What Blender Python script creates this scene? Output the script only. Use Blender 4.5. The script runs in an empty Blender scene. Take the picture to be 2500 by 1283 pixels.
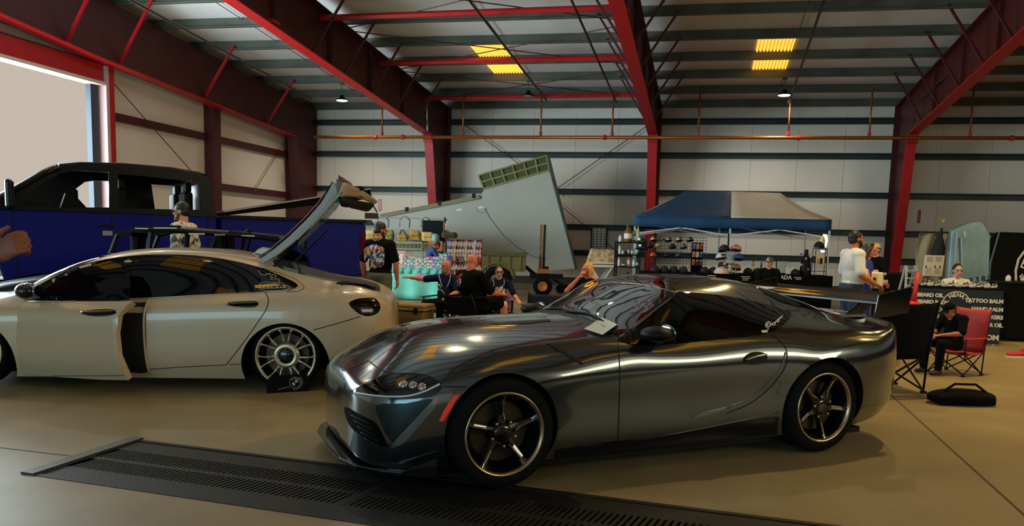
import bpy, bmesh, math, random
import numpy as np
from mathutils import Vector, Matrix
from mathutils.bvhtree import BVHTree
from mathutils.geometry import delaunay_2d_cdt
random.seed(7); rng = np.random.default_rng(7)
S = bpy.context.scene
COL = S.collection
# ------------------------------------------------------------------ camera
FPX, CYP, CAMH = 1900.0, 800.0, 1.437
RIGHT = Vector((0.98295785, 0.18212819, 0.0249638))
UP = Vector((-0.04430043, 0.10288783, 0.99370598))
FWD = Vector((-0.1784134, 0.97787699, -0.10920276))
CAM = Vector((0, 0, CAMH))
cam_d = bpy.data.cameras.new('camera'); cam = bpy.data.objects.new('camera', cam_d); COL.objects.link(cam)
cam_d.sensor_width = 36.0; cam_d.sensor_fit = 'HORIZONTAL'; cam_d.lens = FPX / 2500 * 36
cam_d.shift_y = (CYP - 641.5) / 2500; cam_d.clip_end = 300; cam_d.clip_start = 0.05
M4 = Matrix((RIGHT, UP, -FWD)).transposed().to_4x4(); M4.translation = CAM
cam.matrix_world = M4
S.camera = cam
# ------------------------------------------------------------------ light
def lin(c):
    c = c / 255.0
    return c / 12.92 if c <= 0.04045 else ((c + 0.055) / 1.055) ** 2.4
def rgb(*c): return tuple(lin(v) for v in c)
W = bpy.data.worlds.new('world'); S.world = W; W.use_nodes = True
bg = W.node_tree.nodes['Background']; bg.inputs[0].default_value = (*rgb(197, 185, 172), 1); bg.inputs[1].default_value = 1.0
def area(name, loc, target, sx, sy, power, color, spread=180):
    l = bpy.data.lights.new(name, 'AREA'); l.shape = 'RECTANGLE'; l.size = sx; l.size_y = sy; l.energy = power; l.color = color
    l.spread = math.radians(spread)
    o = bpy.data.objects.new(name, l); COL.objects.link(o); o.location = loc
    o.rotation_euler = (Vector(target) - Vector(loc)).to_track_quat('-Z', 'Y').to_euler()
    return o
# daylight through the open hangar door in the left wall
DOOR_LIGHT = area('daylight_door', (-14.3, 12.0, 2.9), (0, 14.0, 3.0), 10, 4.4, 2500, (0.70, 0.92, 1.0))
FRONT_LIGHT = area('front_fill', (-8.6, -15.6, 3.3), (-3, 20, 5.0), 14.5, 5.4, 900, (0.36, 0.82, 1.0))  # unseen teal fill added behind the camera for the car sides
RIGHT_LIGHT = area('right_fill', (21.2, 3.0, 6.9), (4, 5.0, 6.2), 18, 2.4, 1700, (1.0, 0.88, 0.60))  # unseen warm fill added high at right for ceiling and paint reflections
S.view_settings.view_transform = 'Standard'; S.view_settings.look = 'None'
S.view_settings.exposure = 0.0; S.view_settings.gamma = 1.0; S.view_settings.use_curve_mapping = False
# ------------------------------------------------------------------ pixel helpers (2500 x 1283 frame)
def ray(px, py): return RIGHT * ((px - 1250) / FPX) - UP * ((py - CYP) / FPX) + FWD
def on_z(px, py, z=0.0):
    d = ray(px, py); return CAM + d * ((z - CAMH) / d.z)
def on_y(px, py, Y):
    d = ray(px, py); return CAM + d * (Y / d.y)
def at_d(px, py, dep): return CAM + ray(px, py) * dep
def project(P):
    v = Vector(P) - CAM; w = v.dot(FWD)
    return 1250 + FPX * v.dot(RIGHT) / w, CYP - FPX * v.dot(UP) / w
# ------------------------------------------------------------------ materials
MATS = {}
def pm(name, color, rough=0.5, metal=0.0, spec=0.5, coat=0.0, var=0.0, vs=4.0, bump=0.0, bs=40.0, trans=0.0, emit=0.0, ecol=None, ior=1.45, alpha=1.0, crough=0.03, col2=None, sheen=0.0):
    if name in MATS: return MATS[name]
    m = bpy.data.materials.new(name); m.use_nodes = True
    nt = m.node_tree; b = nt.nodes['Principled BSDF']
    c = rgb(*color); b.inputs['Base Color'].default_value = (*c, 1)
    b.inputs['Roughness'].default_value = rough; b.inputs['Metallic'].default_value = metal
    b.inputs['Specular IOR Level'].default_value = spec; b.inputs['Coat Weight'].default_value = coat
    b.inputs['Coat Roughness'].default_value = crough
    b.inputs['Transmission Weight'].default_value = trans; b.inputs['IOR'].default_value = ior
    b.inputs['Alpha'].default_value = alpha
    if sheen: b.inputs['Sheen Weight'].default_value = sheen
    if emit:
        b.inputs['Emission Color'].default_value = (*(rgb(*ecol) if ecol else c), 1); b.inputs['Emission Strength'].default_value = emit
    if var or col2 or bump:
        tc = nt.nodes.new('ShaderNodeTexCoord')
    if var or col2:
        n = nt.nodes.new('ShaderNodeTexNoise'); n.inputs['Scale'].default_value = vs; n.inputs['Detail'].default_value = 5
        r = nt.nodes.new('ShaderNodeValToRGB')
        if col2:
            r.color_ramp.elements[0].position = 0.42; r.color_ramp.elements[1].position = 0.58
            r.color_ramp.elements[0].color = (*c, 1); r.color_ramp.elements[1].color = (*rgb(*col2), 1)
        else:
            r.color_ramp.elements[0].position = 0.3; r.color_ramp.elements[1].position = 0.7
            r.color_ramp.elements[0].color = (*[x * (1 - var) for x in c], 1); r.color_ramp.elements[1].color = (*[min(1, x * (1 + var)) for x in c], 1)
        nt.links.new(tc.outputs['Object'], n.inputs['Vector']); nt.links.new(n.outputs['Fac'], r.inputs['Fac']); nt.links.new(r.outputs['Color'], b.inputs['Base Color'])
    if bump:
        n2 = nt.nodes.new('ShaderNodeTexNoise'); n2.inputs['Scale'].default_value = bs; n2.inputs['Detail'].default_value = 3
        bp = nt.nodes.new('ShaderNodeBump'); bp.inputs['Strength'].default_value = bump; bp.inputs['Distance'].default_value = 0.01
        nt.links.new(tc.outputs['Object'], n2.inputs['Vector']); nt.links.new(n2.outputs['Fac'], bp.inputs['Height']); nt.links.new(bp.outputs['Normal'], b.inputs['Normal'])
    MATS[name] = m; return m
# ------------------------------------------------------------------ mesh builder
def basis(d, up=Vector((0, 0, 1))):
    d = d.normalized()
    if abs(d.dot(up)) > 0.98: up = Vector((0, 1, 0))
    s = d.cross(up).normalized(); t = s.cross(d).normalized()
    return d, s, t
class MB:
    def __init__(self): self.v = []; self.f = []
    def add(self, vs, fs):
        o = len(self.v); self.v += [tuple(p) for p in vs]; self.f += [tuple(i + o for i in f) for f in fs]; return self
    def box(self, c, s, rz=0.0, ax=None):
        c = Vector(c); hx, hy, hz = s[0] / 2, s[1] / 2, s[2] / 2
        if ax is None:
            ca, sa = math.cos(rz), math.sin(rz); ax = (Vector((ca, sa, 0)), Vector((-sa, ca, 0)), Vector((0, 0, 1)))
        vs = [c + ax[0] * (i * hx) + ax[1] * (j * hy) + ax[2] * (k * hz) for k in (-1, 1) for j in (-1, 1) for i in (-1, 1)]
        return self.add(vs, [(0, 2, 3, 1), (4, 5, 7, 6), (0, 1, 5, 4), (2, 6, 7, 3), (0, 4, 6, 2), (1, 3, 7, 5)])
    def bar(self, a, b, w, h, up=Vector((0, 0, 1))):
        a = Vector(a); b = Vector(b); d, s, t = basis(b - a, up)
        return self.box((a + b) / 2, ((b - a).length, w, h), ax=(d, s, t))
    def tube(self, pts, r, n=8, cap=True):
        pts = [Vector(p) for p in pts]; k = len(pts); vs = []; rr = r if isinstance(r, (list, tuple)) else [r] * k
        prev = None
        for i, p in enumerate(pts):
            d = (pts[min(i + 1, k - 1)] - pts[max(i - 1, 0)])
            if d.length < 1e-9: d = Vector((0, 0, 1))
            d.normalize()
            if prev is None: _, s, t = basis(d)
            else:
                s = prev - d * prev.dot(d)
                s = s.normalized() if s.length > 1e-6 else basis(d)[1]
                t = s.cross(d).normalized()
            prev = s
            for j in range(n):
                a = 2 * math.pi * j / n; vs.append(p + (s * math.cos(a) + t * math.sin(a)) * rr[i])
        fs = [(i * n + j, i * n + (j + 1) % n, (i + 1) * n + (j + 1) % n, (i + 1) * n + j) for i in range(k - 1) for j in range(n)]
        if cap: fs += [tuple(range(n - 1, -1, -1)), tuple(range((k - 1) * n, k * n))]
        return self.add(vs, fs)
    def lathe(self, prof, c=(0, 0, 0), n=24, axis=Vector((0, 0, 1)), sx=1.0, cap=True):
        d, s, t = basis(Vector(axis), Vector((0, 1, 0)) if abs(axis[2]) > 0.9 else Vector((0, 0, 1))); c = Vector(c); vs = []
        for r, z in prof:
            for j in range(n):
                a = 2 * math.pi * j / n; vs.append(c + d * z + (s * math.cos(a) * sx + t * math.sin(a)) * r)
        k = len(prof)
        fs = [(i * n + j, i * n + (j + 1) % n, (i + 1) * n + (j + 1) % n, (i + 1) * n + j) for i in range(k - 1) for j in range(n)]
        if cap and prof[0][0] > 1e-6: fs.append(tuple(range(n - 1, -1, -1)))
        if cap and prof[-1][0] > 1e-6: fs.append(tuple(range((k - 1) * n, k * n)))
        return self.add(vs, fs)
    def ell(self, c, r, n=14, m=9, ax=None):
        c = Vector(c); vs = []
        if ax is None: ax = (Vector((1, 0, 0)), Vector((0, 1, 0)), Vector((0, 0, 1)))
        for i in range(m + 1):
            ph = math.pi * i / m
            for j in range(n):
                a = 2 * math.pi * j / n
                vs.append(c + ax[0] * (r[0] * math.sin(ph) * math.cos(a)) + ax[1] * (r[1] * math.sin(ph) * math.sin(a)) + ax[2] * (r[2] * math.cos(ph)))
        fs = [(i * n + j, (i + 1) * n + j, (i + 1) * n + (j + 1) % n, i * n + (j + 1) % n) for i in range(m) for j in range(n)]
        return self.add(vs, fs)
    def prism(self, poly, off):
        """poly: 3D points of a planar polygon, off: extrusion vector"""
        off = Vector(off); n = len(poly); P = [Vector(p) for p in poly]
        return self.add(P + [p + off for p in P], [tuple(range(n - 1, -1, -1)), tuple(range(n, 2 * n))] + [(i, (i + 1) % n, n + (i + 1) % n, n + i) for i in range(n)])
    def sheet(self, rows):
        """grid of points"""
        nr, nc = len(rows), len(rows[0])
        return self.add([p for r in rows for p in r], [(i * nc + j, i * nc + j + 1, (i + 1) * nc + j + 1, (i + 1) * nc + j) for i in range(nr - 1) for j in range(nc - 1)])
    def mesh(self, name, smooth=False):
        me = bpy.data.meshes.new(name); me.from_pydata(self.v, [], self.f)
        if smooth: me.polygons.foreach_set('use_smooth', [True] * len(me.polygons))
        bm = bmesh.new(); bm.from_mesh(me); bmesh.ops.remove_doubles(bm, verts=bm.verts, dist=1e-6); bmesh.ops.recalc_face_normals(bm, faces=bm.faces); bm.to_mesh(me); bm.free()
        return me
    def build(self, name, mat, parent=None, smooth=False, auto=None, bevel=0.0, solid=0.0):
        me = self.mesh(name, smooth)
        return link(name, me, mat, parent, auto, bevel, solid)
def link(name, me, mat, parent=None, auto=None, bevel=0.0, solid=0.0):
    o = bpy.data.objects.new(name, me); COL.objects.link(o)
    if mat is not None: me.materials.append(mat)
    if parent is not None:
        o.parent = parent
        if not root_of(parent).get('_local'): o.matrix_parent_inverse = parent_world(parent).inverted()
    if solid:
        md = o.modifiers.new('solid', 'SOLIDIFY'); md.thickness = solid; md.offset = 0
    if bevel:
        md = o.modifiers.new('bevel', 'BEVEL'); md.width = bevel; md.segments = 2; md.limit_method = 'ANGLE'; md.angle_limit = math.radians(40)
    if auto is not None:
        me.polygons.foreach_set('use_smooth', [True] * len(me.polygons))
        try: me.set_sharp_from_angle(angle=math.radians(auto))
        except Exception: pass
    return o
def root_of(o):
    while o.parent is not None: o = o.parent
    return o
def parent_world(o):
    M = Matrix.LocRotScale(o.location, o.rotation_euler, o.scale)
    if o.parent is not None: return parent_world(o.parent) @ o.matrix_parent_inverse @ M
    return M
def tag(o, label=None, cat=None, group=None, kind=None):
    if label: o['label'] = label
    if cat: o['category'] = cat
    if group: o['group'] = group
    if kind: o['kind'] = kind
    return o
def thing(name, label, cat, loc=(0, 0, 0), rz=0.0, group=None, local=True):
    """an Empty at the thing's base; with local=True its parts are built in its own frame"""
    o = bpy.data.objects.new(name, None); COL.objects.link(o); o.location = loc; o.rotation_euler = (0, 0, rz)
    o.empty_display_size = 0.1
    if local: o['_local'] = 1
    return tag(o, label, cat, group)
def dup(root, loc=None, rz=None, label=None, scale=None):
    def cp(o, par):
        c = o.copy(); COL.objects.link(c); c.parent = par
        for ch in list(o.children): cp(ch, c)
        return c
    r = cp(root, None)
    if loc is not None: r.location = loc
    if rz is not None: r.rotation_euler = (0, 0, rz)
    if scale is not None: r.scale = scale
    if label: r['label'] = label
    return r
def text_mesh(name, txt, size, mat, parent, loc, right, up, depth=0.002, align='CENTER', shear=0.0, spacing=1.0, bold=0.0):
    cu = bpy.data.curves.new(name, 'FONT'); cu.body = txt; cu.size = size; cu.align_x = align; cu.align_y = 'CENTER'; cu.extrude = depth; cu.shear = shear; cu.space_character = spacing
    cu.offset = bold; cu.resolution_u = 2
    t = bpy.data.objects.new(name, cu); COL.objects.link(t)
    dg = bpy.context.evaluated_depsgraph_get(); me = bpy.data.meshes.new_from_object(t.evaluated_get(dg))
    bpy.data.objects.remove(t); bpy.data.curves.remove(cu)
    r = Vector(right).normalized(); u = Vector(up); u = (u - r * u.dot(r)).normalized(); n = r.cross(u)
    M = Matrix((r, u, n)).transposed().to_4x4(); M.translation = Vector(loc); me.transform(M); me.name = name; me.materials.clear()
    return link(name, me, mat, parent)
# ================================================================== THE BUILDING
YW = 28.0; KD = 0.06209; SKEW = Vector((KD, 1, 0)).normalized()
def sx(x, y): return x - (YW - y) * KD          # the frames run at a slight skew to the back wall
RISE = 0.083; ZE = 6.15
def zroof(y): return ZE + RISE * (YW - y)       # underside of the purlins
M_red = pm('red_steel_shaded', (74, 15, 17), 0.5, var=0.15, vs=1.5)  # frame red darkened to put the shade of the webs into its colour
M_redb = pm('red_steel_lit', (178, 18, 24), 0.45, var=0.1)  # lit copy of the frame red, for flanges and beams
M_galv = pm('galvanised_steel', (96, 100, 92), 0.55, metal=0.25, var=0.2, vs=2)
M_ins = pm('white_vinyl_insulation', (236, 228, 226), 0.55, var=0.06, vs=0.8, bump=0.25, bs=1.6)
M_insw = pm('wall_insulation', (226, 212, 196), 0.6, var=0.05, vs=0.7, bump=0.15, bs=1.2)
M_black = pm('black_plastic', (9, 11, 12), 0.55, spec=.2)
M_blackg = pm('black_gloss', (8, 9, 10), 0.12, coat=0.5)
M_rubber = pm('tyre_rubber', (9, 10, 11), 0.8, spec=.15, bump=0.2, bs=60)
M_white = pm('white_paint', (205, 200, 192), 0.45)
M_steel = pm('bright_steel', (170, 170, 168), 0.3, metal=0.9)
M_brass = pm('copper_pipe', (150, 84, 34), 0.4, metal=0.5, var=0.2, vs=1)
def struct(o): o['kind'] = 'structure'; return o
# ---- floor
def floor_mat():
    m = bpy.data.materials.new('polished_concrete'); m.use_nodes = True; nt = m.node_tree; b = nt.nodes['Principled BSDF']
    tc = nt.nodes.new('ShaderNodeTexCoord')
    n1 = nt.nodes.new('ShaderNodeTexNoise'); n1.inputs['Scale'].default_value = 0.45; n1.inputs['Detail'].default_value = 6; n1.inputs['Roughness'].default_value = 0.6
    n2 = nt.nodes.new('ShaderNodeTexNoise'); n2.inputs['Scale'].default_value = 1.6; n2.inputs['Detail'].default_value = 8
    r = nt.nodes.new('ShaderNodeValToRGB'); r.color_ramp.elements[0].position = 0.3; r.color_ramp.elements[1].position = 0.72
    r.color_ramp.elements[0].color = (*rgb(98, 86, 60), 1); r.color_ramp.elements[1].color = (*rgb(146, 131, 98), 1)
    mx = nt.nodes.new('ShaderNodeMix'); mx.data_type = 'RGBA'; mx.blend_type = 'MULTIPLY'; mx.inputs[0].default_value = 0.14
    for n in (n1, n2): nt.links.new(tc.outputs['Object'], n.inputs['Vector'])
    nt.links.new(n1.outputs['Fac'], r.inputs['Fac']); nt.links.new(r.outputs['Color'], mx.inputs[6]); nt.links.new(n2.outputs['Color'], mx.inputs[7])
    rr = nt.nodes.new('ShaderNodeMapRange'); rr.inputs[3].default_value = 0.38; rr.inputs[4].default_value = 0.54
    nt.links.new(n2.outputs['Fac'], rr.inputs[0]); nt.links.new(rr.outputs[0], b.inputs['Roughness'])
    hs = nt.nodes.new('ShaderNodeHueSaturation'); hs.inputs['Value'].default_value = 1.1; nt.links.new(mx.outputs[2], hs.inputs['Color'])
    nt.links.new(hs.outputs['Color'], b.inputs['Base Color']); b.inputs['Specular IOR Level'].default_value = 0.32
    return m
XL, XR, YF = -34.0, 30.0, -16.0
# trench drain: a long channel in the floor
DA, DB = on_z(345, 1073), on_z(80, 1160)          # left end, far and near corners
ddir = (on_z(1240, 1183) - DA); ddir.z = 0; ddir.normalize()
DW = 0.86; dn = Vector((ddir.y, -ddir.x, 0));  dn = dn if dn.y < 0 else -dn
dn = (DB - DA); dn.z = 0; DW = dn.length; dn.normalize()
DLEN = 9.0
fl = MB()
# the slab, left open over the channel
c0, c1, c2, c3 = DA, DA + ddir * DLEN, DA + ddir * DLEN + dn * DW, DA + dn * DW
far = 90
fl.add([(XL, YW, 0), (XR, YW, 0), (XR, YF, 0), (XL, YF, 0), c0, c1, c2, c3],
       [(0, 1, 5, 4), (1, 2, 6, 5), (2, 3, 7, 6), (3, 0, 4, 7)])
FLOOR = struct(fl.build('floor', floor_mat())); FLOOR['label'] = 'polished tan concrete hangar floor'
M_seam = pm('floor_joint', (46, 42, 34), 0.8)
def seam(a, b, w=0.012):
    m = MB(); a = Vector(a); b = Vector(b); d = (b - a).normalized(); n = Vector((-d.y, d.x, 0)) * w / 2
    m.add([a - n, b - n, b + n, a + n], [(0, 1, 2, 3)]); m.v = [(x, y, 0.0012) for x, y, z in m.v]
    m.build('floor_joint', M_seam, FLOOR)
sa, sb = on_z(2232, 1015), on_z(2500, 1256); sd = (sb - sa).normalized()
seam(sa - sd * 12, sb + sd * 2, 0.016)
s1, s2 = on_z(0, 1092), on_z(178, 1113); seam(s1 - (s2 - s1) * 3, s2, 0.014)
seam(on_z(1480, 700), on_z(2200, 705), 0.02)
gr = thing('trench_drain', 'dark cast iron trench drain grating running across the floor in front of the silver car', 'drain', tuple(DA), 0, local=False)
M_iron = pm('cast_iron', (24, 24, 22), 0.6, metal=0.2, spec=.25, var=0.3, vs=9, bump=0.3, bs=60)
ch = MB(); z1 = -0.10
ch.add([c0, c1, c2, c3] + [p + Vector((0, 0, z1)) for p in (c0, c1, c2, c3)], [(4, 5, 6, 7), (0, 1, 5, 4), (1, 2, 6, 5), (2, 3, 7, 6), (3, 0, 4, 7)])
ch.build('channel', pm('drain_channel', (6, 6, 6), 0.9, spec=.05), gr)
for off in (0.0, 1.0):
    a = c0 + dn * (DW * off); s = 1 if off == 0 else -1
    MB().bar(a + dn * s * 0.02 - Vector((0, 0, 0.012)), a + ddir * DLEN + dn * s * 0.02 - Vector((0, 0, 0.012)), 0.04, 0.03).build('frame_edge', M_iron, gr)
e = MB(); e.bar(c0 - dn * 0.02 - ddir * 0.045 + Vector((0, 0, 0.003)), c3 - ddir * 0.045 + Vector((0, 0, 0.003)), 0.09, 0.02); e.build('end_curb', pm('worn_steel', (70, 74, 74), 0.5, metal=0.4, var=0.3, vs=12), gr)
# solid iron margins and slotted middle: each bar its own piece
for lo, hi in ((0.04, DW * 0.27), (DW * 0.74, DW - 0.04)):
    m = MB(); mid = (lo + hi) / 2
    m.bar(c0 + dn * mid - Vector((0, 0, 0.014)), c0 + ddir * DLEN + dn * mid - Vector((0, 0, 0.014)), hi - lo, 0.022); m.build('cover_plate', M_iron, gr)
lo, hi = DW * 0.27, DW * 0.74; midn = (lo + hi) / 2; step = 0.036
barm = None; slant = on_z(1110, 1195) - on_z(1165, 1165); slant.z = 0; slant.normalize()
nb = 0
for row, (l2, h2) in enumerate(((lo, midn - 0.02), (midn + 0.02, hi))):
    L = (h2 - l2) * 1.0 / slant.dot(dn)
    bm_ = MB().bar(-slant * L / 2, slant * L / 2, 0.019, 0.03); me = bm_.mesh('grate_bar')
    for i in range(150):
        p = c0 + ddir * (0.05 + i * step + row * 0.02) + dn * ((l2 + h2) / 2) - Vector((0, 0, 0.018))
        o = bpy.data.objects.new('grate_bar', me); COL.objects.link(o)
        if not me.materials: me.materials.append(M_iron)
        o.parent = gr; o.matrix_parent_inverse = parent_world(gr).inverted(); o.location = p; nb += 1
m = MB()
for i in range(4):
    a = c0 + ddir * (i * 2.2 + 2.0) + dn * lo - Vector((0, 0, 0.016)); m.bar(a, a + slant * ((hi - lo) / slant.dot(dn)), 0.05, 0.028)
m.bar(c0 + dn * midn - Vector((0, 0, 0.017)), c0 + ddir * DLEN + dn * midn - Vector((0, 0, 0.017)), 0.045, 0.028)
m.build('grate_spine', M_iron, gr)
# the rest of the slots, outside the frame to the right
m = MB()
for i in range(150, 240):
    for row, (l2, h2) in enumerate(((lo, midn - 0.02), (midn + 0.02, hi))):
        p = c0 + ddir * (0.05 + i * step + row * 0.02) + dn * ((l2 + h2) / 2) - Vector((0, 0, 0.018)); L = (h2 - l2) * 1.0 / slant.dot(dn)
        m.bar(p - slant * L / 2, p + slant * L / 2, 0.019, 0.03)
st = m.build('grate_bars_rest', M_iron, gr); st['kind'] = 'stuff'
# ---- back wall
FR = [-7.68, -0.17, 7.62, 15.3, 23.0]      # frame positions along the back wall
wb = MB().box(((XL + XR) / 2 + 9, YW + 0.15, 3.3), (XR - XL - 18, 0.3, 7.2))
WB = struct(wb.build('wall_back', M_insw)); WB['label'] = 'pale insulated rear wall of the hangar'
gz = [5.72, 4.69, 3.47, 2.30, 1.17]
gz = [on_y(1800, 296, YW - .1).z, on_y(1800, 380, YW - .1).z, on_y(1800, 473, YW - .1).z, on_y(1800, 562, YW - .1).z, on_y(1800, 627, YW - .1).z]
xs = [-13.4] + FR
M_girt = pm('girt_steel', (52, 60, 56), 0.5, metal=0.3, var=0.25, vs=1.2)
for z in gz:
    for a, b in zip(xs[:-1], xs[1:]):
        g = MB(); hh = 0.20; dp = 0.16
        pr = [(0, hh / 2), (-dp, hh / 2), (-dp, hh / 2 - 0.03), (-0.02, hh / 2 - 0.035), (-0.02, -hh / 2 + 0.03), (-dp * 0.8, -hh / 2 + 0.02), (-dp * 0.8, -hh / 2), (0, -hh / 2)]
        g.prism([(a + 0.02, YW + y, z + dz) for y, dz in pr], (b - a - 0.04, 0, 0)); g.build('girt', M_girt, WB)
MB().box(((XL + XR) / 2 + 9, YW - 0.02, 0.12), (XR - XL - 18, 0.05, 0.24)).build('base_trim', pm('base_trim', (70, 60, 48), 0.7), WB)
# faint vertical joints of the wall lining
for x in np.arange(-12.0, 20, 1.5):
    MB().box((float(x), YW - 0.004, 3.1), (0.02, 0.008, 6.0)).build('panel_joint', pm('panel_joint', (208, 194, 178), 0.7), WB)
# ---- left (end) wall, from the rear corner to the door jamb
XLW = -13.2
def LW(y, z, off=0.0): return Vector((sx(XLW, y) + off, y, z))
YJ = 17.6
wl = MB(); wl.prism([LW(YJ, 0), LW(YW + 0.1, 0), LW(YW + 0.1, 7.2), LW(YJ, 7.8)], (-0.25, 0, 0))
WL = struct(wl.build('wall_left', M_insw)); WL['label'] = 'insulated end wall left of the rear corner'
wl2 = MB(); wl2.prism([LW(-1.0, 5.35), LW(YJ, 5.35), LW(YJ, 7.8), LW(-1.0, 9.6)], (-0.25, 0, 0)); wl2.build('door_head_panel', M_insw, WL)
wl3 = MB(); wl3.prism([LW(YF, 0), LW(-1.0, 0), LW(-1.0, 9.6), LW(YF, 10.6)], (-0.25, 0, 0)); wl3.build('front_panel', M_insw, WL)
for y0, y1, z in ((YJ, 22.05, 4.36), (22.05, 26.6, 4.36), (YJ, 22.05, 2.93), (22.05, 26.6, 2.93), (YJ, 22.05, 1.5), (22.05, 26.6, 1.5)):
    MB().prism([LW(y0, z - .10), LW(y1, z - .10), LW(y1, z + .10), LW(y0, z + .10)], (0.14, 0, 0)).build('girt', M_red, WL)
for y0, z0, z1, w in ((22.05, 0, 5.35, 0.36), (26.75, 0, 5.1, 0.42)):
    MB().prism([LW(y0 - w / 2, z0), LW(y0 + w / 2, z0), LW(y0 + w / 2, z1), LW(y0 - w / 2, z1)], (0.32, 0, 0)).build('post', M_red, WL)
# door opening of the left wall: jamb, pale strip, header beam
D1 = struct(MB().prism([LW(YJ - 0.02, 0), LW(YJ + 0.26, 0), LW(YJ + 0.26, 5.62), LW(YJ - 0.02, 5.62)], (0.3, 0, 0)).build('door_1', M_redb)); D1['label'] = 'open sliding hangar door with red steel jamb'
MB().prism([LW(YJ - 0.05, 0, .05), LW(YJ + 0.05, 0, .05), LW(YJ + 0.05, 5.5, .05), LW(YJ - 0.05, 5.5, .05)], (0.28, 0, 0)).build('jamb_strip', pm('pale_pink_steel', (196, 160, 160), 0.5), D1)
MB().prism([LW(YJ - 0.34, 0), LW(YJ - 0.1, 0), LW(YJ - 0.1, 5.6), LW(YJ - 0.34, 5.6)], (0.14, 0, 0)).build('jamb_edge', pm('dark_blue_steel', (36, 44, 58), 0.5), D1)
MB().prism([LW(-1, 5.10), LW(YJ - 0.1, 5.10), LW(YJ - 0.1, 5.52), LW(-1, 5.52)], (0.28, 0, 0)).build('header_beam', M_redb, D1)
MB().prism([LW(-1, 5.02), LW(YJ - 0.1, 5.02), LW(YJ - 0.1, 5.10), LW(-1, 5.10)], (0.34, 0, 0)).build('header_flashing', pm('pale_flashing', (206, 188, 172), 0.5), D1)
MB().prism([LW(-1, 5.60), LW(YJ + .3, 5.60), LW(YJ + .3, 5.78), LW(-1, 5.78)], (0.16, 0, 0)).build('door_track', pm('track_steel', (178, 168, 156), 0.5, metal=.2), D1)
# ---- other walls, outside the frame
WR = struct(MB().box((21.5, (YF + YW) / 2, 4.8), (0.3, YW - YF, 10)).build('wall_right', M_insw)); WR['label'] = 'insulated right end wall'; MB().box((21.25, (YF + YW) / 2, 1.3), (0.2, YW - YF, 2.6)).build('reflection_band', pm('dark_band', (40, 36, 30), .7), WR)  # dark band added out of view to darken the reflection in the car
wf = MB(); wf.box((-24.0 + 4, YF, 4.8), (8, 0.3, 10)); WF = struct(wf.build('wall_front', M_insw)); WF['label'] = 'front wall around the big hangar door'
MB().box((15, YF, 4.8), (14, 0.3, 10)).build('front_panel', M_insw, WF)
MB().box((-4, YF, 8.2), (26, 0.3, 4.0)).build('front_head', M_insw, WF)
# ---- ceiling
cl = MB(); zt = 0.26
ridge = -2.0
cl.add([(sx(XLW, YW) - 1.0, YW + .3, zroof(YW + .3) + zt), (21.6, YW + .3, zroof(YW + .3) + zt), (21.6, ridge, zroof(ridge) + zt), (sx(XLW, ridge) - 1.0, ridge, zroof(ridge) + zt)], [(0, 1, 2, 3)])
cl.add([(21.6, ridge, zroof(ridge) + zt), (sx(XLW, ridge) - 1.0, ridge, zroof(ridge) + zt), (sx(XLW, YF) - 1.5, YF, zroof(ridge) + zt - 1.0), (21.6, YF, zroof(ridge) + zt - 1.0)], [(0, 1, 2, 3)])
CL = struct(cl.build('ceiling', M_ins)); CL['label'] = 'sloped hangar roof lined with white vinyl insulation between steel purlins'
PY = [28.0 - 0.12, 26.2, 24.55, 22.9, 21.22, 19.5, 17.85, 16.2, 14.55, 12.9, 11.2, 9.5, 7.8, 6.1, 4.4, 2.7, 1.0, -0.7]
bays = [-13.9] + FR
M_purl = pm('purlin_steel', (88, 90, 80), 0.5, metal=0.3, var=0.25, vs=1.5)
for i, y in enumerate(PY):
    z = zroof(y)
    for a, b in zip(bays[:-1], bays[1:]):
        xa, xb = sx(a, y), sx(b, y); hp = 0.25
        pr = [(-0.09, 0.03), (-0.09, 0), (0.0, 0), (0.0, hp - 0.005), (0.085, hp - 0.005), (0.085, hp), (-0.012, hp), (-0.012, 0.015), (-0.075, 0.015), (-0.075, 0.03)]
        MB().prism([(xa, y + dy, z + dz) for dy, dz in pr], (xb - xa, 0, 0)).build('purlin', M_purl, CL)
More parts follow.
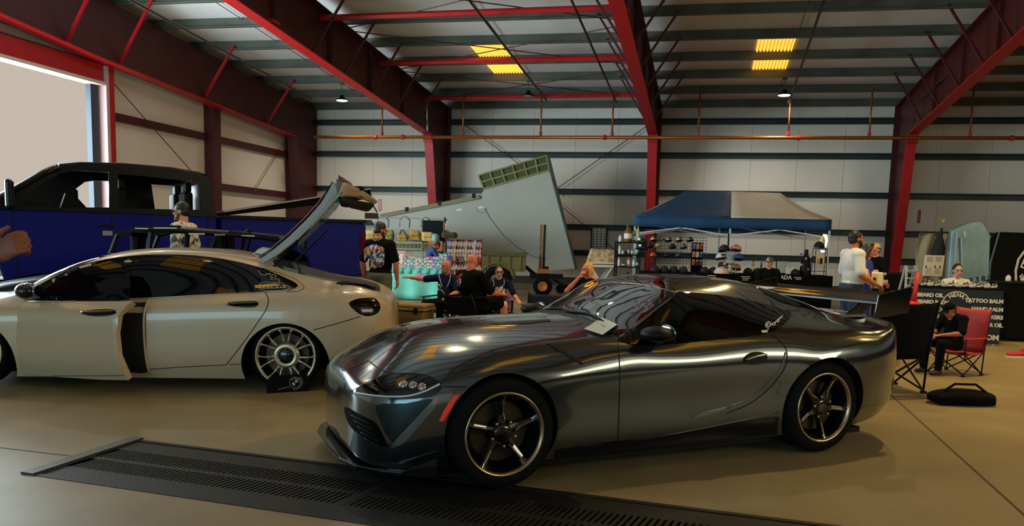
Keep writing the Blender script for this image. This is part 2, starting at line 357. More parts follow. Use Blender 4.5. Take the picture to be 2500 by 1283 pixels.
# ---- steel portal frames
def frame(i, xk, label, knee_y=26.0, knee_z=5.0, fw=0.30):
    t = thing('steel_frame', label, 'frame', (xk, YW, 0), local=False)
    def p(y, z, dx=0): return Vector((sx(xk, y) + dx, y, z))
    tw = 0.02
    web = [p(YW - .05, 0), p(YW - .05, zroof(YW) - .02), p(ridge, zroof(ridge) - .02), p(ridge, zroof(ridge) - 0.75), p(14.6, zroof(14.6) - 1.2), p(knee_y, knee_z), p(27.1, 0.0)]
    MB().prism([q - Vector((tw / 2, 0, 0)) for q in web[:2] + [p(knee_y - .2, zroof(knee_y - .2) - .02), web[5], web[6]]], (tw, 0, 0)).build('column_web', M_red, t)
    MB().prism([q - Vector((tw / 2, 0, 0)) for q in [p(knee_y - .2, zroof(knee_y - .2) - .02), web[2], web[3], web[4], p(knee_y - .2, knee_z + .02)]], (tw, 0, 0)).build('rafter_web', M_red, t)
    def flange(a, b, nm, w=fw, mt=M_redb):
        d = (b - a).normalized(); MB().bar(a, b, w, 0.03, up=Vector((0, -d.z, d.y)) if abs(d.y) > .01 else Vector((0, 1, 0))).build(nm, mt, t)
    flange(p(27.1, 0), p(knee_y, knee_z), 'column_flange'); flange(p(YW - .05, 0), p(YW - .05, zroof(YW)), 'wall_flange', fw, M_red)
    flange(p(knee_y, knee_z), p(14.6, zroof(14.6) - 1.2), 'rafter_flange'); flange(p(14.6, zroof(14.6) - 1.2), p(ridge, zroof(ridge) - .75), 'rafter_flange')
    flange(p(YW, zroof(YW)), p(ridge, zroof(ridge)), 'top_flange', fw, M_red)
    # stiffeners and splice plates
    for y in (23.6, 21.2, 18.8, 16.2):
        zb = knee_z + (zroof(14.6) - 1.2 - knee_z) * (knee_y - y) / (knee_y - 14.6)
        MB().box((sx(xk, y), y, (zb + zroof(y)) / 2), (0.2, 0.02, zroof(y) - zb)).build('stiffener', M_red, t)
    MB().box((sx(xk, 16.1), 16.1, zroof(16.1) - 1.13), (0.34, 0.34, 0.07)).build('splice_plate', M_redb, t)
    MB().box((sx(xk, knee_y + .05), knee_y - .02, knee_z - .12), (0.32, 0.07, 0.28)).build('knee_plate', M_redb, t)
    # flange braces up to the purlins
    for y in (24.55, 22.9, 21.22, 19.5, 17.85):
        zb = knee_z + (zroof(14.6) - 1.2 - knee_z) * (knee_y - y) / (knee_y - 14.6)
        for s in (-1, 1):
            if i == 2 and s < 0: pass
            MB().bar((sx(xk, y) + s * 0.1, y, zb + .05), (sx(xk, y) + s * 0.95, y - .02, zroof(y) + .1), 0.05, 0.05).build('flange_brace', M_red, t)
    return t
labs = ['red steel frame rising behind the grey aircraft wing', 'red steel frame behind the blue canopy', 'dark red steel frame beside the man in the white polo', 'red steel frame beyond the picture on the right']
for i, xk in enumerate(FR[:4]): frame(i, xk, labs[i])
# end frame next to the left wall: deep dark rafter
t = thing('steel_frame', 'deep dark end frame along the left wall, rafter over the big door', 'frame', (XLW + .5, YW, 0), local=False)
def pe(y, z, dx=0.45): return Vector((sx(XLW, y) + dx, y, z))
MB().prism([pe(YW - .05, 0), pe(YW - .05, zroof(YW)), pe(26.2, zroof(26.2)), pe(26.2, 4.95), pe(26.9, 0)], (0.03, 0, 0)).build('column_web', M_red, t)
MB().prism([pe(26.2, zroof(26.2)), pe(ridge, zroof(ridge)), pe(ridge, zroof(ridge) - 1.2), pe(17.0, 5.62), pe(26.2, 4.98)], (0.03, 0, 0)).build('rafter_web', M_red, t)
MB().bar(pe(26.2, 4.96), pe(17.0, 5.58), 0.34, 0.04).build('rafter_flange', M_redb, t); MB().bar(pe(17.0, 5.58), pe(ridge, zroof(ridge) - 1.2), 0.34, 0.04).build('rafter_flange', M_redb, t)
MB().bar(pe(26.9, 0), pe(26.2, 4.96), 0.36, 0.04, up=Vector((0, 1, 0))).build('column_flange', M_red, t)
for y in (24.55, 21.22, 17.85, 16.2):
    zb = 4.96 + (26.2 - y) * 0.0674; MB().bar(pe(y, zb + .06), pe(y - .1, zroof(y) + .1, 1.5), 0.06, 0.06).build('flange_brace', M_redb, t)
# ---- roof bracing: red pipe struts and thin crossing rods
def rodm(nm, a, b, r, mt): MB().tube([a, b], r, 6).build(nm, mt, CL)
for y in (18.4, 21.9, 25.6):
    z = zroof(y) - .12; a, b = FR[0], FR[1]
    rodm('strut_pipe', (sx(a, y), y, z - .1), (sx(b, y), y, z - .05), 0.075, M_redb)
for a, b in ((FR[0], FR[1]),):
    yy = [16.2, 19.5, 22.9, 26.2]
    for y0, y1 in zip(yy[:-1], yy[1:]):
        rodm('brace_rod', (sx(a, y0), y0, zroof(y0) - .12), (sx(b, y1), y1, zroof(y1) - .12), 0.014, M_red)
        rodm('brace_rod', (sx(b, y0), y0, zroof(y0) - .12), (sx(a, y1), y1, zroof(y1) - .12), 0.014, M_red)
# wall bracing rods
for pa, pb in (((1130, 302), (1380, 480)), ((1590, 300), (1360, 460)), ((1360, 495), (1520, 625))):
    rodm('brace_rod', on_y(*pa, YW - .22), on_y(*pb, YW - .22), 0.014, M_red)
rodm('brace_rod', LW(17.9, 5.2, .2), LW(22.0, 2.6, .2), 0.012, M_red); rodm('brace_rod', LW(26.4, 5.0, .2), LW(24.2, 2.9, .2), 0.012, M_red)
# slanted sprinkler branch lines under the roof
for pts in (((1145, 0, 17.0), (1335, 246, 25.0)), ((1395, 0, 17.2), (1505, 250, 25.2)), ((2012, 0, 18.4), (1925, 252, 25.2))):
    (x0, y0, d0), (x1, y1, d1) = pts; a, b = on_y(x0, y0, d0), on_y(x1, y1, d1); rodm('branch_pipe', a - (b - a) * .25, b, 0.03, pm('dark_pipe', (58, 40, 34), 0.5, metal=.3))
for pts in (((2490, 30, 18.6), (2230, 255, 25.3)), ((320, 0, 14.0), (760, 240, 24.8))):
    (x0, y0, d0), (x1, y1, d1) = pts; a, b = on_y(x0, y0, d0), on_y(x1, y1, d1); rodm('branch_pipe', a - (b - a) * .25, b, 0.03, MATS['dark_pipe'])
# sag rods between purlins
for x in (-10.4, -4.0, 3.7, 11.3):
    for y0, y1 in zip(PY[1:8], PY[2:9]): rodm('sag_rod', (sx(x, y0), y0, zroof(y0) + .2), (sx(x, y1), y1, zroof(y1) + .2), 0.01, M_galv)
# ---- skylights: corrugated yellow translucent panels let into the roof
M_sky = pm('yellow_skylight', (240, 190, 80), 0.5, emit=1.35, ecol=(255, 190, 70))
def skylight(n, x, y0, y1, w, lab):
    rows = []; o = None
    rt = struct(MB().box((sx(x, (y0 + y1) / 2), (y0 + y1) / 2, zroof((y0 + y1) / 2) + zt + .02), (0.02, 0.02, 0.01)).build('window_%d' % n, M_sky)); rt['label'] = lab
    k = 11
    for j in range(k):
        u0, u1 = -w / 2 + w * j / k, -w / 2 + w * (j + 0.62) / k
        m = MB(); pts = []
        for y in (y0, y1):
            z = zroof(y) + zt - .012
            pts.append([(sx(x, y) + u0, y, z), (sx(x, y) + (u0 * .8 + u1 * .2), y, z - .03), (sx(x, y) + (u0 * .2 + u1 * .8), y, z - .03), (sx(x, y) + u1, y, z)])
        m.sheet(pts); m.build('rib_panel', M_sky, rt)
    return rt
skylight(1, -9.0, 20.0, 24.5, 0.95, 'yellow corrugated skylight above the left bay'); skylight(2, -4.55, 21.25, 24.5, 0.95, 'yellow corrugated skylight in the middle bay')
skylight(3, 3.25, 21.25, 24.5, 1.0, 'yellow corrugated skylight right of the canopy frame')
n = 4
for x in (-11.1, -4.2, 3.6, 11.3):
    for y0, y1 in ((8.5, 12.5), (1.0, 5.0)): skylight(n, x, y0, y1, 1.0, 'yellow corrugated skylight overhead'); n += 1
# ---- unseen window frame added around the fill light in the right wall
cw = struct(MB().box((21.28, 3.0, 5.66), (0.12, 18.3, 0.10)).build('window_%d' % n, M_galv)); cw['label'] = 'unseen frame added around the fill light on the right end wall'
MB().box((21.28, 3.0, 8.14), (0.12, 18.3, 0.10)).build('window_head', M_galv, cw)
for y_ in np.linspace(-6.1, 12.1, 10): MB().box((21.28, float(y_), 6.9), (0.12, 0.08, 2.4)).build('fill_frame_bar', M_galv, cw)
# ---- sprinkler main
t = thing('sprinkler_pipe', 'long copper coloured sprinkler main across the rear wall with upright drops', 'pipe', (0, 25.6, 0), local=False)
pa, pb = on_y(768, 334, 25.6), on_y(2500, 337, 25.2); pb = pb + (pb - pa) * .35
MB().tube([pa, pb], 0.055, 12).build('main_pipe', M_brass, t, smooth=True)
for x in (931, 1128, 1322, 1495, 1703, 1925, 2124, 2365):
    f = (x - 768) / (2500 - 768); q = pa.lerp(pa + (pb - pa) / 1.35, f)
    # x position along the pipe by pixel
    best = min((abs(project(pa.lerp(pb, k / 400))[0] - x), k) for k in range(401))[1]; q = pa.lerp(pb, best / 400)
    MB().tube([q, (q.x, q.y, zroof(q.y) - .05)], 0.028, 8).build('drop_pipe', M_brass, t, smooth=True)
    MB().tube([q + Vector((0, 0, .07)), q + Vector((0, 0, .17))], 0.05, 8).build('drop_fitting', M_redb, t)
for x in (920, 983, 1052, 1478, 1948, 2470):
    best = min((abs(project(pa.lerp(pb, k / 400))[0] - x), k) for k in range(401))[1]; q = pa.lerp(pb, best / 400); d = (pb - pa).normalized()
    MB().tube([q - d * .05, q + d * .05], 0.078, 10).build('coupling', M_redb, t)
# ---- high-bay lamps
M_lens = pm('lamp_lens', (235, 240, 225), 0.4, emit=6.0, ecol=(236, 248, 226)); M_lensoff = pm('lamp_lens_dim', (120, 122, 116), 0.4)
def high_bay(px, py, Y, lab, lit=True):
    p = on_y(px, py, Y); t = thing('high_bay_lamp', lab, 'lamp', tuple(p), local=True, group='round high-bay lamps under the roof')
    MB().lathe([(0.0, 0.17), (0.06, 0.16), (0.07, 0.09), (0.13, 0.07), (0.20, 0.02), (0.205, 0.0), (0.19, -0.005)], n=20).build('housing', M_black, t, smooth=True)
    MB().lathe([(0.19, -0.004), (0.15, -0.02), (0.0, -0.03)], n=20).build('lens', M_lens if lit else M_lensoff, t, smooth=True)
    top = zroof(Y) + .1 - p.z
    MB().tube([(0, 0, 0.16), (0, 0, top)], 0.012, 6).build('chain', M_galv, t); MB().box((0, 0, top), (.12, .05, .06)).build('hook', M_galv, t)
    if lit:
        l = bpy.data.lights.new('lamp_light', 'SPOT'); l.energy = 400; l.spot_size = math.radians(150); l.spot_blend = 0.8; l.shadow_soft_size = 0.18; l.color = (1.0, 0.95, 0.82)
        o = bpy.data.objects.new('lamp_light', l); COL.objects.link(o); o.parent = t; o.location = (0, 0, -0.05)
    return t
high_bay(835, 245, 25.0, 'lit round high-bay lamp left of the first red rafter'); high_bay(1290, 234, 25.0, 'unlit round high-bay lamp above the aircraft wing', False); high_bay(1915, 232, 25.0, 'lit round high-bay lamp above the canopy')
k = 0  # unseen lamp rows added above the frame to light floor and rear wall
for x, wh in ((-9.9, 'over the blue pickup'), (-3.4, 'over the white car'), (3.3, 'over the silver car'), (10.5, 'over the right-hand stall')):
    for y, rw_ in ((13.0, 'far'), (9.6, 'near')):
        P = Vector((x, y, zroof(y) - .9)); a = project(P)
        t = high_bay(a[0], a[1], y, 'unseen added high-bay lamp %s, %s row' % (wh, rw_))
        for c in t.children:
            if c.type == 'LIGHT': c.data.energy = (850 if x > 8 else 480) if y > 11 else (1200 if x > 0 else 260); c.data.color = (1.0, .70, .26) if x > 0 else (1.0, .78, .44); c.data.shadow_soft_size = .1
# ================================================================== CAR TOOLS
def pchip(xs, ys, xq):
    xs = np.asarray(xs, float); ys = np.asarray(ys, float); h = np.diff(xs); d = np.diff(ys) / h; n = len(xs); m = np.zeros(n)
    for i in range(1, n - 1):
        if d[i - 1] * d[i] > 0:
            w1 = 2 * h[i] + h[i - 1]; w2 = h[i] + 2 * h[i - 1]; m[i] = (w1 + w2) / (w1 / d[i - 1] + w2 / d[i])
    m[0] = d[0]; m[-1] = d[-1]
    k = np.clip(np.searchsorted(xs, xq) - 1, 0, n - 2); t = (xq - xs[k]) / h[k]
    return (2 * t**3 - 3 * t**2 + 1) * ys[k] + (t**3 - 2 * t**2 + t) * h[k] * m[k] + (-2 * t**3 + 3 * t**2) * ys[k + 1] + (t**3 - t**2) * h[k] * m[k + 1]
def catmull(P, per, closed=False):
    P = [np.asarray(p, float) for p in P]; n = len(P); out = []
    rngk = range(n if closed else n - 1)
    for i in rngk:
        if closed: p0, p1, p2, p3 = P[i - 1], P[i], P[(i + 1) % n], P[(i + 2) % n]
        else:
            p1, p2 = P[i], P[i + 1]; p0 = P[i - 1] if i > 0 else 2 * p1 - p2; p3 = P[i + 2] if i + 2 < n else 2 * p2 - p1
        t01 = max(np.linalg.norm(p1 - p0), 1e-6) ** 0.5; t12 = max(np.linalg.norm(p2 - p1), 1e-6) ** 0.5; t23 = max(np.linalg.norm(p3 - p2), 1e-6) ** 0.5
        m1 = (p2 - p1 + t12 * ((p1 - p0) / t01 - (p2 - p0) / (t01 + t12))); m2 = (p2 - p1 + t12 * ((p3 - p2) / t23 - (p3 - p1) / (t12 + t23)))
        for j in range(per):
            t = j / per; out.append((2 * t**3 - 3 * t**2 + 1) * p1 + (t**3 - 2 * t**2 + t) * m1 + (-2 * t**3 + 3 * t**2) * p2 + (t**3 - t**2) * m2)
    if not closed: out.append(P[-1])
    return out
def loft_body(table, nx=110, per=5, dens=None):
    """table rows: x, zb, p1..p7 (y,z), zc. y > 0 is one side; mirrored. returns MB"""
    T = sorted(table, key=lambda r: r[0]); xs = [r[0] for r in T]
    feats = []
    for r in T: feats.append([(0.0, r[1])] + list(r[2:-1]) + [(0.0, r[-1])])
    F = np.array(feats)                      # stations, k, 2
    s = np.linspace(0, 1, nx); X = xs[0] + (xs[-1] - xs[0]) * (0.5 - 0.5 * np.cos(np.pi * s)) * 0.55 + (xs[-1] - xs[0]) * s * 0.45
    k = F.shape[1]; D = np.zeros((nx, k, 2))
    for i in range(k):
        for c in range(2): D[:, i, c] = pchip(xs, F[:, i, c], X)
    m = MB(); rings = []
    for i in range(nx):
        pts = D[i]; half = [pts[0]] + catmull(list(pts[1:]) , per)
        ring = [(X[i], p[0], p[1]) for p in half]
        ring += [(X[i], -p[0], p[1]) for p in reversed(half[1:-1])]
        rings.append(ring)
    n = len(rings[0]); vs = [p for r in rings for p in r]
    fs = [(i * n + j, i * n + (j + 1) % n, (i + 1) * n + (j + 1) % n, (i + 1) * n + j) for i in range(nx - 1) for j in range(n)]
    fs += [tuple(range(n - 1, -1, -1)), tuple(range((nx - 1) * n, nx * n))]
    m.add(vs, fs); return m
def bool_cut(obj, cutters):
    for c in cutters:
        md = obj.modifiers.new('cut', 'BOOLEAN'); md.operation = 'DIFFERENCE'; md.solver = 'EXACT'; md.object = c; 
        try: md.material_mode = 'TRANSFER'
        except Exception: pass
    bpy.context.view_layer.update()
    dg = bpy.context.evaluated_depsgraph_get(); me = bpy.data.meshes.new_from_object(obj.evaluated_get(dg), preserve_all_data_layers=True, depsgraph=dg)
    obj.modifiers.clear(); old = obj.data; obj.data = me
    for c in cutters: bpy.data.objects.remove(c)
    return obj
class Frame:
    """local frame of a vehicle: x backwards along the car, -y towards the viewer"""
    def __init__(s, O, ang): s.O = Vector(O); s.a = ang; s.M = Matrix.Translation(s.O) @ Matrix.Rotation(ang, 4, 'Z'); s.I = s.M.inverted()
    def ray(s, px, py): return s.I @ CAM, (s.I.to_3x3() @ ray(px, py)).normalized()
    def at_y(s, px, py, y):
        o, d = s.ray(px, py); return o + d * ((y - o.y) / d.y)
    def at_x(s, px, py, x):
        o, d = s.ray(px, py); return o + d * ((x - o.x) / d.x)
    def at_z(s, px, py, z):
        o, d = s.ray(px, py); return o + d * ((z - o.z) / d.z)
def bvh_of(obj):
    me = obj.data; return BVHTree.FromPolygons([v.co.copy() for v in me.vertices], [tuple(p.vertices) for p in me.polygons])
def smooth_poly(pts, per=5): return [tuple(p) for p in catmull(pts, per, True)]
def cast(bvh, fr, mode, q):
    if mode == 'px': o, d = fr.ray(*q)
    elif mode == 'side': o, d = Vector((q[0], -6, q[1])), Vector((0, 1, 0))
    elif mode == 'far': o, d = Vector((q[0], 6, q[1])), Vector((0, -1, 0))
    elif mode == 'top': o, d = Vector((q[0], q[1], 6)), Vector((0, 0, -1))
    elif mode == 'front': o, d = Vector((-6, q[0], q[1])), Vector((1, 0, 0))
    else: o, d = Vector((8, q[0], q[1])), Vector((-1, 0, 0))
    h, nrm, idx, dist = bvh.ray_cast(o, d)
    if h is None: return None, None
    if nrm.dot(d) > 0: nrm = -nrm
    return h, nrm
def patch(bvh, fr, mode, poly, off=0.004, grid=14, name='panel', mat=None, parent=None, smooth=True, thick=0.0, largest=False):
    P = [Vector(p) for p in poly]; x0, x1 = min(p.x for p in P), max(p.x for p in P); y0, y1 = min(p.y for p in P), max(p.y for p in P)
    st = max(x1 - x0, y1 - y0) / grid; pts = list(P); n = len(P)
    def inside(x, y):
        c = False
        for i in range(n):
            a, b = P[i], P[i - 1]
            if (a.y > y) != (b.y > y) and x < (b.x - a.x) * (y - a.y) / (b.y - a.y) + a.x: c = not c
        return c
    xx = x0 + st / 2
    while xx < x1:
        yy = y0 + st / 2
        while yy < y1:
            if inside(xx, yy) and min(((xx - p.x)**2 + (yy - p.y)**2) for p in P) > (st * .35)**2: pts.append(Vector((xx, yy)))
            yy += st
        xx += st
    vs, es, fs, *_ = delaunay_2d_cdt(pts, [(i, (i + 1) % n) for i in range(n)], [list(range(n))], 1, 1e-6)
    out = []; ok = []; nr = []
    for q in vs:
        h, nn = cast(bvh, fr, mode, q); ok.append(h is not None); out.append(h + nn * off if h is not None else Vector((0, 0, 0))); nr.append(nn if nn is not None else Vector((0, 0, 1)))
    F = [tuple(f) for f in fs if all(ok[i] for i in f)]
    if largest and F:
        par = {}
        def find(i):
            while par.setdefault(i, i) != i: i = par[i]
            return i
        F = [f for f in F if max((out[f[i]] - out[f[i - 1]]).length for i in range(len(f))) < .12]
        for f in F:
            for i in f[1:]: par[find(i)] = find(f[0])
        cnt = {}
        for f in F: cnt[find(f[0])] = cnt.get(find(f[0]), 0) + 1
        best = max(cnt, key=cnt.get); F = [f for f in F if find(f[0]) == best]
    used = sorted({i for f in F for i in f}); mp = {j: i for i, j in enumerate(used)}
    out = [out[j] for j in used]; nr = [nr[j] for j in used]; F = [tuple(mp[i] for i in f) for f in F]
    m = MB()
    if thick:
        k = len(out); back = [p - n_ * thick for p, n_ in zip(out, nr)]; cnt = {}
        for f in F:
            for i in range(len(f)): e = (f[i], f[(i + 1) % len(f)]); cnt[e] = 1
        rim = [e for e in cnt if (e[1], e[0]) not in cnt]
        m.add(out + back, F + [tuple(i + k for i in reversed(f)) for f in F] + [(a, b, b + k, a + k) for a, b in rim])
    else: m.add(out, F)
    return m.build(name, mat, parent, smooth=smooth and not thick, auto=35 if thick else None)
def groove(bvh, fr, mode, pts, r=0.004, name='panel_gap', mat=None, parent=None, per=6, off=0.0, n=5, rr=None):
    q = [tuple(p) for p in catmull(pts, per)] if per > 1 else pts; L = []
    for p in q:
        h, nn = cast(bvh, fr, mode, p)
        if h is not None: L.append(h + nn * off)
    if len(L) < 2: return None
    return MB().tube(L, r, n).build(name, mat, parent, smooth=True)
def wheel(parent, c, sgn, R, rim, width, phase, style, mats, name='wheel'):
    """c: hub centre in the outer rim plane; sgn: outward y sign"""
    tyre_m, rim_m, spoke_m, face_m, disc_m = mats; ax = Vector((0, sgn, 0)); c = Vector(c); w = width
    t = MB().lathe([(rim * .985, -w), (R * .93, -w), (R * .985, -w + .02), (R, -w + .05), (R, -.055), (R * .985, -.022), (R * .95, -.003), (rim * 1.12, .006), (rim * 1.03, .002), (rim * .985, -.012), (rim * .985, -w)], c, 48, ax, cap=False).build(name, tyre_m, parent, smooth=True)
    lipw = 0.009 if style == 'five' else 0.016
    MB().lathe([(rim * 1.03, -.006), (rim * 1.03, .008), (rim, .010), (rim - lipw, .004), (rim - lipw - .006, -.02)], c, 48, ax, cap=False).build('rim_lip', face_m, t, smooth=True)
    MB().lathe([(rim - lipw - .004, -.012), (rim - .035, -.07), (rim - .045, -w + .02), (rim * .3, -w + .03)], c, 40, ax, cap=False).build('rim_barrel', rim_m, t, smooth=True)
    MB().lathe([(rim * .74, -.115), (rim * .74, -.10), (rim * .35, -.10), (rim * .35, -.115), (rim * .74, -.115)], c, 36, ax, cap=False).build('brake_disc', disc_m, t, smooth=False)
    def pol(r, a, d): return c + Vector((math.cos(a) * r, 0, math.sin(a) * r)) + ax * d
    if style == 'five':
        for k in range(5):
            a = math.radians(phase + 72 * k)
            sp = MB(); w0, w1 = 0.075, 0.036
            for s in (-1, 1):
                pass
            inner, outer = rim * .16, rim - lipw
            def lat(r, a, off, d): return pol(r, a, d) + Vector((-math.sin(a), 0, math.cos(a))) * off
            prof = [(inner, w0 * .75, -.030), (rim * .45, w1 * .9, -.036), (rim * .8, w1 * .8, -.022), (outer, w1 * 1.3, -.006)]
            rows = []
            for (r, ww, d) in prof: rows.append([lat(r, a, -ww / 2, d - .04), lat(r, a, -ww / 2, d - .006), lat(r, a, 0, d), lat(r, a, ww / 2, d - .006), lat(r, a, ww / 2, d - .04)])
            sp.sheet(rows); sp.build('spoke', spoke_m, t, smooth=False, solid=0.004)
            fm = MB(); rows = []
            for (r, ww, d) in prof[0:]:
                tt = (r - inner) / (outer - inner); wd = 0.007 + 0.009 * tt**3; o0 = -ww / 2 * .5 * (1 - tt)
                rows.append([lat(r + .01, a, o0 - wd / 2, d + .003), lat(r + .01, a, o0 + wd / 2, d + .003)])
            rows[0] = [p + (lat(rim * .28, a, 0, -.03) - lat(inner, a, 0, -.03)) for p in rows[0]]
            fm.sheet(rows); fm.build('spoke_face', face_m, t, solid=0.003)
        MB().lathe([(.058, -.05), (.058, -.03), (.05, -.022), (.030, -.018), (0, -.016)], c, 24, ax).build('hub_cap', spoke_m, t, smooth=True)
        for k in range(5):
            MB().lathe([(.009, -.03), (.009, -.012), (0, -.01)], pol(.075, math.radians(phase + 36 + 72 * k), 0), 8, ax).build('lug_nut', face_m, t)
    else:
        for k in range(7):      # seven V-shaped spoke pairs
            a = math.radians(phase + 360 / 7 * k)
            for s in (-1, 1):
                y = MB(); r0, r1, r2 = rim * .40, rim * .58, rim - lipw
                def lat(r, aa, off, d): return pol(r, aa, d) + Vector((-math.sin(aa), 0, math.cos(aa))) * off
                rows = []
                for r, deg, w_, d in ((r0, 7.5, .034, -.028), (r1, 8.5, .017, -.022), ((r1 + r2) / 2, 10.0, .013, -.014), (r2 - .012, 12.0, .016, -.004), (r2, 12.6, .030, -.001)):
                    aa = a + s * math.radians(deg); rows.append([lat(r, aa, -w_ / 2, d), lat(r, aa, w_ / 2, d)])
                y.sheet(rows); y.build('spoke', face_m, t, smooth=True, solid=0.016)
        MB().lathe([(rim * .47, -.06), (rim * .47, -.026), (rim * .38, -.014), (rim * .27, -.01), (rim * .255, -.02)], c, 32, ax, cap=False).build('hub_ring', face_m, t, smooth=True)
        MB().lathe([(rim * .255, -.02), (rim * .22, -.012), (0, -.008)], c, 24, ax).build('hub_cap', M_blackg, t, smooth=True)
    return t
M_gap = pm('panel_gap', (6, 7, 8), 0.8)
M_glass_dark = pm('tinted_glass', (5, 7, 8), 0.03, spec=0.35, coat=0.0)
M_barrel = pm('wheel_black', (10, 11, 12), 0.35, metal=0.5)
M_disc = pm('brake_steel', (70, 62, 48), 0.4, metal=0.8)
# ================================================================== SILVER-GREY SPORTS CAR
HS = .72
SC = Frame((-1.32729, 5.08166, 0), math.radians(34.5304))
car = thing('sports_car', 'dark silver grey two-door sports coupe with a big black rear wing', 'car', SC.O, SC.a)
M_sc = pm('metallic_grey_paint', (78, 86, 89), 0.17, metal=0.92, coat=1.0, crough=0.02)
TB = [
 (-.800, .18, (.28, .20), (.30, .30), (.30, .40), (.28, .47), (.25, .515), (.18, .535), (.09, .54), .542),
 (-.780, .15, (.42, .165), (.45, .28), (.45, .40), (.43, .495), (.38, .55), (.28, .575), (.14, .585), .588),
 (-.720, .13, (.58, .14), (.605, .28), (.605, .42), (.585, .53), (.52, .587), (.38, .62), (.19, .635), .638),
 (-.600, .12, (.695, .13), (.735, .28), (.74, .43), (.715, .56), (.64, .627), (.46, .685), (.23, .712), .718),
 (-.450, .12, (.76, .13), (.805, .28), (.82, .45), (.795, .595), (.71, .672), (.52, .75), (.26, .79), .798),
 (-.300, .12, (.80, .13), (.852, .28), (.87, .46), (.848, .625), (.755, .722), (.55, .80), (.28, .84), .85),
 (.000, .12, (.82, .13), (.88, .28), (.91, .48), (.885, .665), (.78, .785), (.58, .85), (.30, .885), .895),
 (.350, .12, (0.820, 0.130), (0.872, 0.260), (0.893, 0.460), (0.908, 0.660), (0.810, 0.802), (.60, .872), (.30, .908), .918),
 (.660, .12, (0.810, 0.130), (0.852, 0.250), (0.874, 0.460), (0.896, 0.665), (0.825, 0.815), (.64, .875), (.33, .915), .928),
 (.850, .12, (0.805, 0.130), (0.846, 0.250), (0.868, 0.460), (0.892, 0.665), (0.835, 0.812), (.672, .862), (.36, .918), .934),
 (1.10, .12, (0.800, 0.130), (0.842, 0.250), (0.865, 0.460), (0.889, 0.668), (0.838, 0.802), (.645, .968), (.36, 1.035), 1.052),
 (1.40, .12, (0.800, 0.130), (0.840, 0.250), (0.864, 0.460), (0.888, 0.672), (0.836, 0.808), (.585, 1.128), (.34, 1.172), 1.182),
 (1.60, .12, (0.800, 0.130), (0.842, 0.260), (0.865, 0.460), (0.889, 0.675), (0.836, 0.818), (.578, 1.118), (.33, 1.205), 1.216),
 (1.90, .12, (0.810, 0.130), (0.850, 0.270), (0.872, 0.470), (0.894, 0.685), (0.832, 0.842), (.570, 1.085), (.33, 1.203), 1.224),
 (2.20, .12, (0.830, 0.140), (0.875, 0.280), (0.900, 0.480), (0.910, 0.700), (0.825, 0.862), (.568, 1.03), (.33, 1.165), 1.198),
 (2.45, .12, (.85, .15), (.90, .28), (.935, .50), (.925, .72), (.812, .868), (.565, .985), (.32, 1.112), 1.152),
 (2.75, .13, (.84, .16), (.90, .29), (.93, .51), (.915, .735), (.825, .858), (.57, .94), (.32, 1.035), 1.072),
 (3.00, .15, (.80, .18), (.86, .30), (.895, .52), (.885, .745), (.80, .85), (.57, .905), (.32, .965), .985),
 (3.20, .18, (.74, .21), (.80, .32), (.83, .53), (.82, .75), (.76, .855), (.56, .90), (.30, .935), .945),
 (3.34, .22, (.66, .24), (.72, .34), (.745, .54), (.735, .755), (.70, .875), (.54, .915), (.30, .94), .948),
 (3.41, .26, (.58, .28), (.63, .36), (.65, .55), (.645, .745), (.62, .855), (.50, .895), (.28, .915), .92)]
bm_ = loft_body(TB, nx=130, per=6)
body = bm_.build('body', M_sc, car, smooth=True)
cut = []
for x, r in ((0.0, .352), (2.47, .358)):
    for s in (-1, 1):
        c = MB().lathe([(r, 0), (r, .5)], (x, s * .56, .335), 48, Vector((0, s, 0))).build('cutter', M_black, None); c.data.materials.clear(); c.data.materials.append(M_black); c.matrix_world = SC.M; cut.append(c)
bool_cut(body, cut)
body.data.polygons.foreach_set('use_smooth', [True] * len(body.data.polygons)); body.data.set_sharp_from_angle(angle=math.radians(32))
BV = bvh_of(body)
wm = (M_rubber, M_barrel, M_blackg, pm('machined_bronze', (176, 158, 122), 0.25, metal=0.9), M_disc)
for x, ph in ((0.0, 92), (2.47, 64)):
    wheel(car, (x, -.898, .33), -1, .33, .2435, .25, ph, 'five', wm); wheel(car, (x, .898, .33), 1, .33, .2435, .25, 40, 'five', wm)
G = 'px'
# glazing
patch(BV, SC, G, smooth_poly([(1507, 826), (1560, 843), (1640, 839), (1760, 827), (1878, 811), (1915, 790), (1931, 767), (1900, 752), (1850, 738), (1760, 721), (1700, 715), (1652, 713), (1600, 752), (1550, 793)], 5), .004, 26, 'side_window', M_glass_dark, car)
patch(BV, SC, 'top', smooth_poly([(.865, 0), (.868, -.3), (.875, -.52), (.90, -.665), (1.0, -.66), (1.36, -.565), (1.43, -.5), (1.455, -.25), (1.46, 0), (1.455, .25), (1.43, .5), (1.36, .565), (1.0, .66), (.90, .665), (.875, .52), (.868, .3)], 4), .004, 30, 'windshield', pm('windshield_glass', (10, 13, 15), 0.02, spec=1.0, coat=1.0, crough=0.01), car)
patch(BV, SC, 'far', [(.9, .83), (1.6, .835), (2.05, .87), (2.2, .985), (1.75, 1.09), (1.38, 1.11), (1.1, .94)], .004, 20, 'side_window', M_glass_dark, car)
patch(BV, SC, 'top', smooth_poly([(2.3, -.42), (2.3, .42), (2.8, .45), (2.98, .40), (3.0, 0), (2.98, -.40), (2.8, -.45)], 4), .004, 18, 'rear_window', M_glass_dark, car)
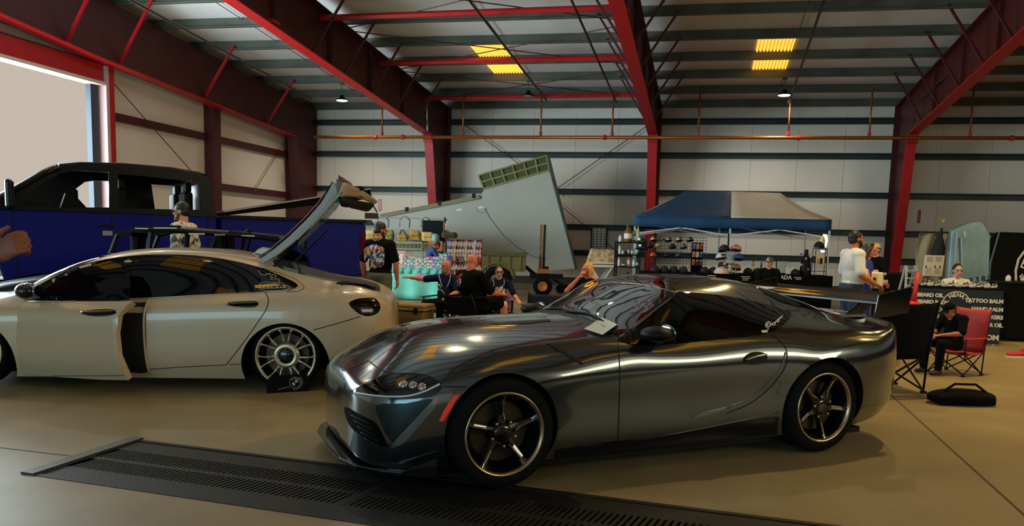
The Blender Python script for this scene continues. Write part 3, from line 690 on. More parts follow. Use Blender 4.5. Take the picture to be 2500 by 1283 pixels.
# dark lower cowl with wipers
groove(BV, SC, 'top', [(.85, .62), (.845, .3), (.845, 0), (.85, -.35), (.86, -.56), (.885, -.67)], .016, 'cowl', M_black, car)
for a, b in (((.86, .1), (.90, -.45)), ((.86, .55), (.90, .02))):
    groove(BV, SC, 'top', [a, ((a[0] + b[0]) / 2 + .04, (a[1] + b[1]) / 2), b], .008, 'wiper', M_black, car, off=.012)
groove(BV, SC, G, [(1512, 690), (1560, 694), (1600, 702), (1655, 714)], .006, 'roof_trim', pm('pale_trim', (150, 160, 164), 0.3, metal=.6), car)
groove(BV, SC, G, [(1507, 828), (1552, 794), (1600, 755), (1652, 715)], .010, 'a_pillar_trim', M_blackg, car)
# shut lines
for pts in ([(1509, 838), (1513, 905), (1511, 1000), (1508, 1078)], [(1082, 943), (1165, 944)], [(1300, 936), (1400, 918), (1513, 904)], [(1882, 813), (1905, 832), (1919, 852), (1921, 880), (1912, 905)],
            [(1912, 905), (1880, 945), (1830, 985), (1775, 1008)], [(900, 880), (930, 902), (985, 915)], [(835, 903), (870, 893), (900, 880)]):
    groove(BV, SC, G, pts, .0042, 'panel_gap', M_gap, car)
groove(BV, SC, G, [(1420, 1090), (1508, 1080), (1600, 1066), (1700, 1048), (1800, 1028), (1900, 1004)], .005, 'sill_highlight', pm('sill_glint', (60, 66, 70), .3, metal=.7, coat=.5), car)  # thin pale line painting the highlight along the sill
# head lamp
hl = patch(BV, SC, G, smooth_poly([(860, 957), (895, 936), (935, 918), (985, 913), (1035, 918), (1075, 934), (1079, 946), (1058, 966), (1010, 972), (940, 970)], 4), .003, 18, 'headlight', pm('headlight_lens', (8, 9, 11), 0.05, spec=.5, coat=.2), car)
groove(BV, SC, G, [(868, 958), (930, 967), (1000, 966), (1045, 952), (1074, 938)], .006, 'light_strip', pm('daylight_strip', (200, 215, 218), .2), hl, off=.008)
for q in ((985, 938), (1008, 940), (1030, 944)):
    h, nn = cast(BV, SC, G, q); MB().lathe([(.0, .006), (.018, .004), (.024, 0), (.026, -.012)], h + nn * .006, 16, nn).build('projector', M_steel, hl, smooth=True)
groove(BV, SC, G, [(856, 955), (900, 933), (940, 916), (990, 911), (1040, 916), (1082, 936)], .004, 'lamp_gap', M_gap, hl)
patch(BV, SC, G, smooth_poly([(918, 990), (990, 984), (1056, 974), (1040, 1000), (1000, 1042), (962, 1080), (945, 1062), (930, 1030)], 3), .003, 14, 'bumper_recess', pm('recess_shade', (12, 26, 32), .35, metal=.3, spec=.4), car)  # dark teal patch paints the shade of the concave bumper corner
# side marker
patch(BV, SC, G, [(1110, 964), (1122, 962), (1112, 978), (1098, 1003), (1084, 1026), (1072, 1028), (1082, 1004), (1096, 982)], .006, 10, 'side_marker', pm('red_marker', (220, 62, 40), .25, emit=.12, ecol=(220, 40, 30)), car, thick=.008)
# front bumper openings and lip
patch(BV, SC, G, smooth_poly([(842, 993), (880, 1012), (915, 1030), (935, 1062), (945, 1090), (905, 1075), (865, 1050), (848, 1025)], 4), .002, 14, 'intake', pm('intake_mesh', (5, 6, 7), .8, spec=.05, bump=.3, bs=200), car)
for k in range(5):
    y = 1020 + 14 * k; groove(BV, SC, G, [(858 + 8 * k, y - 8), (905 + 6 * k, y + 14)], .004, 'intake_slat', M_gap, car, off=.004)
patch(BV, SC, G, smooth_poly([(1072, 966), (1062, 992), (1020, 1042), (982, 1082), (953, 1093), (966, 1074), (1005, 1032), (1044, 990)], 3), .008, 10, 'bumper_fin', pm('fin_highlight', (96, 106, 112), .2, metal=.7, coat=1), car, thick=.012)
sp_o = [(-.86, 0), (-.85, -.35), (-.79, -.55), (-.68, -.70), (-.52, -.80), (-.40, -.84), (-.40, -.78), (-.5, -.5), (-.5, 0)]
sp = sp_o + [(x, -y) for x, y in reversed(sp_o[1:-1])]
MB().prism([(x, y, .105) for x, y in sp], (0, 0, .022)).build('front_splitter', M_blackg, car, bevel=.006)
for s in (-1, 1):
    MB().prism([(-.62, s * .755, .11), (-.40, s * .85, .11), (-.40, s * .85, .21)], (0, s * .01, 0)).build('splitter_fin', M_blackg, car)
# black rocker panels; flat plate added to block light under the car
for md_, sg_ in (('side', -1), ('far', 1)):
    patch(BV, SC, md_, [(.36, .135), (2.12, .145), (2.12, .305), (1.75, .262), (1.4, .232), (1.0, .21), (.36, .195)], .004, 30, 'rocker_panel', M_black, car)
MB().box((1.3, 0, .10), (3.4, 1.5, .04)).build('light_block_plate', M_black, car)
# hood vent and fender vent
patch(BV, SC, G, [(1332, 838), (1345, 838), (1375, 852), (1405, 872), (1424, 887), (1420, 890), (1395, 876), (1362, 856)], .004, 10, 'fender_vent', M_gap, car)
patch(BV, SC, G, [(1195, 790), (1240, 786), (1340, 779), (1345, 783), (1290, 789), (1210, 793)], .003, 10, 'hood_vent', M_gap, car)
patch(BV, SC, G, smooth_poly([(2035, 893), (2060, 880), (2075, 884), (2060, 900), (2045, 903)], 3), .003, 6, 'rear_vent', M_gap, car)
# door handle with its recess
dh = patch(BV, SC, G, smooth_poly([(1814, 876), (1828, 862), (1850, 858), (1870, 864), (1873, 876), (1860, 886), (1836, 890), (1820, 886)], 4), .002, 8, 'door_handle', M_gap, car)
groove(BV, SC, G, [(1818, 878), (1842, 871), (1868, 866)], .010, 'grip', M_sc, dh, off=.012)
# highlight sweeping along the lower door, painted on as pale strips
patch(BV, SC, G, [(1688, 1018), (1715, 1006), (1750, 999), (1775, 992), (1768, 999), (1735, 1010), (1700, 1018)], .006, 8, 'scoop_highlight', MATS['fin_highlight'], car, thick=.01)
groove(BV, SC, G, [(1775, 993), (1830, 970), (1880, 930), (1910, 890), (1918, 860)], .008, 'crease_highlight', MATS['fin_highlight'], car)
# mirrors
for s in (-1, 1):
    b0 = Vector((1.02, s * .80, .855))
    m = MB().ell(b0 + Vector((0, s * .10, .035)), (.10, .115, .05), 18, 10); mi = m.build('mirror', M_black, car, smooth=True)
    MB().tube([b0 + Vector((.02, -s * .03, -.03)), b0 + Vector((.01, s * .04, .01))], .022, 8).build('mirror_arm', M_blackg, mi, smooth=True)
    MB().ell(b0 + Vector((.075, s * .10, .045)), (.012, .10, .05), 14, 8).build('mirror_glass', pm('mirror_glass', (120, 140, 150), .03, metal=1), mi, smooth=True)
# big rear wing on two swan-neck stands
A = SC.at_y(2158, 752, -.86); B_ = SC.at_y(1855, 694, .86)
wz = 1.075; x0, x1 = 3.14, 3.42; HS = .72
def wing_prof(y, dz=0): 
    return [(x0, y, wz - .03 + dz), (x0 + .01, y, wz - .012 + dz), (x0 + .10, y, wz + .012 + dz), (x0 + .24, y, wz + .02 + dz), (x1, y, wz + .045 + dz), (x1, y, wz + .03 + dz), (x0 + .22, y, wz - .008 + dz), (x0 + .08, y, wz - .028 + dz)]
rw = MB().sheet([wing_prof(y) + [wing_prof(y)[0]] for y in np.linspace(-HS, HS, 13)]).build('rear_wing', pm('gloss_carbon', (14, 15, 16), .12, coat=1, var=.3, vs=60), car, auto=30)
MB().bar((x0 - .003, -HS, wz - .026), (x0 - .003, HS, wz - .026), .012, .012).build('wing_leading_edge', pm('pale_trim', (150, 160, 164)), rw)
for s in (-1, 1):
    MB().prism([(x0 - .05, s * HS, wz - .14), (x1 + .03, s * HS, wz - .10), (x1 + .04, s * HS, wz + .10), (x0 - .02, s * HS, wz + .04)], (0, s * .012, 0)).build('wing_end_plate', M_blackg, rw, bevel=.004)
    MB().prism([(3.05, s * .46, .93), (3.24, s * .46, .93), (3.36, s * .46, wz - .05), (3.42, s * .46, wz + .03), (3.30, s * .46, wz - .01), (3.24, s * .46, wz - .01), (3.2, s * .46, wz - .06)], (0, s * .014, 0)).build('wing_stand', M_blackg, rw, bevel=.003)
    MB().box((3.16, s * .46, .932), (.24, .05, .02)).build('wing_foot', M_steel, rw)
# tail lamps, exhausts, diffuser
for s in (-1, 1):
    patch(BV, SC, 'rear', smooth_poly([(s * .30, .80), (s * .55, .82), (s * .66, .80), (s * .62, .74), (s * .4, .75)], 3), .004, 8, 'tail_light', pm('tail_red', (90, 8, 8), .1, coat=1), car)
    MB().lathe([(.055, -.1), (.06, .03), (.05, .03), (.045, -.08)], (3.36, s * .48, .25), 18, Vector((1, 0, 0))).build('exhaust_tip', M_steel, car, smooth=True)
MB().prism([(3.0, -.6, .13), (3.42, -.55, .22), (3.42, .55, .22), (3.0, .6, .13)], (0, 0, .03)).build('diffuser', M_black, car)
# sheet of paper behind the windscreen, chalk number, window sticker
patch(BV, SC, G, [(1425, 806), (1470, 777), (1508, 795), (1470, 821)], .012, 6, 'entry_sheet', pm('entry_paper', (188, 208, 212), .6), car)
def on_car(bv, fr, q, off):
    h, nn = cast(bv, fr, G, q); return h + nn * off, nn
def draw(bv, fr, strokes, r, name, mat, parent, off=.007):
    m = MB()
    for st in strokes:
        L = []
        for q in (catmull(st, 5) if len(st) > 2 else st):
            h, nn = cast(bv, fr, G, tuple(q))
            if h is not None: L.append(h + nn * off)
        if len(L) > 1: m.tube(L, r, 4)
    return m.build(name, mat, parent)
draw(BV, SC, [[(1549, 737), (1557, 734), (1563, 739), (1560, 746), (1552, 749)], [(1552, 749), (1558, 753), (1553, 761), (1540, 764)], [(1572, 738), (1583, 735), (1587, 741), (1582, 748), (1573, 750)], [(1573, 750), (1580, 753), (1577, 761), (1563, 765)]], .0028, 'chalk_number', pm('pink_chalk', (190, 130, 150), .8), car, .008)
draw(BV, SC, [[(1868, 800), (1869, 790), (1876, 787), (1880, 793), (1875, 799), (1871, 795), (1875, 791)], [(1874, 806), (1872, 797)], [(1880, 796), (1886, 790), (1892, 788), (1897, 782), (1903, 778), (1909, 772)], [(1883, 793), (1889, 795), (1893, 786), (1898, 788), (1902, 778), (1908, 778)]], .004, 'script_sticker', pm('white_vinyl', (200, 196, 186), .6), car, .008)
patch(BV, SC, G, [(1857, 807), (1872, 806), (1873, 812), (1859, 813)], .008, 3, 'small_sticker', MATS['white_vinyl'], car)
# ================================================================== WHITE LIFTBACK WITH OPEN HATCH
BC = Frame((-3.59843, 7.55747, 0), math.radians(15))
bmw = thing('white_liftback', 'lowered cream white four-door coupe with its tailgate open and front door ajar', 'car', BC.O, BC.a)
M_bw = pm('pearl_white_paint', (178, 160, 132), 0.32, metal=0.05, coat=0.8, crough=0.06)
TB = [
 (-3.60, .15, (.45, .16), (.50, .30), (.52, .42), (.50, .54), (.45, .60), (.32, .62), (.16, .63), .635),
 (-3.50, .12, (.66, .12), (.70, .28), (.71, .44), (.69, .58), (.62, .65), (.44, .68), (.22, .695), .70),
 (-3.25, .11, (.78, .11), (.83, .28), (.85, .47), (.83, .65), (.74, .72), (.55, .755), (.27, .775), .78),
 (-2.81, .10, (.82, .10), (.88, .28), (.90, .50), (.88, .69), (.78, .77), (.58, .80), (.30, .825), .83),
 (-2.55, .10, (.83, .10), (.885, .25), (.905, .48), (.89, .70), (.805, .785), (.70, .83), (.34, .88), .89),
 (-2.25, .10, (.83, .10), (.885, .25), (.905, .48), (.89, .71), (.81, .795), (.675, .975), (.40, 1.05), 1.075),
 (-1.90, .10, (.83, .10), (.885, .25), (.905, .48), (.89, .72), (.815, .808), (.65, 1.12), (.40, 1.19), 1.21),
 (-1.50, .10, (.83, .10), (.885, .25), (.905, .48), (.892, .735), (.818, .828), (.625, 1.212), (.38, 1.272), 1.286),
 (-1.15, .10, (.83, .10), (.885, .25), (.905, .48), (.893, .745), (.82, .85), (.612, 1.242), (.37, 1.294), 1.303),
 (-.80, .10, (.83, .10), (.885, .25), (.905, .48), (.895, .76), (.82, .878), (.602, 1.235), (.36, 1.286), 1.295),
 (-.50, .10, (.83, .10), (.886, .26), (.91, .49), (.90, .775), (.82, .898), (.597, 1.19), (.36, 1.245), 1.255),
 (-.25, .10, (.83, .10), (.89, .27), (.915, .50), (.903, .79), (.82, .912), (.592, 1.125), (.45, 1.175), 1.20),
 (-.16, .10, (.83, .10), (.89, .27), (.916, .50), (.904, .79), (.82, .918), (.59, 1.10), (.50, 1.145), 1.08),
 (.05, .11, (.82, .12), (.89, .27), (.916, .50), (.90, .80), (.82, .93), (.60, 1.05), (.50, 1.088), .88),
 (.35, .14, (.79, .17), (.865, .28), (.898, .50), (.885, .81), (.80, .93), (.62, .99), (.52, 1.025), .78),
 (.60, .18, (.73, .20), (.815, .30), (.852, .50), (.84, .80), (.775, .91), (.63, .965), (.53, .99), .78),
 (.78, .20, (.65, .22), (.735, .31), (.775, .50), (.76, .77), (.705, .87), (.60, .915), (.50, .935), .87),
 (.90, .24, (.54, .27), (.62, .34), (.66, .50), (.645, .70), (.60, .80), (.50, .85), (.32, .865), .865),
 (.955, .30, (.42, .33), (.48, .40), (.52, .50), (.50, .65), (.46, .73), (.38, .77), (.22, .78), .78)]
bb = loft_body(TB, nx=120, per=6).build('body', M_bw, bmw, smooth=True)
cut = []
for x, r in ((0.0, .405), (-2.81, .40)):
    for s in (-1, 1):
        c = MB().lathe([(r, 0), (r, .5)], (x, s * .56, .235), 48, Vector((0, s, 0))).build('cutter', M_black, None); c.matrix_world = BC.M; cut.append(c)
bool_cut(bb, cut); bb.data.polygons.foreach_set('use_smooth', [True] * len(bb.data.polygons)); bb.data.set_sharp_from_angle(angle=math.radians(34))
BV2 = bvh_of(bb)
wm2 = (M_rubber, M_barrel, M_blackg, pm('brushed_wheel', (190, 178, 156), 0.3, metal=0.85), M_disc)
for x in (0.0, -2.81):
    for s in (-1, 1): wheel(bmw, (x, s * .875, .325), s, .325, .272, .24, 90, 'ten', wm2)
# side glazing
patch(BV2, BC, G, smooth_poly([(60, 716), (105, 690), (160, 662), (205, 645), (265, 632), (330, 624), (400, 621), (480, 624), (560, 635), (640, 655), (700, 680), (722, 691), (727, 699), (716, 706), (650, 712), (500, 719), (345, 727), (200, 731), (100, 733), (60, 732)], 4), .004, 40, 'side_glass', M_glass_dark, bmw)
groove(BV2, BC, G, [(60, 734), (200, 732), (345, 728), (500, 720), (650, 713), (716, 707), (728, 700)], .004, 'belt_trim', pm('pale_chrome', (190, 184, 172), .3, metal=.4), bmw, off=.004)
groove(BV2, BC, G, [(640, 654), (700, 672), (735, 690), (742, 702), (728, 710), (700, 712)], .003, 'quarter_gap', M_gap, bmw)
patch(BV2, BC, 'top', smooth_poly([(-2.62, 0), (-2.58, .4), (-2.42, .66), (-2.25, .66), (-1.9, .62), (-1.72, .5), (-1.68, 0), (-1.72, -.5), (-1.9, -.62), (-2.25, -.66), (-2.42, -.66), (-2.58, -.4)], 4), .004, 24, 'windshield', MATS['windshield_glass'], bmw)
patch(BV2, BC, 'far', [(-2.3, .83), (-1.3, .85), (-.2, .93), (.05, .96), (-.4, 1.13), (-1.1, 1.22), (-1.8, 1.12)], .004, 20, 'side_glass', M_glass_dark, bmw)
# door shut lines, sill line
for pts in ([(647, 713), (655, 728), (652, 750), (630, 785), (595, 835), (552, 890)], [(552, 890), (450, 895), (362, 901)], [(765, 805), (820, 790), (880, 772)], [(588, 888), (560, 889)]):
    groove(BV2, BC, G, pts, .004, 'panel_gap', M_gap, bmw)
# rear door handle
def handle(bv, px0, px1, par):
    hd = patch(bv, BC, G, smooth_poly([(px0, 743), (px0 + 12, 737), (px0 + 40, 735), (px1 - 8, 735), (px1, 741), (px1 - 6, 748), (px0 + 30, 749)], 4), .004, 8, 'door_handle', M_blackg, par)
    groove(bv, BC, G, [(px0 + 4, 743), (px0 + 36, 741), (px1 - 4, 740)], .014, 'grip', M_blackg, hd, off=.022); return hd
handle(BV2, 555, 631, bmw)
# tail lamp
patch(BV2, BC, G, smooth_poly([(852, 740), (866, 731), (890, 727), (915, 728), (926, 740), (928, 752), (921, 764), (900, 771), (882, 768), (866, 757)], 4), .004, 14, 'tail_light', pm('smoked_lens', (10, 6, 7), .1, spec=.3), bmw)
patch(BV2, BC, 'rear', smooth_poly([(.40, .78), (.60, .80), (.66, .72), (.5, .66)], 3), .004, 8, 'tail_light', MATS['smoked_lens'], bmw)
patch(BV2, BC, G, smooth_poly([(926, 838), (945, 828), (950, 832), (944, 842), (930, 846)], 3), .004, 6, 'rear_reflector', M_gap, bmw)
# cargo opening, its sill trims and the ducktail lip
patch(BV2, BC, 'top', smooth_poly([(-.17, -.46), (-.17, .46), (.3, .48), (.62, .47), (.74, .40), (.78, 0), (.74, -.40), (.62, -.47), (.3, -.48)], 4), .006, 18, 'cargo_opening', M_black, bmw)
MB().prism([(.12, -.525, 1.08), (.50, -.525, 1.01), (.50, -.50, .98), (.12, -.50, 1.02)], (0, .03, .0)).build('sill_trim', pm('grey_trim', (120, 130, 134), .5), bmw)
MB().prism([(-.10, -.52, 1.15), (.03, -.52, 1.12), (.06, -.50, 1.07), (-.06, -.50, 1.10)], (0, .03, 0)).build('sill_trim', MATS['grey_trim'], bmw)
lip = [(.42, -.60, 1.005), (.55, -.585, 1.01), (.70, -.56, 1.0), (.78, -.52, .965), (.80, -.50, .935), (.70, -.58, .945), (.55, -.62, .962)]
MB().prism(lip, (0, .10, .012)).build('boot_lip', M_black, bmw, bevel=.006)
# shark-fin antenna
MB().prism([(-.50, -.02, 1.25), (-.45, -.02, 1.30), (-.40, -.02, 1.325), (-.30, -.02, 1.315), (-.26, -.02, 1.235)], (0, .04, 0)).build('antenna_fin', M_bw, bmw, bevel=.012)
# open tailgate
W2 = .58
def xz(L, y): return [(x, y, z) for x, z in L]
outer = [(-.30, 1.215), (-.18, 1.30), (-.02, 1.44), (.14, 1.60), (.27, 1.75), (.345, 1.87), (.39, 1.96)]
inner = [(-.27, 1.18), (-.13, 1.265), (.04, 1.405), (.20, 1.55), (.33, 1.69), (.42, 1.80), (.47, 1.86)]
gt = MB().prism(xz(outer, -W2) + xz(list(reversed(inner)), -W2), (0, .10, 0)).build('tailgate', pm('inner_grey', (160, 168, 170), .5), bmw, auto=40)
MB().sheet([xz([(x - .006, z + .012) for x, z in outer], y) for y in (-W2 + .02, W2 - .02)]).build('tailgate_glass', pm('hatch_glass', (150, 170, 176), .03, trans=1.0, ior=1.02, spec=.4), gt, solid=.008)
MB().sheet([xz([(x - .014, z + .02) for x, z in outer[:-1]], y) for y in (-W2 - .01, -W2 + .03)]).build('glass_reflection', pm('red_reflection', (150, 96, 84), .4), gt, solid=.008)  # reddish strip paints the red-brown reflection on the tailgate glass
MB().prism(xz([(.04, 1.43), (.20, 1.58), (.33, 1.73), (.40, 1.85), (.44, 1.88), (.38, 1.76), (.24, 1.60), (.06, 1.41)], -W2 - .012), (0, .03, 0)).build('pillar_trim', pm('light_grey', (150, 156, 156), .5), gt, auto=40)
def hq(px, py, y): p = BC.at_y(px, py, y); return Vector((p.x, y, p.z))
WN, WFR = -W2, W2 * .9
near_t, near_m, near_b = hq(837, 445, WN), hq(830, 480, WN), hq(838, 500, WN)
far_t, far_m, far_b = hq(921, 490, WFR), hq(911, 497, WFR), hq(890, 512, WFR)
def tl(u, v, off=0.0):
    """tailgate end panel: u across the car, v from its outer edge inwards"""
    t_, m_ = near_t.lerp(far_t, u), near_m.lerp(far_m, u); p = t_.lerp(m_, v); bow = math.sin(math.pi * u) * .03
    return p + Vector((-.2, 0, 1)).normalized() * (bow - off)
MB().sheet([[tl(u, v) for u in np.linspace(0, 1, 12)] for v in np.linspace(0, 1, 5)]).build('tail_panel', M_bw, gt, smooth=True, solid=.03)
def tb(u, v): return near_m.lerp(far_m, u).lerp(near_b.lerp(far_b, u), v) + Vector((0, 0, -.03 * math.sin(math.pi * v)))
MB().sheet([[tb(u, v) for u in np.linspace(0, 1, 12)] for v in np.linspace(0, 1, 5)]).build('inner_trim', M_black, gt, smooth=True, solid=.03)
sd = (tl(.5, .5) - BC.I @ CAM).normalized()
MB().prism([tl(u, v) - sd * .035 for u, v in smooth_poly([(.22, .62), (.36, .45), (.55, .42), (.74, .5), (.8, .75), (.62, .86), (.4, .8)], 3)], sd * .02).build('hatch_lamp', M_black, gt)
MB().prism([tl(u, v) - sd * .035 for u, v in smooth_poly([(.0, .72), (.05, .6), (.13, .66), (.14, .82), (.06, .9)], 3)], sd * .02).build('pull_recess', M_black, gt)
MB().prism([tl(u, v) - sd * .04 for u, v in ((.66, .30), (.80, .36), (.82, .5), (.70, .42))], sd * .02).build('amber_reflector', pm('amber', (226, 156, 50), .4), gt)
MB().prism([hq(*q, WN) for q in ((822, 472), (821, 436), (826, 440), (834, 446), (828, 466))], (0, .12, 0)).build('lip_spoiler', pm('bronze_gloss', (64, 54, 44), .2, coat=1), gt)
MB().prism([hq(*q, WN) for q in ((826, 440), (826, 426), (829, 430), (837, 446))], (0, .9, 0)).build('lip_crest', M_blackg, gt)
hb = hq(874, 460, 0); MB().box(hb, (.12, .2, .04)).build('handle_box', M_black, gt, bevel=.01)
ps = far_m + Vector((0, 0, -.02)); pe_ = hq(921, 518, WFR)
MB().tube([ps, pe_], .008, 6).build('pull_strap', M_black, gt); MB().box(pe_ + Vector((-.06, 0, -.04)), (.14, .1, .06)).build('pull_handle', pm('olive_plastic', (84, 78, 52), .6), gt)
for s in (-1, 1): MB().tube([(-.20, s * .50, 1.13), (.16, s * .53, 1.52)], .010, 8).build('gas_strut', M_black, gt)
# ajar front door: a panel of the side swung about its front hinge
hx, hy = -2.36, -.885
dp = [(-2.36, .13), (-2.38, .45), (-2.36, .76), (-2.33, .795), (-1.9, .806), (-1.45, .826), (-1.25, .834), (-1.285, .80), (-1.335, .72), (-1.36, .55), (-1.35, .35), (-1.30, .13), (-1.6, .118), (-2.0, .118)]
door = patch(BV2, BC, 'side', dp, .006, 26, 'front_door', M_bw, bmw, thick=.055)
dgl = patch(BV2, BC, 'side', [(-2.25, .80), (-2.12, .96), (-1.9, 1.09), (-1.6, 1.17), (-1.45, 1.18), (-1.36, 1.10), (-1.31, .97), (-1.29, .84), (-1.7, .82)], .012, 14, 'door_glass', M_glass_dark, None, thick=.006)
th = math.radians(-15)
Rd = Matrix.Translation((hx, hy, 0)) @ Matrix.Rotation(th, 4, 'Z') @ Matrix.Translation((-hx, -hy, 0))
door.data.transform(Rd); dgl.data.transform(Rd); dgl.parent = door
bvd = bvh_of(door)
hd = patch(bvd, BC, G, smooth_poly([(200, 764), (212, 758), (245, 755), (275, 755), (284, 762), (272, 769), (225, 771)], 4), .004, 8, 'door_handle', M_blackg, door)
groove(bvd, BC, G, [(203, 764), (240, 763), (281, 760)], .014, 'grip', M_blackg, hd, off=.022)
groove(bvd, BC, G, [(30, 737), (160, 736), (322, 731)], .004, 'belt_trim', MATS['pale_chrome'], door, off=.004)
groove(bvd, BC, G, [(5, 916), (150, 917), (303, 916)], .003, 'door_lower_edge', M_gap, door)
# dark doorway between the front and rear doors, with the black door trim behind
patch(BV2, BC, 'side', smooth_poly([(-1.33, .80), (-1.255, .80), (-1.245, .6), (-1.25, .3), (-1.26, .16), (-1.5, .16), (-2.1, .16), (-2.1, .78)], 3), .003, 12, 'door_opening', pm('dark_interior', (12, 11, 10), .8), bmw)
groove(BV2, BC, 'side', [(-1.235, .83), (-1.255, .74), (-1.262, .5), (-1.255, .3), (-1.245, .15)], .012, 'rear_door_edge', M_bw, bmw, off=.006)
# wing mirror and the front corner
mi = MB().ell((-2.22, -1.0, .90), (.10, .115, .075), 16, 10).build('mirror', M_blackg, bmw, smooth=True)
MB().bar((-2.22, -.84, .85), (-2.22, -.95, .87), .06, .03).build('mirror_arm', M_blackg, mi)
MB().ell((-2.13, -1.0, .90), (.014, .10, .062), 14, 8).build('mirror_glass', pm('mirror_glass', (120, 140, 150)), mi, smooth=True)
# stickers on the rear quarter glass
wv = MATS['white_vinyl']
draw(BV2, BC, [[(630, 661), (634, 665), (637, 671), (640, 672), (648, 672), (651, 669), (653, 671), (656, 669), (659, 668), (661, 672), (666, 672), (668, 670), (671, 672), (674, 673), (672, 678), (673, 682), (681, 682), (682, 688)], [(658, 677.5), (668, 677.5)], [(659, 682), (668, 683)]], .0026, 'map_outline_sticker', wv, bmw, .007)
patch(BV2, BC, G, [(621, 697), (646, 694), (672, 692), (684, 697), (655, 701), (624, 704)], .006, 8, 'orange_stripe_sticker', pm('orange_vinyl', (206, 146, 56), .6), bmw)
draw(BV2, BC, [[(634, 698), (636, 692), (671, 691), (673, 695)], [(676, 691), (682, 691), (682, 696), (676, 696)], [(634, 702), (637, 708), (705, 706), (705, 699), (688, 698)], [(640, 705), (700, 703)], [(644, 701), (645, 705)], [(652, 700), (658, 700), (653, 704), (658, 704)], [(664, 700), (664, 704), (669, 704)], [(674, 700), (680, 700), (675, 704), (680, 704)], [(686, 700), (686, 704)], [(691, 700), (697, 700), (692, 703), (697, 703)]], .0024, 'lettering_sticker', wv, bmw, .008)
# ---- emblem plate standing in front of the rear wheel
pl0 = on_z(650, 957); pl1 = on_z(752, 951)
rt_ = (pl1 - pl0); rt_.z = 0; L = rt_.length; rt_.normalize(); nn_ = Vector((rt_.y, -rt_.x, 0)); pl0 = pl0 + nn_ * .05
pt = thing('emblem_plate', 'black wheel plate with round badge and laurel standing before the white car wheel', 'plate', tuple(pl0), 0, local=False)
MB().prism([pl0, pl0 + rt_ * L, pl0 + rt_ * L + Vector((0, 0, .16)), pl0 + rt_ * .05 + Vector((0, 0, .16)), pl0 + Vector((0, 0, .12))], nn_ * -.02).build('board', M_black, pt)
MB().prism([pl0 + nn_ * .005, pl0 + rt_ * L + nn_ * .005, pl0 + rt_ * L + nn_ * .005 + Vector((0, 0, .008)), pl0 + nn_ * .005 + Vector((0, 0, .008))], nn_ * -.06).build('foot', M_black, pt)
bc = pl0 + rt_ * (L * .66) + Vector((0, 0, .088)) + nn_ * .003; up_ = Vector((0, 0, 1)); R0 = .052
def disc(c, r, a0, a1, n=16, r0=0.0):
    P = [c + rt_ * (r * math.cos(a0 + (a1 - a0) * i / n)) + up_ * (r * math.sin(a0 + (a1 - a0) * i / n)) for i in range(n + 1)]
    Q = [c + rt_ * (r0 * math.cos(a0 + (a1 - a0) * i / n)) + up_ * (r0 * math.sin(a0 + (a1 - a0) * i / n)) for i in range(n + 1)]
    return MB().sheet([P, Q])
disc(bc, R0, 0, 2 * math.pi, 32, R0 * .93).build('badge_ring', pm('badge_cream', (200, 192, 178), .5), pt)
for a in (0, math.pi): disc(bc + nn_ * .001, R0 * .58, a, a + math.pi / 2).build('badge_quarter', MATS['badge_cream'], pt)
for chx, a in (('B', 130), ('M', 90), ('W', 50)):
    ar = math.radians(a); u_ = rt_ * math.cos(ar) + up_ * math.sin(ar)
    text_mesh('badge_letter', chx, .024, MATS['badge_cream'], pt, bc + u_ * R0 * .76 + nn_ * .001, rt_ * math.sin(ar) - up_ * math.cos(ar), u_, .0004)
lm = MB()
for k in range(11):
    a = math.radians(-110 + k * 15); p = bc + (rt_ * math.cos(a) + up_ * math.sin(a)) * (R0 * 1.12); q = p + (rt_ * math.cos(a + .9) + up_ * math.sin(a + .9)) * .022
    lm.tube([p, (p + q) / 2 + up_ * .003, q], .0016, 4)
for k in range(9):
    p = bc - rt_ * (R0 * .9 + k * .012) - up_ * (R0 * .75 + k * .0025); lm.tube([p, p - rt_ * .012 + up_ * (.006 if k % 2 else -.002)], .0016, 4)
lm.build('laurel', MATS['badge_cream'], pt)['kind'] = 'stuff'
# ================================================================== BLUE PICKUP, BLACK CAR BEHIND
def plate(poly, holes, f, off, name, mat, parent, auto=30):
    """planar plate with holes: 2D outlines mapped by f, extruded by off"""
    bm = bmesh.new(); loops = []
    for lp in [poly] + list(holes):
        vs = [bm.verts.new(f(*p)) for p in lp]; loops.append(vs)
        for i in range(len(vs)): bm.edges.new((vs[i], vs[(i + 1) % len(vs)]))
    bmesh.ops.triangle_fill(bm, edges=bm.edges[:], use_beauty=True)
    bm.verts.index_update(); v = [x.co.copy() for x in bm.verts]; fs = [tuple(q.index for q in fc.verts) for fc in bm.faces]; n = len(v)
    m = MB(); off = Vector(off)
    side = []
    for lp in loops:
        ids = [q.index for q in lp]
        side += [(ids[i], ids[(i + 1) % len(ids)], ids[(i + 1) % len(ids)] + n, ids[i] + n) for i in range(len(ids))]
    m.add(v + [p + off for p in v], fs + [tuple(i + n for i in reversed(t)) for t in fs] + side); bm.free()
    return m.build(name, mat, parent, auto=auto)
A = at_d(505, 428, 12.2); ang = math.radians(43.0)
O = Vector((A.x, A.y, 0)) - Matrix.Rotation(ang, 3, 'Z') @ Vector((0, -.86, 0))
TF = Frame(O, ang)
tr = thing('pickup_truck', 'dark blue lifted crew-cab pickup truck with black cab and raised bed cover', 'truck', TF.O, TF.a)
M_tb = pm('deep_blue_paint', (5, 13, 104), 0.55, spec=.2); M_tk = pm('black_paint', (5, 6, 7), 0.35, spec=.25, coat=.1)
M_clear = pm('clear_glass', (230, 240, 238), 0.02, trans=1.0, ior=1.05, spec=.3)
YN = -.95
def tp(px, py, y=YN): p = TF.at_y(px, py, y); return (p.x, p.z)
def nf(y): return lambda x, z: Vector((x, y, z))
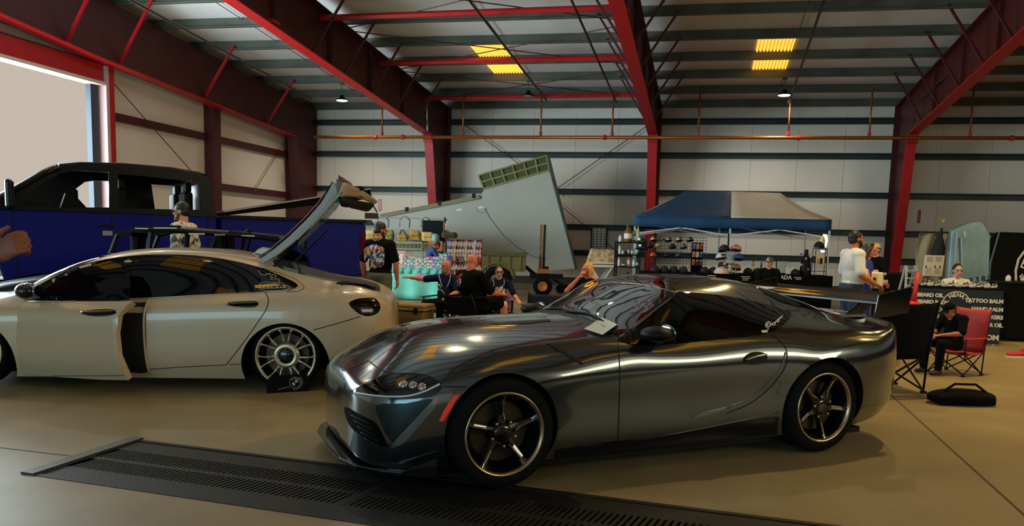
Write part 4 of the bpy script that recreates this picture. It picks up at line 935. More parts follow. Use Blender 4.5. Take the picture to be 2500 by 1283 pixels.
# upper cab, near side with two window openings
hood_z = tp(0, 488)[1]
xr = tp(528, 520)[0]
near = [tp(*q) for q in ((-60, 515), (0, 478), (60, 447), (110, 418), (145, 404), (200, 400), (300, 402), (420, 412), (485, 423), (505, 430), (514, 445), (528, 520), (300, 520), (-60, 520))]
wf_ = [tp(*q) for q in ((62, 482), (100, 450), (150, 422), (185, 416), (266, 420), (266, 506), (62, 506))]
wr_ = [tp(*q) for q in ((288, 424), (400, 434), (470, 440), (485, 450), (492, 512), (288, 508))]
plate(near, [wf_, wr_], nf(YN), (0, .07, 0), 'cab_side', M_tk, tr)
def wrap(L, y): return [Vector((x, y, z)) for x, z in L]
# far side: its own openings
YFR = .95
def tpf(px, py): p = TF.at_y(px, py, YFR); return (p.x, p.z)
fw_ = [tpf(*q) for q in ((175, 468), (207, 444), (230, 441), (266, 442), (266, 508), (212, 508))]
fr_ = [tpf(*q) for q in ((368, 450), (450, 455), (453, 514), (377, 512))]
plate(near, [fw_, fr_], nf(YFR - .07), (0, .07, 0), 'cab_side', M_tk, tr)
xw = [p[0] for p in near]
# roof, rear cab wall, windscreen with sun band, floor of the cab
rf = [near[i] for i in (4, 5, 6, 7, 8, 9)]
rows = [[Vector((x, y, z - .0 + .05 * (1 - (y / .95)**2))) for x, z in rf] for y in np.linspace(-.95, .95, 9)]
MB().sheet(rows).build('roof', M_tk, tr, smooth=True, solid=.05)
wsl = [near[i] for i in (1, 2, 3, 4)]
MB().sheet([[Vector((x, y, z - .015)) for x, z in wsl] for y in (-.86, .86)]).build('windshield', M_clear, tr)
for s in (-1, 1): MB().tube([Vector((x, s * .92, z - .02)) for x, z in wsl], .055, 8).build('a_pillar', M_tk, tr, smooth=True)
MB().box((near[10][0] - .02, 0, 1.75), (.06, 1.86, 1.0)).build('rear_wall', M_tk, tr)
# cab lower body with doors
zc = tp(300, 515)[1]
xf = near[0][0] - 1.6
low = [(xf, .75), (xf + .05, 1.35), (xf + .3, 1.48), (near[0][0], zc - .02), (near[11][0], zc), (near[11][0], .72), (xf + 1.9, .70), (xf + 1.82, 1.0), (xf + 1.5, 1.18), (xf + 1.0, 1.18), (xf + .68, 1.0), (xf + .62, .75)]
MB().prism([(x, -.99, z) for x, z in low], (0, 1.98, 0)).build('cab_body', M_tb, tr, bevel=.04)
for px in (30, 272, 505):
    MB().bar((tp(px, 512)[0], -.995, zc - .03), (tp(px, 512)[0] + .02, -.995, .8), .012, .012).build('door_gap', M_gap, tr)
MB().bar((near[1][0], -.985, zc - .01), (near[11][0], -.985, zc - .01), .05, .05).build('belt_moulding', M_tk, tr)
for px in (240, 470):
    x = tp(px, 540)[0]; hd = MB().bar((x, -1.02, zc - .22), (x + .2, -1.02, zc - .22), .03, .03).build('door_handle', M_tk, tr)
MB().box((tp(262, 545)[0], -.996, zc - .33), (.14, .006, .07)).build('fender_badge', M_steel, tr)
MB().bar((xf + 1.95, -1.02, .55), (near[11][0] - .1, -1.02, .55), .12, .06).build('running_board', M_black, tr)
# interior: dash, wheel, seats
ib = MB().prism([(near[1][0] + .1, -.85, 1.3), (near[1][0] + .5, -.85, 1.3), (near[1][0] + .5, -.85, zc + .12), (near[1][0] + .15, -.85, zc + .08)], (0, 1.7, 0)).build('dashboard', M_black, tr)
for y in (-.45, .45):
    for x in (near[4][0] + .55, near[4][0] + 1.5):
        st = MB().box((x, y, zc - .2), (.5, .5, .2)).box((x + .26, y, zc + .1), (.14, .48, .5)).build('seat', M_black, tr, bevel=.04); MB().box((x + .28, y, zc + .42), (.1, .26, .16)).build('headrest', M_black, st, bevel=.03)
swc = Vector((near[1][0] + .75, -.45, zc + .05)); MB().tube([swc + Vector((.06 * math.cos(a), .19 * math.sin(a), .18 * math.cos(a))) for a in np.linspace(0, 2 * math.pi, 21)], .016, 6, cap=False).build('steering_wheel', M_black, tr)
# towing mirrors
for s, q in ((-1, (35, 472)), (1, None)):
    x = tp(22, 470)[0] if s < 0 else tpf(182, 480)[0]
    zz = tp(22, 475)[1] if s < 0 else tpf(182, 488)[1]
    mm = MB().box((x, s * 1.18, zz), (.10, .26, .40)).build('mirror', M_tk, tr, bevel=.04); MB().bar((x, s * .93, zz - .05), (x, s * 1.08, zz - .03), .06, .1).build('mirror_arm', M_tk, mm)
    MB().box((x + .055, s * 1.18, zz + .02), (.01, .20, .30)).build('mirror_glass', pm('mirror_dark', (60, 70, 74), .05, metal=.9), mm)
# bed
xb0 = near[11][0] + .06; xb1 = TF.at_y(892, 560, YN)[0]; zb = tp(540, 531)[1]
bed = [(xb0, zb), (xb1 - .05, zb), (xb1, zb - .06), (xb1, .78), (xb1 - .95, .78), (xb1 - 1.05, 1.1), (xb1 - 1.35, 1.24), (xb1 - 1.75, 1.1), (xb1 - 1.85, .78), (xb0, .78)]
for s in (-1, 1): MB().prism([(x, s * .99, z) for x, z in bed], (0, -s * .08, 0)).build('bed_side', M_tb, tr, bevel=.03)
MB().box(((xb0 + xb1) / 2, 0, .95), (xb1 - xb0, 1.9, .06)).build('bed_floor', M_black, tr); MB().box((xb0 + .03, 0, (zb + .9) / 2), (.05, 1.9, zb - .9)).build('bed_front', M_tb, tr); MB().box((xb1 - .03, 0, (zb + .85) / 2), (.06, 1.9, zb - .9)).build('tailgate', M_tb, tr, bevel=.02)
for s in (-1, 1): MB().bar((xb0, s * .96, zb + .02), (xb1, s * .96, zb + .02), .09, .05).build('bed_rail', M_black, tr)
MB().box((xb1 - .06, -.995, zb - .32), (.1, .02, .3)).build('tail_light', pm('tail_red', (90, 8, 8)), tr)
MB().box((tp(701, 586)[0], -1.0, tp(701, 586)[1]), (.06, .02, .035)).build('side_marker', pm('amber', (226, 156, 50)), tr)
# raised bed cover
ra, rb = TF.at_y(548, 518, -.95), TF.at_y(905, 462, -.95)
d = (rb - ra).normalized(); upv = Vector((-d.z, 0, d.x))
cv = MB().prism([ra, rb, rb + upv * -.16, ra + upv * -.05], (0, 1.9, 0)).build('bed_cover', pm('vinyl_cover', (10, 11, 12), .9, spec=.1), tr, bevel=.015)
MB().bar(ra + upv * .01, rb + upv * .01, .03, .02).build('cover_seal', pm('pale_seal', (150, 144, 130), .5), cv)
MB().tube([ra + d * 1.1 + Vector((0, .2, -.05)), Vector((ra.x + 1.25, -.75, zb))], .014, 6).build('cover_strut', M_steel, cv)
# off-road wheels
for x in (xf + 1.25, xb1 - 1.4):
    for s in (-1, 1):
        t_ = MB().lathe([(.25, -.3), (.42, -.3), (.46, -.24), (.46, -.06), (.42, 0), (.27, .01), (.25, -.02), (.12, -.06), (0, -.06)], (x, s * 1.0, .46), 32, Vector((0, s, 0))).build('wheel', M_rubber, tr, smooth=True)
        MB().lathe([(.25, -.02), (.22, .0), (.1, -.03), (0, -.02)], (x, s * 1.01, .46), 20, Vector((0, s, 0))).build('rim', M_barrel, t_, smooth=True)
MB().box(((xf + xb1) / 2, 0, .62), (xb1 - xf - .8, .9, .2)).build('chassis', M_black, tr)
MB().box((xf - .05, 0, .8), (.25, 1.95, .35)).build('front_bumper', M_black, tr, bevel=.05)
# ---- black car with roof bars, between the white car and the pickup
A = at_d(470, 600, 8.98); KF = Frame((A.x, A.y, 0), math.radians(15))
kc = thing('black_car', 'black car with open windows and roof bars parked behind the white car', 'car', KF.O, KF.a)
def kp(px, py, y=0.0): p = KF.at_y(px, py, y); return Vector((p.x, y, p.z))
TBk = []
for x, w, zt_, zh in ((-2.75, .45, .62, .68), (-2.6, .72, .72, .76), (-2.0, .84, .86, .90), (-1.2, .88, .97, 1.0), (0, .89, 1.0, 1.02), (.9, .88, 1.02, 1.04), (1.35, .80, .98, 1.0), (1.5, .6, .86, .9)):
    w *= .80; TBk.append((x, .22, (w * .9, .24), (w * .97, .4), (w, .58), (w * .99, .75), (w * .95, zt_ - .04), (w * .8, zt_), (w * .4, zh), zh))
kb = loft_body(TBk, nx=50, per=4).build('body', M_tk, kc, smooth=True); kb.location.y = .77
def kside(y):
    return {k: kp(*v, y) for k, v in dict(a0=(262, 612), a1=(288, 572), r1=(330, 562), r2=(420, 562), r3=(530, 571), r4=(640, 580), r5=(690, 588), b0=(363, 612), b1=(368, 566), c0=(518, 612), c1=(530, 574), d0=(690, 620)).items()}
for y in (0.10, 1.38):
    k = {kk: Vector((vv.x, y, vv.z)) for kk, vv in kside(0.10).items()}
    MB().tube([k['a0'] + Vector((0, 0, -.12)), k['a1']], .03, 6).build('a_pillar', M_tk, kc); MB().tube([k['b0'], k['b1']], .035, 6).build('b_pillar', M_tk, kc); MB().tube([k['c0'], k['c1']], .03, 6).build('c_pillar', M_tk, kc)
    MB().tube([k['r5'], k['d0']], .05, 6).build('d_pillar', M_tk, kc)
    MB().tube([k['a1'], k['r1'], k['r2'], k['r3'], k['r4'], k['r5']], .028, 6).build('roof_rail', M_tk, kc)
kk = {a: v for a, v in kside(0.10).items()}
line = [kk['a1'], kk['r1'], kk['r2'], kk['r3'], kk['r4'], kk['r5']]
MB().sheet([[Vector((p.x, y, p.z + (.03 if 0.2 < y < 1.3 else 0))) for p in line] for y in (.1, .4, .75, 1.1, 1.38)]).build('roof', M_tk, kc, smooth=True, solid=.03)
pale = pm('pale_bar', (176, 166, 150), .35, metal=.3)
for x0_, x1_, y_ in ((330, 362, 557), (376, 432, 556), (460, 500, 570), (524, 550, 572), (590, 622, 575)):
    a, b = kp(x0_, y_, .08), kp(x1_, y_ + .6, .08); MB().bar(a, b, .012, .014).build('roof_bar_strip', pale, kc)
MB().bar(kp(330, 553, .12), kp(440, 553, .12), .06, .03).build('roof_bar', M_black, kc); MB().bar(kp(560, 566, .12), kp(680, 580, .12), .06, .03).build('roof_bar', M_black, kc)
for px in (318, 530):
    p = kp(px, 590, .35); MB().box(p + Vector((.08, .1, -.06)), (.12, .42, .34)).build('seat', M_black, kc, bevel=.05)
sw = kp(600, 592, .3)
MB().tube([sw + Vector((.03 * math.cos(a), .17 * math.sin(a), .16 * math.cos(a))) for a in np.linspace(0, 2 * math.pi, 17)], .013, 5, cap=False).build('steering_wheel', M_black, kc)
for x in (-1.9, .75):
    for y in (.05, 1.48): MB().lathe([(.2, -.2), (.3, -.2), (.32, -.15), (.32, -.05), (.29, 0), (.2, .005), (0, -.03)], (x, y, .32), 24, Vector((0, -1 if y < 1 else 1, 0))).build('wheel', M_rubber, kc, smooth=True)
lime = pm('lime_paint', (128, 176, 34), .35, coat=.5)
MB().sheet([[Vector((x, y + .77, z + .012)) for x, z in ((-2.55, .775), (-2.0, .905), (-1.5, .965))] for y in (-.35, .35)]).build('hood_stripe', lime, kc)
# ================================================================== PEOPLE
def remesh(mb, voxel, it=3, fac=.5):
    me = bpy.data.meshes.new('tmp'); me.from_pydata(mb.v, [], mb.f); o = bpy.data.objects.new('tmp', me); COL.objects.link(o)
    md = o.modifiers.new('r', 'REMESH'); md.mode = 'VOXEL'; md.voxel_size = voxel; md.use_smooth_shade = True
    if it: sm = o.modifiers.new('s', 'SMOOTH'); sm.factor = fac; sm.iterations = it
    bpy.context.view_layer.update(); dg = bpy.context.evaluated_depsgraph_get(); out = bpy.data.meshes.new_from_object(o.evaluated_get(dg))
    bpy.data.objects.remove(o); bpy.data.meshes.remove(me); out.polygons.foreach_set('use_smooth', [True] * len(out.polygons)); return out
def cap(m, a, b, ra, rb, n=12, sq=1.0, sqax=None):
    """closed tapered capsule"""
    a = Vector(a); b = Vector(b); d = b - a; L = max(d.length, 1e-5); d, s, t = basis(d); prof = []
    for i in range(5): ph = math.pi / 2 * i / 4; prof.append((-ra * math.cos(ph), ra * math.sin(ph)))
    for i in range(5): ph = math.pi / 2 * i / 4; prof.append((L + rb * math.sin(ph), rb * math.cos(ph)))
    vs = []
    for z, r in prof:
        for j in range(n): an = 2 * math.pi * j / n; vs.append(a + d * z + s * (r * math.cos(an)) + t * (r * math.sin(an)))
    k = len(prof); m.add(vs, [(i * n + j, i * n + (j + 1) % n, (i + 1) * n + (j + 1) % n, (i + 1) * n + j) for i in range(k - 1) for j in range(n)] + [tuple(range(n - 1, -1, -1)), tuple(range((k - 1) * n, k * n))])
SKIN = {}
def skin(n, c): SKIN[n] = pm('skin_' + n, c, 0.55, var=.08, vs=12)
skin('fair', (206, 144, 116)); skin('ruddy', (196, 112, 82)); skin('tan', (168, 100, 70)); skin('deep', (122, 70, 48)); skin('pale', (214, 160, 134))
def hand(m, wrist, d, nrm, side, curl=.5, spread=.18, scale=1.0, pose=None):
    """palm with five fingers; d: direction of the fingers, nrm: back of the hand, side: +1 thumb along d x nrm"""
    d = d.normalized(); nrm = (nrm - d * nrm.dot(d)).normalized(); lat = d.cross(nrm) * side; w = Vector(wrist); s = scale
    m.ell(w + d * .045 * s, (.050 * s, .040 * s, .017 * s), 12, 8, ax=(d, lat, nrm))
    m.ell(w + d * .07 * s, (.030 * s, .042 * s, .015 * s), 12, 8, ax=(d, lat, nrm))
    for i, (off, ln) in enumerate(((.032, .070), (.011, .078), (-.011, .073), (-.031, .058))):
        base = w + d * .082 * s + lat * off * s; fd = (d + lat * (off * spread * 20 * .25)).normalized(); c = curl if not isinstance(curl, (list, tuple)) else curl[i]
        p = base; an = 0
        for q, f in enumerate((.45, .32, .23)):
            an += c * (.75 if q == 0 else .95); dd = fd * math.cos(an) - nrm * math.sin(an); e = p + dd * ln * f * s
            cap(m, p, e, (.0095 - q * .0009) * s, (.0088 - q * .0009) * s, 8); p = e
    b = w + d * .02 * s + lat * .030 * s; t1 = b + (d * .55 + lat * .75 - nrm * .25).normalized() * .042 * s; t2 = t1 + (d * .9 + lat * .25 - nrm * .25 * (1 + curl if not isinstance(curl, (list, tuple)) else 1.4)).normalized() * .034 * s
    cap(m, b, t1, .0135 * s, .011 * s, 8); cap(m, t1, t2, .0108 * s, .0085 * s, 8)
STAND = dict(pelvis=(0, 0, .95), chest=(0, 0, 1.27), neck=(0, 0, 1.46), head=(0, .025, 1.615), hr=(.088, 0, .91), kr=(.10, .02, .50), ar=(.10, -.03, .085), hl=(-.088, 0, .91), kl=(-.10, .02, .50), al=(-.10, -.03, .085),
             sr=(.175, -.01, 1.405), er=(.235, -.04, 1.13), wr=(.235, .06, .88), sl=(-.175, -.01, 1.405), el=(-.235, -.04, 1.13), wl=(-.235, .06, .88), tr=(0, 1, 0), tl=(0, 1, 0))
SIT = dict(pelvis=(0, -.02, .52), chest=(0, -.09, .83), neck=(0, -.10, 1.02), head=(0, -.06, 1.17), hr=(.095, .02, .50), kr=(.15, .44, .53), ar=(.14, .46, .10), hl=(-.095, .02, .50), kl=(-.15, .44, .53), al=(-.14, .46, .10),
           sr=(.18, -.10, .965), er=(.25, .02, .72), wr=(.20, .24, .66), sl=(-.18, -.10, .965), el=(-.25, .02, .72), wl=(-.20, .24, .66), tr=(0, 1, 0), tl=(0, 1, 0))
def person(label, base, face, pose, sk='fair', hair=None, hairstyle='short', shirt=None, sleeve=.75, pants=None, plen='long', shoe=None, belly=0.0, build=1.0, scale=1.0, hyaw=0, hpitch=0, voxel=.011,
           beard=None, glasses=None, capc=None, hcurl=(.5, .5), hcolor=None, group=None, longhair=False, handd=None):
    J = dict(STAND if pose[0] == 'stand' else SIT); J.update(pose[1]); J = {k: Vector(v) for k, v in J.items()}
    h = FWD.copy(); h.z = 0; h.normalize(); r = RIGHT.copy(); r.z = 0; r.normalize(); a = math.radians(face); hv = h * math.cos(a) - r * math.sin(a)
    root = thing('person', label, 'person', (base[0], base[1], base[2] if len(base) > 2 else 0), math.atan2(-hv.x, hv.y), group); root.scale = (scale,) * 3
    B = build; S_ = SKIN[sk]
    HM = Matrix.Translation(J['head']) @ Matrix.Rotation(math.radians(hyaw), 4, 'Z') @ Matrix.Rotation(math.radians(hpitch), 4, 'X')
    hx, hy_, hz = (HM.to_3x3() @ Vector(v) for v in ((1, 0, 0), (0, 1, 0), (0, 0, 1))); HA = (hx, hy_, hz)
    def hp(x, y, z): return HM @ Vector((x, y, z))
    m = MB()
    # head and neck
    m.ell(hp(0, -.008, .03), (.074, .094, .092), 18, 12, HA); m.ell(hp(0, .022, -.045), (.055, .064, .066), 16, 10, HA); m.ell(hp(0, .045, -.078), (.032, .035, .03), 12, 8, HA)
    cap(m, hp(0, .082, .012), hp(0, .098, -.022), .010, .0155, 8); m.ell(hp(0, .083, -.053), (.024, .012, .010), 10, 6, HA)
    m.ell(hp(0, .072, .030), (.058, .018, .012), 12, 6, HA)
    for s in (-1, 1): m.ell(hp(s * .076, -.005, -.006), (.010, .020, .031), 10, 8, HA); m.ell(hp(s * .044, .058, -.02), (.020, .02, .018), 10, 8, HA)
    cap(m, J['neck'] - Vector((0, 0, .03)), hp(0, -.02, -.06), .060 * B, .056 * B)
    # torso
    up = (J['neck'] - J['pelvis']).normalized(); fw = Vector((0, 1, 0)); fw = (fw - up * fw.dot(up)).normalized(); rt = fw.cross(up); TA = (rt, fw, up)
    mid = J['pelvis'].lerp(J['chest'], .5)
    def torso(mm, e, lo=True):
        mm.ell(J['chest'] + up * .02, (.158 * B + e, .112 * B + e, .20 + e), 18, 12, TA); mm.ell(mid + fw * (.012 + belly * .5), (.142 * B + e + belly * .4, .108 * B + e + belly * .55, .17 + e), 18, 12, TA)
        if lo: mm.ell(J['pelvis'] + up * .01, (.155 * B + e, .112 * B + e, .125 + e), 18, 12, TA)
        cap(mm, J['sl'] + up * -.005, J['sr'] + up * -.005, .066 * B + e, .066 * B + e); cap(mm, J['neck'] + up * -.02, J['sr'].lerp(J['neck'], .35) , .055 * B + e, .05 * B + e); cap(mm, J['neck'] + up * -.02, J['sl'].lerp(J['neck'], .35), .055 * B + e, .05 * B + e)
    torso(m, -.008)
    for q in 'rl':
        cap(m, J['s' + q], J['e' + q], .050 * B, .041 * B); cap(m, J['e' + q], J['w' + q], .041 * B, .027 * B)
        f = J['e' + q].lerp(J['w' + q], .3); cap(m, f, J['e' + q].lerp(J['w' + q], .45), .043 * B, .038 * B)
        cap(m, J['h' + q], J['k' + q], .084 * B, .056 * B); cap(m, J['k' + q], J['a' + q], .054 * B, .034 * B); kc_ = J['k' + q].lerp(J['a' + q], .3) - J['t' + q] * .012; cap(m, kc_, J['k' + q].lerp(J['a' + q], .5), .056 * B, .044 * B)
        cap(m, J['a' + q] + Vector((0, 0, -.03)) - J['t' + q] * .03, J['a' + q] + Vector((0, 0, -.045)) + J['t' + q] * .14, .036, .030)
        d = (J['w' + q] - J['e' + q]).normalized(); sd = 1 if q == 'r' else -1
        hd = (handd or {}).get(q); dd, nn = (Vector(hd[0]), Vector(hd[1])) if hd else (d, Vector((sd, 0, 0)) if abs(d.z) > .6 else Vector((0, 0, 1)))
        hand(m, J['w' + q], dd, nn, (1 if dd.cross(nn).dot(Vector((0, 1, 0)) if abs(d.z) > .6 else Vector((-sd, 0, 0))) > 0 else -1), hcurl[0 if q == 'r' else 1], scale=B)
    body = link('body', remesh(m, voxel * .8, 2, .4), S_, root)
    if shirt is not None:
        m = MB(); torso(m, .008 * B, lo=True)
        for q in 'rl':
            if sleeve > 0:
                f = min(sleeve, 1); cap(m, J['s' + q], J['s' + q].lerp(J['e' + q], f), .066 * B, .062 * B)
                if sleeve > 1: cap(m, J['e' + q], J['e' + q].lerp(J['w' + q], sleeve - 1), .056 * B, .045 * B)
        link('shirt', remesh(m, voxel, 3), shirt, root)
    if pants is not None:
        m = MB(); m.ell(J['pelvis'] - up * .01, (.166 * B + belly * .3, .122 * B + belly * .3, .11), 16, 10, TA)
        for q in 'rl':
            fr = {'long': 1, 'shorts': .92, 'brief': .45}[plen]; cap(m, J['h' + q], J['h' + q].lerp(J['k' + q], fr), .102 * B, .078 * B if plen != 'long' else .07 * B)
            if plen == 'long': cap(m, J['k' + q], J['k' + q].lerp(J['a' + q], .95), .070 * B, .055 * B)
        link('shorts' if plen != 'long' else 'trousers', remesh(m, voxel, 3), pants, root)
    if shoe is not None:
        for q in 'rl':
            m = MB(); t = J['t' + q]; a0 = J['a' + q]; cap(m, a0 + Vector((0, 0, -.042)) - t * .035, a0 + Vector((0, 0, -.048)) + t * .15, .044, .038); cap(m, a0, a0 + Vector((0, 0, -.03)), .042, .045); link('shoe', remesh(m, voxel, 2), shoe, root)
    # face
    for s in (-1, 1):
        MB().ell(hp(s * .032, .078, .008), (.0125, .008, .0065), 10, 6, HA).build('eye', pm('eye_dark', (24, 20, 18), .2), root, smooth=True)
        if hair is not None: MB().ell(hp(s * .034, .083, .026), (.020, .006, .0045), 8, 5, HA).build('eyebrow', hair, root, smooth=True)
    MB().ell(hp(0, .094, -.053), (.021, .006, .0045), 10, 5, HA).build('mouth', pm('lips', (130, 62, 54), .5), root, smooth=True)
    if hair is not None and hairstyle != 'bald':
        m = MB(); m.ell(hp(0, -.022, .045), (.084, .096, .090), 18, 12, HA)
        if hairstyle == 'long':
            m.ell(hp(0, -.05, -.02), (.085, .07, .10), 16, 10, HA); m.ell(hp(0, -.07, -.11), (.075, .045, .10), 14, 10, HA)
            for s in (-1, 1): cap(m, hp(s * .078, -.0, .03), hp(s * .085, -.02, -.12), .026, .02)
        elif hairstyle == 'tail': cap(m, hp(0, -.09, .0), hp(0, -.12, -.14), .035, .018)
        elif hairstyle == 'short': m.ell(hp(0, -.045, -.005), (.079, .065, .075), 16, 10, HA)
        # keep the face clear: cut by pushing front verts back
        me = remesh(m, voxel * .9, 2); I = HM.inverted()
        for v in me.vertices:
            p = I @ v.co
            lim = .062 if p.z > .075 else .04 + .3 * max(p.z - .0, -.1) 
            if p.y > lim and p.z < .095: p.y = lim - .02; v.co = HM @ p
        link('hair', me, hair, root)
    if beard is not None:
        m = MB(); m.ell(hp(0, .048, -.088), (.052, .05, .042), 14, 9, HA)
        for s in (-1, 1): cap(m, hp(s * .066, .012, -.02), hp(s * .04, .05, -.085), .018, .026)
        m.ell(hp(0, .088, -.036), (.028, .010, .007), 10, 6, HA)
        if hairstyle == 'longbeard' or beard == MATS.get('hair_auburn'): cap(m, hp(0, .06, -.10), hp(0, .05, -.19), .045, .02)
        link('beard', remesh(m, voxel * .8, 2), beard, root)
    if glasses is not None:
        g = MB()
        for s in (-1, 1): g.ell(hp(s * .034, .094, .008), (.027, .006, .019), 14, 8, HA)
        gl = g.build('glasses', glasses, root, smooth=True)
        for s in (-1, 1): MB().tube([hp(s * .06, .09, .012), hp(s * .078, .0, .008)], .003, 5).build('temple_arm', M_black, gl)
        MB().tube([hp(-.012, .098, .010), hp(.012, .098, .010)], .003, 5).build('bridge', M_black, gl)
    if capc is not None:
        m = MB(); n = 20; rows = []
        for i in range(7):
            ph = math.pi / 2 * i / 6; rows.append([hp(.088 * math.cos(ph) * math.cos(2 * math.pi * j / n), -.008 + .104 * math.cos(ph) * math.sin(2 * math.pi * j / n), .042 + .095 * math.sin(ph)) for j in range(n + 1)])
        m.sheet(rows); cp = m.build('cap', capc, root, smooth=True, solid=.006)
        rows = [[hp(x, .085 + y0 * (1 - (x / .085)**2 * .55), .046 - .012 * y0 / .075 - .02 * (x / .08)**2) for x in np.linspace(-.078, .078, 9)] for y0 in (0, .035, .075)]
        MB().sheet(rows).build('brim', capc, cp, smooth=True, solid=.006)
    return root
def stand_at(px, py, dep):
    """ground point below a head-top pixel at a depth, and the height of that head top"""
    p = at_d(px, py, dep); return (p.x, p.y), p.z
HB = pm('hair_black', (20, 16, 14), .5); HBR = pm('hair_brown', (44, 30, 22), .5); HA_ = pm('hair_auburn', (110, 52, 28), .55); HG = pm('hair_grey', (120, 112, 104), .6); HBL = pm('hair_blonde', (190, 138, 84), .5, var=.2, vs=20)
BLK = pm('black_cloth', (10, 11, 12), .9, spec=.1); NVY = pm('navy_cloth', (16, 24, 52), .85, spec=.15); WHT = pm('white_cloth', (206, 202, 196), .8); KHK = pm('khaki_cloth', (96, 94, 76), .85, var=.25, vs=9); JEAN = pm('denim', (40, 52, 74), .85, var=.15)
BLU = pm('blue_cloth', (30, 52, 150), .8); SHOE = pm('dark_shoe', (26, 24, 24), .6); SUNG = pm('sunglass_lens', (14, 18, 22), .05, coat=1); CLRG = pm('spectacles', (60, 60, 64), .1, coat=1, alpha=.55)
def print_mat(name, cols, scale, thr=None):
    m = bpy.data.materials.new(name); m.use_nodes = True; nt = m.node_tree; b = nt.nodes['Principled BSDF']; b.inputs['Roughness'].default_value = .8
    tc = nt.nodes.new('ShaderNodeTexCoord'); v = nt.nodes.new('ShaderNodeTexVoronoi'); v.inputs['Scale'].default_value = scale; n = nt.nodes.new('ShaderNodeTexNoise'); n.inputs['Scale'].default_value = scale * .6; n.inputs['Detail'].default_value = 6
    mx = nt.nodes.new('ShaderNodeMix'); mx.data_type = 'RGBA'; mx.inputs[0].default_value = .5; r = nt.nodes.new('ShaderNodeValToRGB'); r.color_ramp.interpolation = 'CONSTANT'
    while len(r.color_ramp.elements) < len(cols): r.color_ramp.elements.new(.5)
    for i, c in enumerate(cols): r.color_ramp.elements[i].position = (.25 + .5 * i / len(cols)) if i else 0.0; r.color_ramp.elements[i].color = (*rgb(*c), 1)
    nt.links.new(tc.outputs['Object'], v.inputs['Vector']); nt.links.new(tc.outputs['Object'], n.inputs['Vector']); nt.links.new(v.outputs['Color'], mx.inputs[6]); nt.links.new(n.outputs['Color'], mx.inputs[7]); nt.links.new(mx.outputs[2], r.inputs['Fac']); nt.links.new(r.outputs['Color'], b.inputs['Base Color'])
    MATS[name] = m; return m
TATS = print_mat('tattoo_print_shirt', [(40, 44, 52), (196, 190, 180), (206, 200, 190), (60, 80, 96), (204, 198, 188), (150, 110, 40), (190, 184, 176)], 14)
GRAPH = print_mat('car_print', [(16, 22, 60), (200, 204, 206), (40, 70, 140), (214, 150, 60), (28, 34, 84), (206, 206, 206), (196, 90, 50)], 22)
def child(root, nm): return next(c for c in root.children if c.name.split('.')[0] == nm)
def shirt_patch(root, poly, mat, nm, off=.006, grid=12, part='shirt', thick=0.0):
    bpy.context.view_layer.update(); o = child(root, part); F = Frame((0, 0, 0), 0); F.M = root.matrix_world.copy(); F.I = F.M.inverted()
    return patch(bvh_of(o), F, 'px', poly, off, grid, nm, mat, root, thick=thick, largest=True)
def shirt_line(root, pts, r, mat, nm, part='shirt', off=.004):
    bpy.context.view_layer.update(); o = child(root, part); F = Frame((0, 0, 0), 0); F.M = root.matrix_world.copy(); F.I = F.M.inverted()
    return groove(bvh_of(o), F, 'px', pts, r, nm, mat, root, 4, off)
# 1 bearded man in the printed shirt
b, z = stand_at(446, 492, 11.0)
p = person('bearded man with glasses in a white printed shirt walking past the blue pickup', b, 80, ('stand', {}), 'fair', HB, 'short', TATS, .8, pants=BLK, shoe=SHOE, scale=z / 1.745, beard=HA_, glasses=CLRG, build=1.08, belly=.03, hyaw=14, hpitch=-6)
shirt_patch(p, smooth_poly([(478, 548), (492, 543), (506, 552), (510, 563), (498, 570), (484, 563)], 3), print_mat('orange_print', [(60, 40, 20), (206, 150, 50), (120, 70, 20), (214, 160, 60)], 30), 'shirt_print')
# 2 man from behind in black tee
b, z = stand_at(928, 541, 11.3)
p = person('man seen from behind in a black graphic tee and khaki shorts', b, -14, ('stand', dict(er=(.27, -.03, 1.14), wr=(.27, .03, .89), el=(-.27, -.03, 1.14), wl=(-.265, .04, .90))), 'ruddy', HBR, 'short', BLK, .82, KHK, 'shorts', SHOE, belly=.03, build=1.12, scale=z / 1.745, hyaw=-48, hpitch=-14, beard=HBR, voxel=.010)
shirt_patch(p, smooth_poly([(890, 606), (900, 600), (914, 597), (928, 600), (937, 606), (938, 630), (935, 648), (920, 654), (904, 653), (891, 642), (889, 620)], 3), GRAPH, 'back_print')
shirt_line(p, [(908, 579), (914, 586), (926, 586), (932, 581)], .006, M_steel, 'neck_chain')
shirt_line(p, [(905, 576), (914, 581), (928, 580)], .018, pm('yellow_bandana', (200, 150, 50), .8), 'bandana', 'body')
